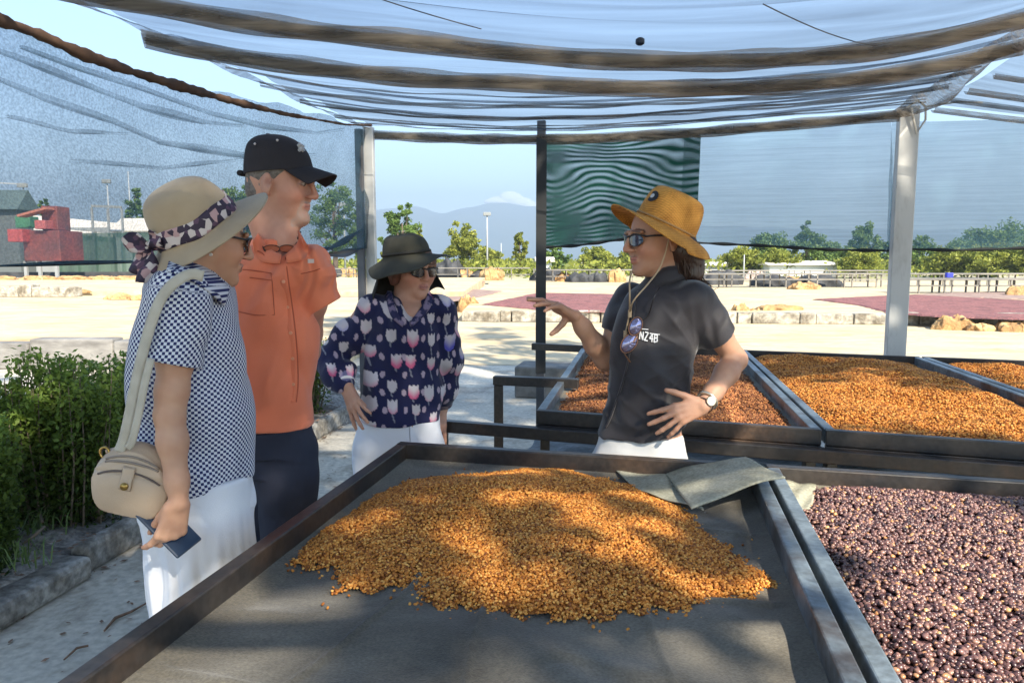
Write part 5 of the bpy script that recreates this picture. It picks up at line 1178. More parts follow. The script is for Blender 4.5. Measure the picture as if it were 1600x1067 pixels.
    mixp = (np.clip(-v/rz_*.9+(rnd(5)-.75)*1.6+np.abs(u)/rx*.5, 0, 1)**1.2)[:, None]; tone = np.where((rnd(6) > .82)[:, None], vio, pink); c2_ = pet*(.85+.25*rnd(7))[:, None]*(1-mixp)+tone*mixp; col[fl_] = c2_[fl_]
    # smaller buds in the corners of the cells
    u2 = U-np.round(U/cw)*cw+.004*np.sin(W_*40); hh_ = .071; v2 = W_-(np.floor(W_/hh_)+.5)*hh_; bud = ((u2/.009)**2+(v2/.014)**2 < 1) & ~fl_; col[bud] = (.42, .33, .40)
    cuffL, cuffR = el.lerp(wl_, .93), er.lerp(wr, .9); dcl = np.linalg.norm(V-np.array(er.lerp(wr, .80)), axis=1); col[(dcl < .045)] = col[(dcl < .045)]*.5+np.array([.25, .25, .45])*.5
    bl = vobj('blouse', V, Q, M_fab, root, col)
    # open collar leaves
    cm = mat('navy_collar', (.02, .02, .075), (.22, .17, .26), rough=.8, scale=40, contrast=(.45, .55))
    for s, pts in ((1, [(612, 458), (616, 475), (622, 492), (632, 506)]), (-1, [(668, 460), (663, 474), (652, 490), (640, 506)])):
        P_ = []; Q_ = []
        for k, (a, b) in enumerate(pts):
            h_ = S.hit(a, b, .006) or Vector(J(a, b, Y-.1)); P_.append(h_+Vector((0, .0, .004))); w_ = (8, 10, 9, 3)[k]; h2_ = S.hit(a-s*w_, b+5, .006) or Vector(J(a-s*w_, b+5, Y-.1)); Q_.append(h2_)
        rib(densify(P_, 4), densify(Q_, 4), 'collar', cm, bl, .004)
    cf_ = mat('white_cuff', (.66, .66, .70), rough=.8); d_ = (wr-er).normalized()
    for p_, d_, r_, m_ in ((er.lerp(wr, .91), (wr-er).normalized(), .034, cf_), (el.lerp(wl_, .95), (wl_-el).normalized(), .045, mat('dark_cuff', (.05, .035, .06), (.20, .14, .12), rough=.8, scale=40))):
        a_ = d_.cross(Vector((0, 1, 0))).normalized(); b_ = d_.cross(a_); MB().tube([tuple(p_+(a_*math.cos(t*.2618)+b_*math.sin(t*.2618))*r_) for t in range(25)], .007, 6, False).build('cuff', m_, bl, smooth=True)
    T = Field(lo, [hi[0], hi[1], 1.0], .0044); ts = sections([(640, 560, 690), (680, 557, 692), (715, 555, 692)], Y, [.12, .13, .135]); T.loft(ts+[(ts[-1][0]-.10, ts[-1][1], Y, .165, .12)], 0, .03, grow=-.012); T.absorb(snapL, .007); T.half((0, 0, .865), (0, 0, 1), .01); T.half((0, 0, .09), (0, 0, -1), .01)
    hip_legs(T, hx, 0, 0, kx, ax, grow=.025); T.folds(cloth_folds([(.2, 0, 1), (1, 0, .2)], 41, .006, 26)); V, Q = T.mesh(); V = relax(V, Q, 1, .4)
    wt = crease(mat('white_cotton', (.76, .77, .82), (.70, .71, .76), rough=.85, scale=5, bump=.15, bscale=400), .7, 5, .055, (1, 1, .35), 2); tr_ = vobj('trousers', V, Q, wt, root); shoes(root, ax, (.3, -.9, 0), M_plast)
    zf = [T.hit(640, 664, .002), T.hit(641, 690, .002)]; 
    if all(zf): MB().tube(zf, .0022, 5).build('fly_seam', mat('seam_gray', (.45, .45, .5), rough=.9), tr_)
    # hair
    W = Field([H.c[0]-.16, H.c[1]-.16, H.c[2]-.2], [H.c[0]+.16, H.c[1]+.16, H.c[2]+.16], .0046); W.ell(H.p(-.018, 0, .035), np.array([.099, .083, .090])*H.s, H.M, .01)
    for s in (-1, 1): W.chain([H.p(.02, s*.070, .03), H.p(-.005, s*.080, -.02), H.p(-.015, s*.076, -.050)], [.022, .023, .014], .02)
    W.ell(H.p(.105, 0, -.02), np.array([.07, .072, .075])*H.s, H.M, .01, 's'); W.folds(lambda P: -.003*np.sin(P[:, 0]*190+4*vnoise(P, 16, 2))**2-.002*vnoise(P, 60, 3)); V, Q = W.mesh(); vobj('hair', V, Q, mat('auburn_hair', (.075, .034, .024), (.16, .07, .045), rough=.5, scale=30), root)
    glasses(H, root, M_lens, z=(-.020, .016))
    # hat with wavy brim and neck flap
    up = Vector((-.12, -.02, 1)); fw = Vector((.60, -.79, -.10)); Hf = frame(fw-up*fw.dot(up)/up.dot(up), tuple(up)); hc = np.array(J(636, 401, Y)); om = mat('olive_hat_cloth', (.036, .034, .024), (.055, .052, .036), rough=.85, scale=14, bump=.3, bscale=300)
    def wv(t, a, x, y, z):
        if t > .6:
            q = (t-.6)/.4; z += q*(.030*math.sin(a-.5)-.018+.012*math.sin(2*a+1)+.006*math.sin(5*a))
        elif t > .1: z += .004*math.sin(3*a+8*t); x *= 1+.02*math.sin(4*a+t*9)
        return x, y, z
    hatmesh('sun_hat', hc, Hf, [(.002, .002, .088, -.02), (.052, .05, .086, -.015), (.080, .074, .074, -.008), (.097, .086, .046, -.004), (.104, .090, .020, -.004), (.106, .092, .004, -.004), (.130, .118, -.004, 0), (.155, .145, -.010, .004), (.172, .160, -.012, .006)], om, root, 56, .003, wv)
    MB().tube([Vector(hc+Hf@np.array([.107*math.cos(t*.1309)-.004, .093*math.sin(t*.1309), .014])) for t in range(49)], .006, 6, False).build('hat_band', mat('hat_band_dark', (.022, .021, .018), rough=.8), root, smooth=True)
    def cape(a, b):
        t = (.30+.40*2*a/2*1.0)*2*math.pi*1.0; t = math.pi*(.52+.90*a); rx = .100+.065*b+.008*math.sin(a*22)*b; ry = .092+.072*b; return tuple(hc+Hf@np.array([rx*math.cos(t)-.004, ry*math.sin(t), .0-.155*b+.012*math.sin(a*17)*b]))
    MB().grid(cape, 44, 12).build('neck_flap', mat('flap_cloth', (.020, .020, .017), rough=.9), root, smooth=True, solid=.003)
olive_woman()

# ---------------------------------------------------------------- man in the orange shirt
def man():
    Y = 2.30; root = person(-.70, Y, 'man in a black cap and orange short-sleeved shirt with glasses hanging at his collar')
    H = Head(J(439, 289, Y), frame((.985, -.15, -.10)), .985, male=True)
    lo = [J(318, 500, Y)[0]-.05, Y-.32, -.01]; hi = [J(530, 500, Y)[0]+.05, Y+.42, 1.95]
    F = Field(lo, hi, .0046)
    rows = [(374, 398, 468), (392, 362, 492), (412, 344, 504), (450, 340, 500), (500, 341, 497), (550, 340, 498), (600, 345, 497), (645, 352, 490), (700, 362, 488)]
    sec = sections(rows, Y, [.05, .10, .125, .145, .15, .155, .155, .145, .14]); F.loft(sec, -.15, .03, grow=-.026)
    hz_ = .86; hx = [(J(385, 700, Y)[0], Y+.08, hz_), (J(446, 700, Y)[0], Y-.0, hz_)]; kx = [(J(378, 800, Y)[0], Y+.12, .50), (J(450, 800, Y)[0], Y-.0, .50)]; ax = [(kx[0][0]-.02, Y+.15, .09), (kx[1][0]+.01, Y+.02, .09)]
    hip_legs(F, hx, 0, 0, kx, ax, r=(.09, .06, .042)); snapL = F.f.copy()
    sl, el, wl_ = Vector(J(486, 420, Y-.03)), Vector(J(484, 520, Y+.19)), Vector(J(474, 590, Y+.22)); sr, er, wr = Vector(J(352, 425, Y+.06)), Vector(J(345, 540, Y+.13)), Vector(J(365, 630, Y+.10))
    F.cap(tuple(sl), tuple(sl.lerp(el, .12)), .052, .050, .03); F.cap(tuple(sr), tuple(sr.lerp(er, .3)), .054, .050, .03); snapU = F.f.copy(); H.add(F); nb = Vector(J(432, 382, Y))
    F.chain([H.p(-.03, 0, -.05), H.p(-.04, 0, -.10), tuple(nb)], [.054, .054, .064], .03)
    F.cap(H.p(.03, 0, -.105), tuple(nb+Vector((.03, -.02, .01))), .030, .04, .03)
    F.chain([tuple(sl), tuple(sl.lerp(el, .5)), tuple(el)], [.056, .048, .040], .03); F.chain([tuple(el), tuple(el.lerp(wl_, .4)), tuple(wl_)], [.040, .041, .028], .02)
    hand(F, wl_, (-.2, .05, -1), (.9, .3, 0), -1, [(.3, .4, .3)]*4, sc=1.05)
    F.chain([tuple(sr), tuple(sr.lerp(er, .5)), tuple(er)], [.056, .048, .040], .03); F.chain([tuple(er), tuple(er.lerp(wr, .4)), tuple(wr)], [.040, .041, .028], .02); hand(F, wr, (.2, .0, -1), (-.9, .3, 0), 1, [(.3, .4, .3)]*4, sc=1.05)
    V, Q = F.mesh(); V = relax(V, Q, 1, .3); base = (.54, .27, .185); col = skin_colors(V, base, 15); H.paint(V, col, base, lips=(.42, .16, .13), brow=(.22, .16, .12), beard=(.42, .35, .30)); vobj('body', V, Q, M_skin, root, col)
    # shirt
    S = Field(lo, hi, .0046); hem = J(440, 662, Y)[2]
    S.loft(sec, -.15, .03, grow=-.010); S.absorb(snapU, .012); S.half((0, Y, hem), (0, 0, -1), .004)
    slv = Vector(J(502, 482, Y+.02))
    slr = sr.lerp(er, .6); ad = Vector((.55, .1, -1)).normalized()
    # hem vent at the front: two tails
    vx = Vector(J(455, 622, Y-.15)); S.cap(tuple(vx), tuple(Vector(J(460, 676, Y-.15))), .003, .034, .004, 's', flat=(0, 1, 0), q=3)
    S.ell(tuple(nb+Vector((.01, 0, .055))), (.085, .078, .055), None, .01, 's'); S.cap(tuple(nb+Vector((.055, -.10, -.055))), tuple(nb+Vector((.03, -.05, .04))), .004, .035, .01, 's')
    fl = cloth_folds([(.35, .1, 1), (.8, 0, -.6)], 61, .0125, 30)
    def fn(P):
        o = fl(P); r_ = np.hypot(P[:, 0]-sl.x+.02, P[:, 2]-sl.z+.08); a_ = np.arctan2(P[:, 2]-sl.z+.02, P[:, 0]-sl.x-.02); o += -.003*np.exp(-((r_-.12)/.09)**2)*(1-np.abs(np.sin(a_*6)))**2
        dz = np.abs(P[:, 2]-(hem+.016)); o += .0015*(dz < .003); return o
    S.folds(fn); sleeve(S, sl+Vector((-.02, 0, 0)), slv, .060, .068, .052, ad, .02); sleeve(S, sr, slr, .062, .064, .054, er-sr, .03); V, Q = S.mesh(); V = relax(V, Q, 1, .4); om = mat('orange_shirt_cloth', (.86, .235, .115), (.78, .195, .092), rough=.78, scale=5, bump=.2, bscale=500, sheen=.2, contrast=(.3, .7)); crease(om, .85, 7, .055, (1, 1, .6), 7); sh_ = vobj('shirt', V, Q, om, root)
    # placket, buttons, pockets, collar
    pk = [S.hit(a, b, .003) for a, b in ((441, 402), (446, 440), (452, 480), (457, 520), (460, 560), (461, 600), (458, 628))]; pk = [p for p in pk if p]; dm = mat('orange_seam', (.48, .10, .045), rough=.8)
    P2 = densify(pk, 5); rib([p+Vector((-.017, -.0015, 0)) for p in P2], [p+Vector((.008, -.0015, 0)) for p in P2], 'placket', om, sh_, .004); MB().tube([p+Vector((.0095, -.0005, 0)) for p in P2], .0022, 5).build('placket_seam', dm, sh_)
    for p in pk[1:-1]: MB().tube([tuple(p+Vector((-.004, -.002, 0))), tuple(p+Vector((-.004, -.006, 0)))], .005, 10).build('button', mat('orange_button', (.80, .35, .20), rough=.4), sh_)
    def seam(pts, w_=.0016):
        P_ = [S.hit(a, b, .002) for a, b in pts]
        if all(P_): MB().tube(densify(P_, 5), w_, 5).build('seam', dm, sh_)
    for pts in ([(365, 421), (392, 422), (424, 427)], [(366, 432), (394, 434), (424, 438)], [(365, 421), (363, 450), (366, 485)], [(424, 427), (427, 460), (429, 492)], [(366, 485), (398, 492), (429, 492)], [(470, 428), (488, 424), (500, 420)], [(352, 398), (400, 392), (414, 400)]): seam(pts)
    for s, pts in ((1, [(402, 366), (412, 384), (426, 396), (440, 402)]), (-1, [(468, 364), (468, 380), (458, 392), (446, 402)])):
        P_ = []; Q_ = []
        for k, (a, b) in enumerate(pts): P_.append(Vector(J(a+s*(2, 2, 1, 0)[k], b-4, Y-(.03, .075, .10, .115)[k]))); w_ = (6, 14, 14, 2)[k]; h_ = S.hit(a-s*w_, b+(8, 12, 14, 10)[k], .006) or Vector(J(a-s*w_, b+10, Y-.12)); Q_.append(h_)
        rib(densify(P_, 4), densify(Q_, 4), 'collar', om, sh_, .004)
    # back of the collar standing round the neck
    ring = []
    for i in range(17):
        a = math.pi*(.40+1.2*i/16); ring.append((nb+Vector((.082*math.cos(a), .078*math.sin(a)*-1, -.012)), nb+Vector((.072*math.cos(a), .066*math.sin(a)*-1, .014))))
    rib([a for a, b in ring], [b for a, b in ring], 'collar', om, sh_, .004)
    lt = S.hit(486, 408, .004); 
    if lt: MB().box(tuple(lt+Vector((0, -.002, 0))), (.018, .003, .012)).build('chest_tag', mat('pale_tag', (.70, .55, .48), rough=.7), sh_)
    # trousers
    T = Field(lo, [hi[0], hi[1], 1.12], .0046); ts = sections([(640, 352, 490), (690, 358, 489), (730, 362, 489)], Y+.03, [.13, .14, .14]); T.loft(ts, -.15, .03, grow=-.014); T.absorb(snapL, .010); T.half((0, 0, .96), (0, 0, 1), .01); T.half((0, 0, .09), (0, 0, -1), .01)
    hip_legs(T, hx, 0, 0, kx, ax, r=(.088, .066, .058), grow=.006, k=.02); T.folds(cloth_folds([(.2, 0, 1), (1, 0, .2)], 71, .006, 26)); V, Q = T.mesh(); V = relax(V, Q, 1, .4); vobj('trousers', V, Q, mat('navy_trousers', (.014, .018, .036), (.022, .026, .048), rough=.8, scale=8, bump=.2, bscale=400), root); shoes(root, ax, (.9, -.3, 0), M_plast, .28)
    # hair at the nape and sides
    W = Field([H.c[0]-.17, H.c[1]-.14, H.c[2]-.14], [H.c[0]+.14, H.c[1]+.14, H.c[2]+.16], .0042); W.ell(H.p(-.016, 0, .036), np.array([.097, .0785, .087])*H.s, H.M, .006); W.ell(H.p(-.045, 0, -.02), np.array([.066, .066, .055])*H.s, H.M, .015)
    W.ell(H.p(.118, 0, -.0), np.array([.090, .11, .10])*H.s, H.M, .008, 's'); 
    for s in (-1, 1): W.ell(H.p(-.002, s*.084, -.010), np.array([.017, .022, .024])*H.s, H.M, .004, 's')
    W.folds(lambda P: -.0018*vnoise(P, 150, 3)); V, Q = W.mesh(); vobj('hair', V, Q, mat('grey_hair', (.10, .085, .075), (.20, .17, .15), rough=.7, scale=120), root)
    # cap
    up = Vector((-.06, -.02, 1)); fw = Vector((.985, -.15, -.10)); Hf = frame(fw-up*fw.dot(up)/up.dot(up), tuple(up)); hc = np.array(H.p(-.012, 0, .050)); k = H.s
    cm = mat('black_cap_cloth', (.012, .010, .014), (.020, .016, .020), rough=.85, scale=9, bump=.25, bscale=400)
    hatmesh('cap', hc, Hf, [(.002, .002, .100*k, -.022), (.042*k, .038*k, .096*k, -.018), (.076*k, .066*k, .076*k, -.010), (.097*k, .080*k, .040*k, -.002), (.1055*k, .086*k, 0, 0), (.106*k, .0865*k, -.014*k, 0)], cm, root, 48, .003)
    def bill(a, b):
        t = (a-.5)*2.05; rx0, ry0 = .104*k, .085*k; x0 = rx0*math.cos(t); y0 = ry0*math.sin(t); ln = .080*k*max(0, math.cos(t*.76))**.55; x = x0+ln*b; y = y0*(1-.05*b); z = -.004*k-.030*b*1.0-.022*(y/.075)**2*b-.012*(y/.075)**2
        return tuple(hc+Hf@np.array([x, y, z]))
    MB().grid(bill, 31, 10).build('cap_bill', cm, root, smooth=True, solid=.004)
    MB().tube([Vector(hc+Hf@np.array([-.108*k, .05*math.sin(t), -.010+.02*math.cos(t)*0])) for t in (-1, -.5, 0, .5, 1)], .009, 8).build('cap_strap', cm, root, smooth=True)
    Vector_top = Vector(hc+Hf@np.array([-.022, 0, .103*k])); MB().box(tuple(Vector_top), (.012, .012, .006)).build('cap_button', cm, root, bevel=.002)
    for a_, z_ in ((-1.85, .066), (-1.05, .072)):
        p = Vector(hc+Hf@np.array([.088*k*math.cos(a_)-.006, .0775*k*math.sin(a_), z_*k])); n_ = (p-Vector(hc)).normalized(); MB().tube([tuple(p-n_*.001), tuple(p+n_*.003)], .0035, 10).build('eyelet', mat('cap_eyelet', (.5, .45, .45), rough=.6), root)
    em = mat('cap_emblem', (.42, .42, .44), rough=.7)
    for i, (a_, z_, r_) in enumerate(((-.35, .060, .006), (-.30, .052, .007), (-.40, .044, .005), (-.22, .056, .005), (-.25, .044, .005))):
        p = Vector(hc+Hf@np.array([(.098-.10*(z_-.04)/.8)*k*math.cos(a_), .082*k*math.sin(a_), z_*k])); n_ = (p-Vector(hc)).normalized(); MB().tube([tuple(p-n_*.006), tuple(p+n_*.0045)], r_, 8).build('cap_emblem', em, root)
    # glasses hanging on a cord at the collar
    c1 = [Vector(J(404, 362, Y-.04)), S.hit(408, 380, .006), S.hit(414, 391, .008)]; c3 = [Vector(J(470, 362, Y-.06)), S.hit(464, 376, .008), S.hit(463, 388, .01)]
    g0 = S.hit(440, 392, .01) or Vector(J(440, 392, Y-.15)); g = empty('reading_glasses', g0, 0, 'thin reading glasses hanging on a cord on the orange shirt', 'glasses')
    for c_ in (c1, c3):
        c_ = [q for q in c_ if q]
        if len(c_) > 1: MB().tube(densify(c_, 4), .002, 5).build('cord', M_plast, g, smooth=True)
    for cx_ in (425, 449):
        c = S.hit(cx_, 389, .012) or g0; MB().tube([tuple(c+Vector((.024*math.cos(t*.2618), -.003, .011*math.sin(t*.2618)))) for t in range(25)], .0016, 5, False).build('rim', mat('bronze_rim', (.10, .05, .03), rough=.3, metal=.5), g, smooth=True)
        MB().grid(lambda a, b: tuple(c+Vector((.023*a*math.cos(b*6.283), -.003, .0105*a*math.sin(b*6.283)))), 3, 17).build('lens', mat('clear_lens', (.45, .13, .07), rough=.05, spec=.8), g)
    ws = wl_+Vector((0, 0, .01)); MB().tube([tuple(ws+Vector((.030*math.cos(t*.2618), .030*math.sin(t*.2618), 0))) for t in range(25)], .008, 6, False).build('wristwatch', M_plast, root, smooth=True)
man()

# ---------------------------------------------------------------- woman with the checked blouse
def check_mat():
    m, nt, b = new_mat('navy_white_check'); L = nt.links.new; at = N(nt, 'ShaderNodeAttribute', attribute_name='cloth_uv', attribute_type='GEOMETRY'); sx = N(nt, 'ShaderNodeSeparateXYZ'); L(at.outputs['Vector'], sx.inputs[0])
    def sn(o, f, ph=0):
        a = N(nt, 'ShaderNodeMath', operation='MULTIPLY_ADD'); a.inputs[1].default_value = 2*math.pi/f; a.inputs[2].default_value = ph; L(o, a.inputs[0]); s = N(nt, 'ShaderNodeMath', operation='SINE'); L(a.outputs[0], s.inputs[0]); return s.outputs[0]
    p = N(nt, 'ShaderNodeMath', operation='MULTIPLY'); L(sn(sx.outputs[0], .0165), p.inputs[0]); L(sn(sx.outputs[1], .0138), p.inputs[1])
    r = N(nt, 'ShaderNodeValToRGB'); e = r.color_ramp.elements; e[0].position = .44; e[1].position = .54; e[0].color = (.018, .026, .115, 1); e[1].color = (.66, .68, .74, 1)
    mr = N(nt, 'ShaderNodeMapRange'); mr.inputs['From Min'].default_value = -1; L(p.outputs[0], mr.inputs['Value']); L(mr.outputs[0], r.inputs[0]); L(r.outputs[0], b.inputs['Base Color']); b.inputs['Roughness'].default_value = .8; b.inputs['Specular IOR Level'].default_value = .25
    return m
def check_woman():
    Y = 1.85; root = person(-.80, Y, 'woman in a beige sun hat and navy checked blouse seen from behind, holding a phone')
    H = Head(J(322, 374, Y+.03), frame((.80, .56, -.16)), .98)
    lo = [J(175, 500, Y)[0]-.05, Y-.36, -.01]; hi = [J(420, 500, Y)[0]+.06, Y+.34, 1.70]
    F = Field(lo, hi, .0044)
    rows = [(404, 258, 326), (424, 232, 342), (450, 216, 354), (490, 204, 362), (540, 196, 372), (590, 192, 382), (640, 191, 388), (690, 193, 390), (740, 198, 392), (790, 214, 392)]
    sec = sections(rows, Y, [.06, .12, .15, .16, .16, .155, .15, .15, .155, .15], dy=.03); F.loft(sec, .0, .03, grow=-.026)
    hz_ = J(300, 800, Y)[2]; hx = [(J(280, 800, Y)[0], Y+.0, hz_), (J(326, 800, Y)[0], Y+.06, hz_)]; kx = [(hx[0][0]-.01, Y+.0, .45), (hx[1][0]-.01, Y+.07, .45)]; ax = [(hx[0][0]-.02, Y+.02, .08), (hx[1][0]-.01, Y+.09, .08)]
    hip_legs(F, hx, 0, 0, kx, ax); snapL = F.f.copy()
    s0, el, wr = Vector(J(284, 466, Y-.12)), Vector(J(265, 648, Y-.16)), Vector(J(280, 786, Y-.19)); s1, e1, w1 = Vector(J(330, 470, Y+.16)), Vector(J(345, 600, Y+.20)), Vector(J(352, 700, Y+.17))
    F.cap(tuple(s0), tuple(s0.lerp(el, .22)), .050, .046, .03); F.cap(tuple(s1), tuple(s1.lerp(e1, .4)), .050, .046, .03); snapU = F.f.copy(); H.add(F); nb = Vector(J(290, 412, Y+.03))
    F.chain([H.p(-.03, 0, -.055), H.p(-.045, 0, -.10), tuple(nb)], [.052, .052, .062], .025)
    F.chain([tuple(s0), tuple(s0.lerp(el, .5)), tuple(s0.lerp(el, .8)), tuple(el)], [.044, .041, .035, .0315], .02); F.chain([tuple(el), tuple(el.lerp(wr, .3)), tuple(el.lerp(wr, .75)), tuple(wr)], [.0315, .0325, .0245, .0210], .02)
    hd_, hb_ = Vector((-.30, .0, -.95)), Vector((.57, -.785, -.18)); tips = hand(F, wr, hd_, hb_, 1, [(.55, .30, .12), (.70, .42, .2), (.85, .48, .25), (1.0, .5, .25)], spread=(.16, .05, -.05, -.14), sc=.92, tdir=(-.62, .30, -.70))
    F.chain([tuple(s1), tuple(e1)], [.052, .040], .03); F.chain([tuple(e1), tuple(w1)], [.040, .027], .02); hand(F, w1, (.1, 0, -1), (.2, .9, 0), 1, [(.3, .4, .3)]*4, sc=1.0)
    V, Q = F.mesh(); V = relax(V, Q, 1, .3); base = (.53, .29, .185); col = skin_colors(V, base, 25); H.paint(V, col, base); vobj('body', V, Q, M_skin, root, col)
    S = Field(lo, hi, .0044); S.loft(sec, .0, .03, grow=-.009); S.absorb(snapU, .016); S.half((0, Y, J(300, 752, Y)[2]), (0, 0, -1), .004)
    slv = Vector(J(269, 568, Y-.145)); ad = (slv-s0).normalized()
    S.ell(tuple(nb+Vector((.03, 0, .075))), (.074, .070, .05), None, .01, 's')
    fl = cloth_folds([(.6, 0, .75), (.9, 0, -.4)], 81, .0105, 24); S.folds(fl); sleeve(S, s0+Vector((0, .01, 0)), slv, .062, .070, .051, ad+Vector((-.08, 0, 0)), .02); V, Q = S.mesh(); V = relax(V, Q, 1, .4)
    # cloth coordinates: torso wound round its axis, sleeve round the arm
    Z = [q[0] for q in sorted(sec)]; CX = [q[1] for q in sorted(sec)]; cx = np.interp(V[:, 2], Z, CX); ang = np.arctan2(V[:, 1]-Y-.03, V[:, 0]-cx); ang = np.where(ang > 1.5, ang-2*math.pi, ang); uT = ang*.172; vT = V[:, 2]
    ax_ = np.array(slv-s0); L2 = ax_@ax_; t = (V-np.array(s0))@ax_/L2; cc = np.array(s0)+np.outer(np.clip(t, -1, 2), ax_); dv = V-cc; dist = np.linalg.norm(dv, axis=1); isS = (dist < .082) & (t > -.1) & (t < 1.03) & (V[:, 1] < Y-.085)
    u = np.where(isS, np.arctan2(dv[:, 0], -dv[:, 1])*.078+.2, uT); v = vT+.0
    M_chk = crease(check_mat(), .8, 7, .05, (1, 1, .6), 5); bl = vobj('blouse', V, Q, M_chk, root, uv=np.stack([u+.0045*vnoise(V, 16, 3), v+.0045*vnoise(V, 14, 4)], 1))
    # collar
    P_ = []; Q_ = []
    for k, (a, b, dy) in enumerate([(262, 410, -.03), (285, 418, -.09), (312, 432, -.10), (338, 452, -.07), (352, 466, -.02)]):
        P_.append(Vector(J(a+6, b-16, Y+.03+dy*.5))); h_ = S.hit(a-2, b+12, .006) or Vector(J(a-2, b+12, Y+dy)); Q_.append(h_)
    o = rib(densify(P_, 5), densify(Q_, 5), 'collar', M_chk, bl, .004)
    me = o.data; a_ = me.attributes.new('cloth_uv', 'FLOAT_VECTOR', 'POINT'); co = np.zeros(len(me.vertices)*3, np.float32); me.vertices.foreach_get('co', co); co = co.reshape(-1, 3); uvv = np.stack([co[:, 0], co[:, 2], 0*co[:, 0]], 1); a_.data.foreach_set('vector', uvv.astype(np.float32).ravel())
    # wide trousers
    T = Field(lo, [hi[0], hi[1], .98], .0044); ts = sections([(700, 200, 392), (745, 206, 396), (790, 236, 397)], Y+.02, [.14, .15, .15]); bz = [(.66, ts[-1][1]+.005, Y+.03, .135, .145), (.42, ts[-1][1]-.015, Y+.03, .165, .16), (.14, ts[-1][1]-.02, Y+.03, .185, .17)]
    T.loft(ts+bz, .0, .02, grow=-.012); T.absorb(snapL, .010); T.half((0, 0, .925), (0, 0, 1), .01); T.half((0, 0, .09), (0, 0, -1), .01); xm = ts[-1][1]+.035; T.cap((xm+.005, Y-.14, .10), (xm-.01, Y-.15, .60), .016, .010, .02, 's')
    def tf(P):
        a = np.arctan2(P[:, 1]-Y, P[:, 0]-ts[-1][1]); g = np.clip((.86-P[:, 2])/.35, 0, 1); return .008*g*np.sin(a*11+2*vnoise(P, 4, 5))+.004*g*np.sin(a*23+3*vnoise(P, 5, 8))-wrinkle(P, (.3, 0, 1), 24, 91, -.004)
    T.folds(tf); V, Q = T.mesh(); V = relax(V, Q, 1, .4); vobj('trousers', V, Q, bpy.data.materials['white_cotton'], root); shoes(root, ax, (.7, .6, 0), M_plast)
    # hair under the hat
    W = Field([H.c[0]-.16, H.c[1]-.16, H.c[2]-.17], [H.c[0]+.16, H.c[1]+.16, H.c[2]+.16], .0044); W.ell(H.p(-.018, 0, .035), np.array([.099, .083, .090])*H.s, H.M, .01); W.ell(H.p(-.05, 0, -.03), (.062, .066, .045), H.M, .02)
    W.ell(H.p(.10, 0, -.01), np.array([.075, .11, .085])*H.s, H.M, .01, 's'); [W.ell(H.p(.004, s*.085, -.012), (.024, .022, .034), H.M, .006, 's') for s in (-1, 1)]
    W.folds(lambda P: -.003*np.sin(P[:, 2]*170+P[:, 0]*90+4*vnoise(P, 16, 2))**2); V, Q = W.mesh(); vobj('hair', V, Q, mat('dark_hair', (.028, .018, .014), (.06, .038, .028), rough=.5, scale=30), root)
    glasses(H, root, M_lens)

    e_ = Vector(H.p(-.002, -.084, -.040)); MB().tube([tuple(e_), tuple(e_+Vector((0, -.004, -.001)))], .004, 8).build('earring', mat('pearl', (.8, .75, .7), rough=.2), root)
    # hat
    up = Vector((-.36, -.44, .82)).normalized(); fw = Vector((.86, .30, .2)); Hf = frame(fw-up*fw.dot(up), tuple(up)); hc = np.array(J(309, 356, Y+.0))
    hm = mat('beige_hat_felt', (.42, .32, .21), (.36, .27, .175), rough=.75, scale=12, bump=.2, bscale=500, sheen=.2)
    def wv(t, a, x, y, z):
        if t > .60:
            q = (t-.60)/.40; f_ = max(0, math.cos(a)); x += q*.044*f_**.6; z += q*(-.010*math.sin(a)**2-.012*(math.cos(a) < 0)*abs(math.cos(a))+.012*f_)
        return x, y, z
    hatmesh('sun_hat', hc, Hf, [(.002, .002, .120, -.005), (.043, .040, .117, -.005), (.076, .070, .099, -.003), (.094, .084, .061, 0), (.101, .090, .020, 0), (.104, .093, .0, 0), (.113, .103, -.006, 0), (.129, .121, -.012, 0), (.143, .135, -.020, 0)], hm, root, 64, .003, wv)
    # patterned scarf band with bow
    bm, nt, b = new_mat('floral_band'); at = N(nt, 'ShaderNodeTexCoord'); vo = N(nt, 'ShaderNodeTexVoronoi'); vo.inputs['Scale'].default_value = 62; nt.links.new(at.outputs['Object'], vo.inputs['Vector']); rp_ = N(nt, 'ShaderNodeValToRGB'); rp_.color_ramp.interpolation = 'CONSTANT'
    for i, (p_, c_) in enumerate([(0, (.035, .022, .045)), (.42, (.10, .05, .09)), (.60, (.48, .30, .30)), (.78, (.60, .52, .50))]):
        if i > 1: rp_.color_ramp.elements.new(p_)
        rp_.color_ramp.elements[i].position = p_; rp_.color_ramp.elements[i].color = (*c_, 1)
    sp_ = N(nt, 'ShaderNodeSeparateColor'); nt.links.new(vo.outputs['Color'], sp_.inputs[0]); nt.links.new(sp_.outputs[0], rp_.inputs[0]); nt.links.new(rp_.outputs[0], b.inputs['Base Color']); b.inputs['Roughness'].default_value = .7
    def band(a, b):
        t = a*2*math.pi; r_ = 1+.012*math.sin(a*60+b*5)+.02*math.sin(math.pi*b); z = .002+.042*b+.003*math.sin(a*31); k_ = 1-.045*b; return tuple(hc+Hf@np.array([(.105*r_*k_)*math.cos(t), (.094*r_*k_)*math.sin(t), z]))
    MB().grid(band, 72, 8, closed=True).build('hat_scarf', bm, root, smooth=True, solid=.003)
    bc = Vector(hc+Hf@np.array([-.112, -.035, .016])); 
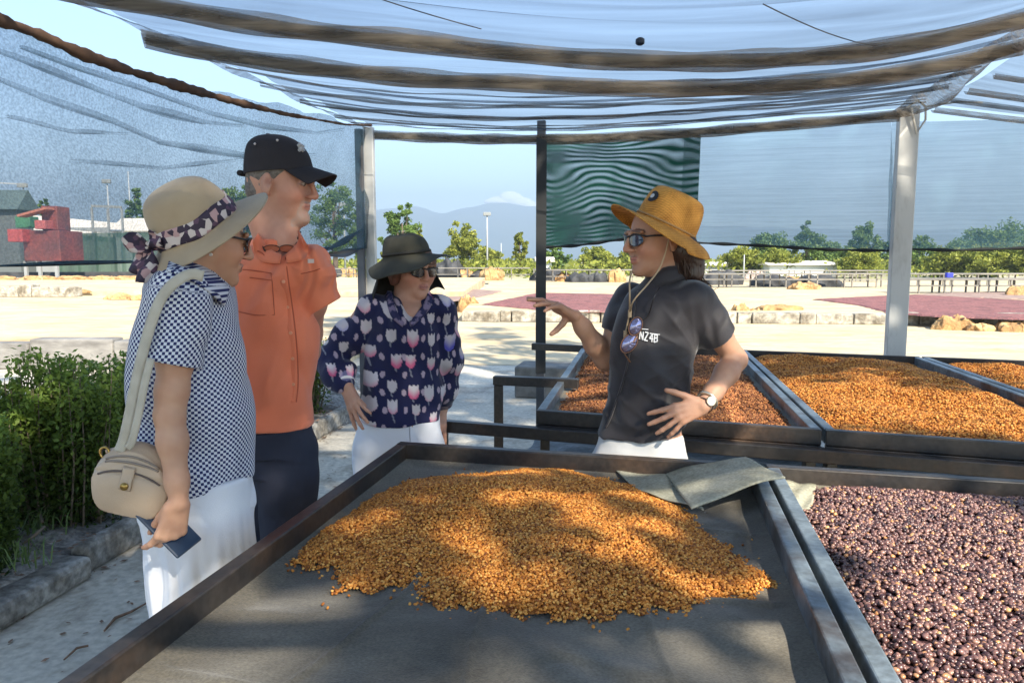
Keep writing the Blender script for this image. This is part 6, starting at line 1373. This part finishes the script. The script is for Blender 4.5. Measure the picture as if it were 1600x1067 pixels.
    for k, (dx, dz, dy) in enumerate(((-.055, .022, -.02), (-.045, -.06, .0), (-.012, -.082, -.02), (.03, .03, -.03))):
        d_ = Vector((dx, dy, dz)); n_ = d_.cross(Vector((0, 1, 0))).normalized()
        MB().grid(lambda a, b: tuple(bc+d_*a+n_*(b-.5)*(.014+.034*math.sin(math.pi*min(1, a*.8)))+Vector((0, -.012*math.sin(a*5+b*6+k), 0))), 12, 6).build('scarf_bow', bm, root, smooth=True, solid=.002)
    # shoulder bag
    bc_ = Vector(J(213, 750, Y-.15)); bag = empty('shoulder_bag', bc_, 0, 'beige round shoulder bag with woven strap hanging at the side of the checked blouse', 'bag')
    B_ = Field([bc_.x-.16, bc_.y-.13, bc_.z-.16], [bc_.x+.16, bc_.y+.13, bc_.z+.16], .004); ti = -.30; MT = np.array(Matrix.Rotation(.20, 3, 'Y'))@np.array(Matrix.Rotation(.0, 3, 'Z'))
    def bp(x, y, z): return tuple(np.array(bc_)+MT@np.array([x, y, z]))
    # body: rounded top, broad rounded bottom
    B_.ell(bp(0, 0, .012), (.086, .042, .082), MT, .02); B_.cap(bp(-.045, 0, -.042), bp(.045, 0, -.042), .044, .044, .03, flat=(MT@np.array([0, 1, 0])), q=.92); B_.cap(bp(-.05, 0, .0), bp(.05, 0, .0), .040, .040, .03)
    hmv = MT@np.array([0, -1, .0])
    lm = mat('beige_leather', (.50, .37, .26), (.46, .335, .23), rough=.5, scale=9, bump=.12, bscale=260)
    def pipe(P):
        L = (P-np.array(bc_))@MT; o = np.zeros(len(P))
        fr_ = L[:, 1] < 0
        zc = -.0+.016*np.cos(L[:, 0]*16); o += .004*np.exp(-((L[:, 2]-(.022+zc-.01))/.0035)**2)*fr_            # groove of the front pocket
        o += -.003*np.exp(-((L[:, 2]-(.055-L[:, 0]**2*5))/.003)**2)*fr_
        o += -.0035*np.exp(-(np.abs(L[:, 1]+.030)/.0035)**2)+-.0035*np.exp(-(np.abs(L[:, 1]-.030)/.0035)**2); return o
    B_.folds(pipe); V, Q = B_.mesh(); V = relax(V, Q, 1, .3); vobj('bag_body', V, Q, lm, bag)
    zp = []
    for i in range(13):
        x = -.072+.144*i/12; z = .036-.0*x-(x/.072)**2*.020-.003; p = Vector(bp(x, -.06, z)); 
        for _ in range(60):
            if B_.at(p) < .002: break
            p = p+Vector(MT@np.array([0, 1, 0]))*.0015
        zp.append(p)
    MB().tube(densify(zp, 3), .0026, 5).build('zip', mat('zip_brown', (.10, .07, .06), rough=.5), bag, smooth=True)
    ZIPS = True
    def surf(x, z, off=.003):
        p = Vector(bp(x, -.075, z))
        for _ in range(80):
            if B_.at(p) < off: break
            p = p+Vector(MT@np.array([0, 1, 0]))*.0015
        return p
    for zz, cc in ((.066, .9), (.054, .6)): MB().tube([surf(-.062+.124*i/14, zz-((-.062+.124*i/14)/.072)**2*.026*cc-.0, .001) for i in range(15)], .0032, 5).build('zip', mat('zip_taupe', (.24, .19, .15), rough=.6), bag, smooth=True)
    MB().grid(lambda a, b: tuple(surf(-.014+.028*a, .044-.052*b, .0035)), 7, 9).build('closure_tab', lm, bag, smooth=True, solid=.004)
    tl = surf(0, .002, .006); MB().tube([tuple(tl), tuple(tl+Vector((0, -.004, 0)))], .009, 14).build('turn_lock', mat('brass', (.42, .27, .08), rough=.3, metal=.9), bag, smooth=True)
    rg = Vector(bp(-.078, -.005, .055)); MB().tube([tuple(rg+Vector((.011*math.cos(t*.5236), -.004, .013*math.sin(t*.5236)))) for t in range(13)], .003, 6, False).build('ring', bpy.data.materials['brass'], bag, smooth=True)
    wm = weave_mat('woven_strap', (.40, .36, .29), (.58, .54, .46), 260, .9, .4)
    for k, (line, wd) in enumerate((([(318, 432), (300, 428), (281, 436), (262, 452), (247, 476), (233, 515), (221, 560), (211, 605), (202, 650), (194, 685), (186, 706)], 17), ([(236, 560), (226, 600), (216, 650), (206, 690), (199, 700)], 12))):
        A_ = []; B2 = []
        for i, (a, b) in enumerate(line):
            nx_ = line[min(i+1, len(line)-1)]; pv_ = line[max(i-1, 0)]; dx, dy = nx_[0]-pv_[0], nx_[1]-pv_[1]; L_ = math.hypot(dx, dy); ox, oy = -dy/L_*wd/2, dx/L_*wd/2
            A_.append((a+ox, b+oy)); B2.append((a-ox, b-oy))
        yy = []
        for i, (a, b) in enumerate(line):
            h_ = S.hit(a, b, .009); yy.append(h_.y if (h_ is not None and b < 590) else None)
        last = [i for i, v in enumerate(yy) if v is not None][-1]; yend = bc_.y+.0
        for i in range(len(yy)):
            if yy[i] is None: yy[i] = yy[last]+(yend-yy[last])*(i-last)/(len(yy)-1-last) if i > last else yy[last]
        ys = [min(yy[max(0, i-1):i+2])-.004-.004*k for i in range(len(yy))]; ys = [sum(ys[max(0, i-1):i+2])/len(ys[max(0, i-1):i+2]) for i in range(len(ys))]
        rib(densify([J(p[0], p[1], ys[i]) for i, p in enumerate(A_)], 4), densify([J(p[0], p[1], ys[i]) for i, p in enumerate(B2)], 4), 'strap', wm, bag, .003)
    MB().tube([rg, Vector(J(190, 700, bc_.y+.01))], .006, 6).build('strap_end', lm, bag)
    st2 = [Vector(bp(.070, .01, .055)), Vector(J(262, 680, Y-.13)), Vector(J(292, 600, Y-.12))]; MB().tube(st2, .007, 6).build('rear_strap', wm, bag, smooth=True)
    # phone held between fingers and palm
    pc = Vector(wr)+hd_.normalized()*.075-hb_.normalized()*.034; ph = empty('smartphone', pc, 0, 'dark blue cased smartphone held in the lowered hand of the woman with the bag', 'phone')
    e1_ = (Vector(J(296, 872, Y-.15))-Vector(J(243, 806, Y-.15))).normalized(); nn_ = (hb_+Vector((0, .15, .9))).normalized(); e1_ = (e1_-nn_*e1_.dot(nn_)).normalized(); e2_ = nn_.cross(e1_)
    MM = Matrix(((e1_.x, e2_.x, nn_.x), (e1_.y, e2_.y, nn_.y), (e1_.z, e2_.z, nn_.z)))
    MB().box(tuple(pc), (.150, .072, .009), 0, MM).build('phone_case', mat('blue_case', (.022, .042, .08), rough=.35), ph, bevel=.004)
    MB().box(tuple(pc-nn_*.0048), (.140, .064, .0015), 0, MM).build('screen', mat('phone_glass', (.008, .008, .012), rough=.06, spec=.8), ph)
    MB().box(tuple(pc+nn_*.0052-e1_*.052+e2_*.016), (.030, .030, .003), 0, MM).build('camera_bump', M_plast, ph, bevel=.003)
check_woman()
# ================================================================ yard and background
M_red = mat('drying_cherries', (.17, .055, .052), (.32, .13, .11), rough=.8, scale=14, detail=8, bump=1, bscale=16, bdist=.05, c3=(.13, .05, .045), s3=2.5)
M_brown = mat('drying_brown', (.24, .15, .12), (.33, .23, .18), rough=.85, scale=5, detail=8, bump=.5, bscale=40)
def patch(name, pts, z, m, label, th=.03):
    P = [on_z(a, b, z) for a, b in pts]; c = sum(P, Vector())/len(P); n = len(P); rr = random.Random(len(label))
    # refine outline so that it wanders
    Q = []
    for i in range(n):
        a, b = P[i], P[(i+1) % n]
        for k in range(14): q = a.lerp(b, k/14); Q.append(q+Vector((rr.uniform(-.05, .05), rr.uniform(-.12, .12), 0)))
    V = [(q.x, q.y, z+.002) for q in Q]; V += [tuple(Vector((q.x, q.y, z+th)).lerp(Vector((c.x, c.y, z+th)), .04)) for q in Q]; N_ = len(Q)
    F = [(i, (i+1) % N_, N_+(i+1) % N_, N_+i) for i in range(N_)]+[tuple(range(N_, 2*N_))]
    o = MB().add(V, F).build(name, m); tag(o, label, 'coffee', kind='stuff'); return o
patch('drying_coffee', [(752, 476), (840, 458), (1000, 461), (1062, 472), (1000, 490), (870, 487)], .245, M_red, 'red coffee cherries spread on the far patio left of the guide')
patch('drying_coffee', [(1268, 468), (1420, 461), (1760, 478), (1760, 503), (1600, 500), (1480, 497), (1390, 490), (1340, 477)], .245, M_red, 'large red sheet of coffee cherries spread on the patio at right')
patch('drying_coffee', [(520, 474), (530, 455), (640, 449), (786, 455), (735, 468), (690, 473)], .245, M_brown, 'brownish coffee spread on the patio behind the woman in the olive hat')
patch('drying_coffee', [(505, 443), (600, 440), (760, 441), (700, 446), (560, 448)], .245, M_red, 'thin distant strip of red coffee behind the olive hat')
patch('drying_coffee', [(1420, 461), (1560, 456), (1800, 462), (1800, 472), (1560, 467)], .245, M_brown, 'thin brown strip of coffee beyond the red sheet at right')
# burlap sacks in heaps: each sack a thing
M_sack = mat('burlap', (.46, .27, .11), (.28, .16, .07), rough=1, scale=3, detail=8, bump=1, bscale=5, bdist=.12, c3=(.54, .36, .17), s3=2)
crease(M_sack, .9, 2.2, .35)
M_black = mat('black_cover', (.018, .019, .021), (.05, .05, .052), rough=.75, scale=2, detail=8, bump=.6, bscale=5)
def lump(name, p, sx, sy, sz, m, seed, label, cat, rz=0, group=None, kn_=None):
    r = random.Random(seed); ph = [r.uniform(0, 6) for _ in range(6)]
    def f(a, b):
        th = a*2*math.pi; v = b*math.pi*.5; cx = math.cos(th)*math.cos(v)**.6; cy = math.sin(th)*math.cos(v)**.6; cz = math.sin(v)
        k = 1+.14*math.sin(3*th+ph[0])+.12*math.sin(5*th+ph[1]+3*v)+.08*math.sin(9*th+ph[2])*math.cos(v)+.07*abs(math.sin(11*th+ph[5]+4*v))
        z = cz**.75*(1+.10*math.sin(4*cx*2+ph[3])+.12*math.sin(5*cy*2+ph[4])-.10*abs(math.sin(5*cx+3*cy+ph[0]))-.07*abs(math.sin(11*cx-6*cy+ph[1])))*1.25
        x, y = cx*sx*k, cy*sy*k
        return (p[0]+x*math.cos(rz)-y*math.sin(rz), p[1]+x*math.sin(rz)+y*math.cos(rz), p[2]+max(0, z)*sz)
    mb = MB().grid(f, 44, 18, closed=True); o = mb.build(name, m, smooth=True); return tag(o, label, cat, group)
def sack(px, py, z, wpx, hpx, label, seed, n=1, m=None, name='burlap_sack', cat='sack'):
    p = on_z(px, py, z); s = p.y/FPX; return lump(name, (p.x, p.y, z-.01), wpx*s/2, max(.15, wpx*s*.3), hpx*s, m or M_sack, seed, label, cat, rz=random.Random(seed).uniform(-.2, .2))
sack(730, 487, .01, 30, 20, 'single crumpled burlap sack on the kerb left of the thin dark post', 1)
sack(1158, 500, .01, 30, 20, 'burlap sack on the kerb right behind the guide\'s shoulder', 2)
sack(1178, 500, .01, 26, 14, 'small upright burlap sack beside the elbow of the guide', 3)
sack(1215, 484, .24, 60, 7, 'flat brown cover spread on the patio edge right of the guide\'s shoulder', 4)
sack(1490, 514, .01, 58, 17, 'crumpled orange-brown sack at the right in front of the red coffee', 5)
sack(1532, 516, .01, 40, 9, 'low sack between the two sack heaps at right', 6)
sack(1585, 517, .01, 56, 12, 'sack heap cut by the right edge of the picture', 7)
sack(1255, 452, .24, 42, 9, 'orange sack lying at the foot of the black covers in the distance', 8)
sack(1592, 462, .24, 40, 12, 'distant brown sack at the right edge behind the red coffee', 9)
for i, (a, b, w_, h) in enumerate([(72, 462, 24, 7), (102, 462, 22, 11), (128, 457, 24, 4), (185, 467, 34, 8), (215, 468, 26, 6)]):
    sack(a, b, .40, w_, h, ['orange-brown sack at the left on the wall top, first of five', 'taller peaked sack on the wall top left of the straw sun hat', 'flat brown sack just right of the peaked sack', 'brown sack nearer the shoulder of the checked blouse', 'sack partly behind the checked blouse shoulder'][i], 20+i)
xs = [(-10, 70), (58, 60), (112, 50), (160, 46), (205, 50)]
for i, (a, w_) in enumerate(xs): sack(a, 437, .42, w_, 5, ['rolled burlap strip at the left picture edge below the side net', 'rolled burlap strip second from the left below the side net', 'rolled burlap strip in the middle of the row below the side net', 'rolled burlap strip fourth from the left below the side net', 'rolled burlap strip at the right end of the row beside the blouse'][i], 30+i)
# far racks with black covers and sacks between them
i = 0
bl_ = [(385, 30, 12), (420, 40, 14)]
covers = [(505, 432, 50, 12), (610, 440, 60, 14), (702, 436, 46, 24), (758, 437, 44, 12), (858, 438, 50, 14), (905, 441, 36, 12), (935, 441, 30, 12), (1100, 443, 40, 12), (1130, 445, 52, 18), (1205, 447, 60, 14), (1275, 447, 66, 14)]
for (a, b, w_, h) in covers:
    sack(a, b, .24, w_, h, 'black cover heaped on far rack, %s' % ['the man\'s shoulder', 'the olive hat', 'the tallest, right beside the olive hat', 'left of the thin post', 'right of the thin post', 'above the gesturing hand', 'left of the guide\'s face', 'behind the guide\'s neck', 'behind the guide\'s hair', 'right of the guide\'s sleeve', 'left of the broad metal post'][i], 50+i, m=M_black, name='black_cover', cat='cover'); i += 1
for k, (a, b, w_, h, lb) in enumerate([(545, 432, 24, 11, 'small far sack right of the man\'s sleeve'), (728, 436, 24, 12, 'far sack just right of the tallest black cover'), (768, 438, 36, 16, 'far orange sack left of the thin dark post'), (880, 440, 24, 11, 'far sack above the gesturing hand'), (965, 441, 26, 16, 'far orange sack in front of the guide\'s face'), (1118, 440, 36, 13, 'far sack beneath the guide\'s hat brim'), (1235, 446, 28, 11, 'far sack between black covers right of the guide'), (1180, 437, 30, 10, 'pinkish pale bundle on the far rack')]):
    sack(a, b, .24, w_, h, lb, 70+k, m=M_sack if k < 7 else mat('pink_bundle', (.62, .42, .36), (.5, .33, .28), rough=.9))
M_railp = mat('weathered_rail', (.24, .215, .18), (.14, .13, .115), rough=.7, scale=1)
def rack(px0, px1, pyt, pyb, z0, label, nleg=6, th=.06, mid=None, m=None):
    a = on_z(px0, pyb, z0); b = on_z(px1, pyb, z0); s = a.y/FPX; top = z0+(pyb-pyt)*s
    root = empty('drying_rack', a, 0, label, 'rack', 'far drying racks')
    MB().beam((a.x, a.y, top), (b.x, a.y, top), .9, th).build('rack_top', m or M_railp, root)
    if mid: MB().beam((a.x, a.y-.4, z0+(top-z0)*mid), (b.x, a.y-.4, z0+(top-z0)*mid), .05, .05).build('rail', m or M_railp, root)
    for k in range(nleg):
        x = a.x+(b.x-a.x)*(k+.02+.3*math.sin(k*2.7+px0))/(nleg-1+.04)
        for dy in (-.4, .4): MB().beam((x, a.y+dy, z0), (x, a.y+dy, top-th/2-.002), .05, .05).build('leg', m or M_railp, root)
    return root
rack(640, 828, 419, 437, .24, 'long low rack in the gap between the left post and the thin dark post', 9, mid=.45)
rack(836, 1070, 422, 440, .24, 'far rack behind the gesturing hand', 10, mid=.45)
rack(1092, 1385, 428, 449, .24, 'far rack with thin legs right of the guide', 12, mid=.6)
rack(1404, 1700, 436, 458, .24, 'nearer far rack at right of the broad metal post', 12, mid=.55)
rack(1040, 1390, 423, 440, .24, 'second rack line farther back right of the guide', 12, mid=.5)
rack(480, 590, 420, 436, .24, 'far rack seen through the gap right of the orange shirt', 5, mid=.5)
rack(1404, 1700, 428, 447, .24, 'rack line farther back at the right edge', 12, mid=.5)
M_paleb = mat('pale_wall', (.62, .64, .64), (.52, .54, .55), rough=.8, scale=.4)
M_roofw = mat('pale_sheet_roof', (.72, .66, .58), (.60, .55, .48), rough=.6, scale=.3)
M_grayw = mat('grey_wall', (.26, .27, .27), (.20, .21, .21), rough=.9, scale=.3)
def bld(name, px0, px1, pyt, pyb, z0, Y, dep, label, m=M_paleb, roof=None, cat='building', wins=0, slope=0):
    a = on_y(px0, pyb, Y); b = on_y(px1, pyt, Y); root = empty(name, (a.x, Y, 0), 0, label, cat)
    h = b.z; wl_ = h*.78
    MB().box(((a.x+b.x)/2, Y+dep/2, wl_/2), (abs(b.x-a.x), dep, wl_)).build('wall', m, root)
    V = [(a.x-.3, Y-.4, wl_), (b.x+.3, Y-.4, wl_-slope), (b.x+.3, Y+dep/2, h-slope), (a.x-.3, Y+dep/2, h), (a.x-.3, Y+dep+.4, wl_), (b.x+.3, Y+dep+.4, wl_-slope)]
    MB().add(V, [(0, 1, 2, 3), (3, 2, 5, 4), (0, 3, 4), (1, 5, 2)]).build('roof', roof or M_roofw, root, solid=.08)
    for k in range(wins):
        x = a.x+(b.x-a.x)*(k+.5)/wins; MB().box((x, Y-.03, wl_*.5), (abs(b.x-a.x)/wins*.35, .06, wl_*.35)).build('window', M_grayw, root)
    return root
bld('low_building', 1202, 1308, 408, 430, 0, 62, 6, 'long pale low building below the trees right of the guide', M_paleb)
bld('shed', 842, 862, 402, 420, 0, 66, 4, 'tiny white shed just right of the thin dark post', M_paleb)
bld('low_building', 1100, 1140, 410, 428, 0, 70, 5, 'small pale building right below the guide\'s hat brim', M_paleb)
bld('warehouse', 20, 200, 333, 420, 0, 58, 3, 'long grey warehouse with pale sloping roof seen through the side net', M_grayw, slope=.9, wins=4)
bld('warehouse', 184, 262, 340, 420, 0, 52, 3, 'pale warehouse end left of the straw sun hat', M_paleb, slope=.0)
bld('shed', -60, 24, 296, 415, 0, 50, 1.6, 'dark roofed open shed at the left picture edge', mat('shed_wall', (.10, .11, .11), rough=.9), mat('dark_roof', (.07, .10, .10), rough=.7))
# dark green net fence in front of the warehouses
M_fence = net_mat('fence_net', (.045, .09, .065), .88, col2=(.08, .12, .09), var=.05, scale=.6, translucency=.2)
a = on_y(92, 412, 46); b = on_y(262, 364, 46); fz = empty('net_fence', (a.x, 46, 0), 0, 'dark green net fence behind the straw sun hat', 'fence')
MB().grid(lambda s, t: (a.x+(b.x-a.x)*s, 46+.1*math.sin(s*30), .3+(b.z-.3)*(1-t)), 40, 6).build('net_sheet', M_fence, fz)
for k in range(7): x = a.x+(b.x-a.x)*k/6; MB().beam((x, 46.2, 0), (x, 46.2, b.z+.1), .1, .1).build('fence_post', M_railp, fz)
o = MB().beam((a.x-14, 45, .45), (b.x+8, 45, .5), .8, .5).build('black_cover', M_black); tag(o, 'long dark strip of ground cover along the foot of the net fence', 'cover')
# red machine
M_redm = mat('red_machine_paint', (.22, .05, .04), (.13, .045, .038), rough=.5, scale=1.2)
q = on_y(60, 412, 40); mr = empty('red_machine', (q.x, 40, 0), 0, 'red pulping machine with hopper and chute seen through the left side net', 'machine')
s = 40/FPX
def mbx(px0, px1, py0, py1, name, m, dep=1.2, dy=0):
    a = on_y(px0, py1, 40+dy); b = on_y(px1, py0, 40+dy); return MB().box(((a.x+b.x)/2, 40+dy+dep/2, (a.z+b.z)/2), (b.x-a.x, dep, b.z-a.z)).build(name, m, mr, bevel=.04)
mbx(38, 92, 360, 408, 'body', M_redm, 2.2); mbx(66, 88, 322, 360, 'hopper', M_redm, 1.2, .4)
mbx(12, 34, 358, 378, 'chute', mat('red_bright', (.36, .06, .055), rough=.5), .8, -.6); mbx(54, 70, 344, 358, 'drum', mat('red_pink', (.36, .09, .085), rough=.5), .8, -.3)
a_ = on_y(34, 338, 40); b_ = on_y(78, 326, 40); MB().beam(a_, b_, .8, .12).build('spout', mat('orange_red', (.34, .12, .08), rough=.5), mr)
for x in (40, 62, 88): a_ = on_y(x, 408, 40.2); MB().beam((a_.x, 40.2, .3), (a_.x, 40.2, a_.z+.01), .15, .15).build('leg', M_grayw, mr)
mbx(24, 46, 338, 356, 'green_box', mat('green_box', (.05, .16, .08), rough=.6), .8, 1)
# light poles and steel frame
M_pole = mat('pole_grey', (.36, .37, .38), rough=.6)
def pole(px, pyt, Y, label, arm=None, r_=.09, name='light_pole', cat='pole', lamp=True):
    t = on_y(px, pyt, Y); root = empty(name, (t.x, Y, 0), 0, label, cat)
    MB().tube([(t.x, Y, 0), (t.x, Y, t.z*.6), (t.x, Y, t.z)], [r_, r_*.8, r_*.55], 8).build('shaft', M_pole, root, smooth=True)
    if lamp: MB().box((t.x, Y-.1, t.z-.1), (.75, .3, .35)).build('floodlight', M_grayw, root, bevel=.05)
    if arm: MB().beam((t.x, Y, t.z), (t.x+arm, Y, t.z+.1), .09, .09).build('arm', M_pole, root)
    return root
pole(761, 333, 74, 'tall floodlight pole in front of the mountains in the open gap', None, .11)
pole(783, 380, 110, 'small thin pole right of the tall floodlight pole', None, .1, lamp=False)
pole(167, 282, 66, 'tall pole seen through the side net left of the straw hat', None)
pole(200, 268, 75, 'second tall thin pole right of its neighbour behind the side net', None, lamp=False)
pole(36, 288, 60, 'light pole with short arm behind the red machine', -2.0)
pole(1163, 398, 50, 'short white pole in the yard right of the guide\'s hat', None, .06, lamp=False)
pole(537, 318, 60, 'pole in front of the big tree right of the man\'s face', None, .08)
fr2 = empty('steel_frame', on_y(143, 372, 50), 0, 'dark steel gantry frame above the pale warehouse roof', 'frame')
A_, B_, C_ = on_y(143, 322, 50), on_y(190, 324, 50), on_y(168, 324, 50)
MB().beam(A_, B_, .14, .16).build('top_bar', M_grayw, fr2)
for P_ in (A_, B_, C_): MB().beam((P_.x, 50, 0), (P_.x, 50, P_.z-.1), .12, .12).build('post', M_grayw, fr2)
# blue sign box on the right
p = on_y(1483, 430, 34); tag(MB().box((p.x, 34, p.z), (.28, .2, .22)).build('blue_box', mat('blue_paint', (.02, .03, .45), rough=.5), bevel=.02), 'small bright blue box on the rack at far right', 'box')
# trees of the far line
M_lf1 = leaf_mat('leaves_yellowgreen', (.10, .13, .02), (.36, .37, .06), transl=.4)
M_lf2 = leaf_mat('leaves_green', (.045, .09, .02), (.17, .25, .05), transl=.3)
M_lf3 = leaf_mat('leaves_dark', (.07, .12, .03), (.19, .27, .06), transl=.25)
def ftree(px, pyt, wpx, Y, m, label, seed, n=1500, crown0=.12, nc=70, leaf=None, name='tree', sparse=.4):
    t = on_y(px, pyt, Y); s = Y/FPX; h = t.z*1.06; return tree((t.x, Y, 0), h, wpx*s/2*(.82 if px < 1100 else 1.08), nc, n, leaf or s*2.5, m, label, seed, trunk=.03*h, crown0=crown0, sparse=sparse, name=name, group='trees beyond the yard')
T_ = [(722, 348, 74, 72, M_lf1, 'rounded yellow-green tree in the open gap left of the tall light pole'),
 (628, 322, 86, 62, M_lf2, 'airy light green tree above the olive hat'), (650, 352, 40, 66, M_lf1, 'small bright tree right above the olive hat'),
 (612, 375, 40, 70, M_lf1, 'low bush tree between the left post and the olive hat'),
 (812, 362, 34, 70, M_lf1, 'slender pale green tree left of the thin dark post'), (762, 388, 60, 85, M_lf1, 'low bushy growth behind the tall light pole'),
 (868, 386, 56, 70, M_lf2, 'low bright green tree right of the thin dark post'), (935, 384, 80, 76, M_lf1, 'wide yellowish bush in front of the guide\'s face'),
 (985, 390, 60, 70, M_lf1, 'yellowish bush partly behind the guide\'s face'),
 (1160, 382, 62, 66, M_lf1, 'bright green round tree right of the guide\'s hat'), (1205, 362, 80, 74, M_lf3, 'dark grey-green tree seen half through the pale net'),
 (1262, 350, 52, 68, M_lf3, 'taller dark green tree left of the broad post'), (1215, 390, 70, 64, M_lf1, 'light bush above the long pale building'),
 (1352, 348, 50, 70, M_lf3, 'upright tree just left of the broad metal post'), (1345, 388, 60, 60, M_lf1, 'yellow-green bush at the foot of the upright tree'),
 (1440, 372, 60, 72, M_lf3, 'dark tree just right of the broad metal post'), (1490, 386, 80, 62, M_lf1, 'bright bush right of the broad metal post'),
 (1560, 345, 100, 80, M_lf3, 'large dark tree at the right edge seen through the net'), (1550, 384, 90, 60, M_lf1, 'bright yellow-green bush at the right edge'),
 (1630, 350, 90, 74, M_lf3, 'dark tree cut by the right edge'), (1620, 380, 80, 58, M_lf1, 'bright bush cut by the right edge'),
 (212, 300, 56, 60, M_lf2, 'bushy green tree left of the straw sun hat'), (68, 308, 34, 62, M_lf2, 'small tree behind the red machine'),
 (375, 286, 80, 62, M_lf2, 'green tree between the straw sun hat and the man\'s cap'), (520, 280, 96, 56, M_lf2, 'big tree right of the man\'s face behind the side net'),
 (560, 330, 50, 66, M_lf2, 'lower tree at the left of the left post'), (300, 330, 60, 70, M_lf2, 'tree top behind the straw sun hat'), (1090, 395, 50, 80, M_lf1, 'distant low tree behind the guide\'s hair'), (1305, 378, 70, 82, M_lf3, 'wide soft tree left of the broad metal post, behind the net hem'), (1400, 372, 60, 84, M_lf3, 'tree hidden partly by the broad metal post'), (1520, 368, 90, 86, M_lf3, 'broad soft tree right of the broad metal post behind the net')]
for k, (a, b, w_, Y, m, lb) in enumerate(T_):
    ftree(a, b, w_, Y, m, lb, 100+k, n=5200 if w_ > 60 else 3600, crown0=.05 if b > 340 else .22, sparse=.27 if k != 1 else .22)
# far ground cover strip under the trees
r = np.random.default_rng(9); n = 42000; X = r.uniform(-75, 95, n); Yv = r.uniform(60, 120, n); Zv = r.random(n)**1.5*1.5
put = put_leaves('undergrowth', np.stack([X, Yv, Zv], 1), .21, r, M_lf1, None, r.random(n)*.9, .6); tag(put, 'low scrub growing along the far edge of the yard', 'scrub', kind='stuff')
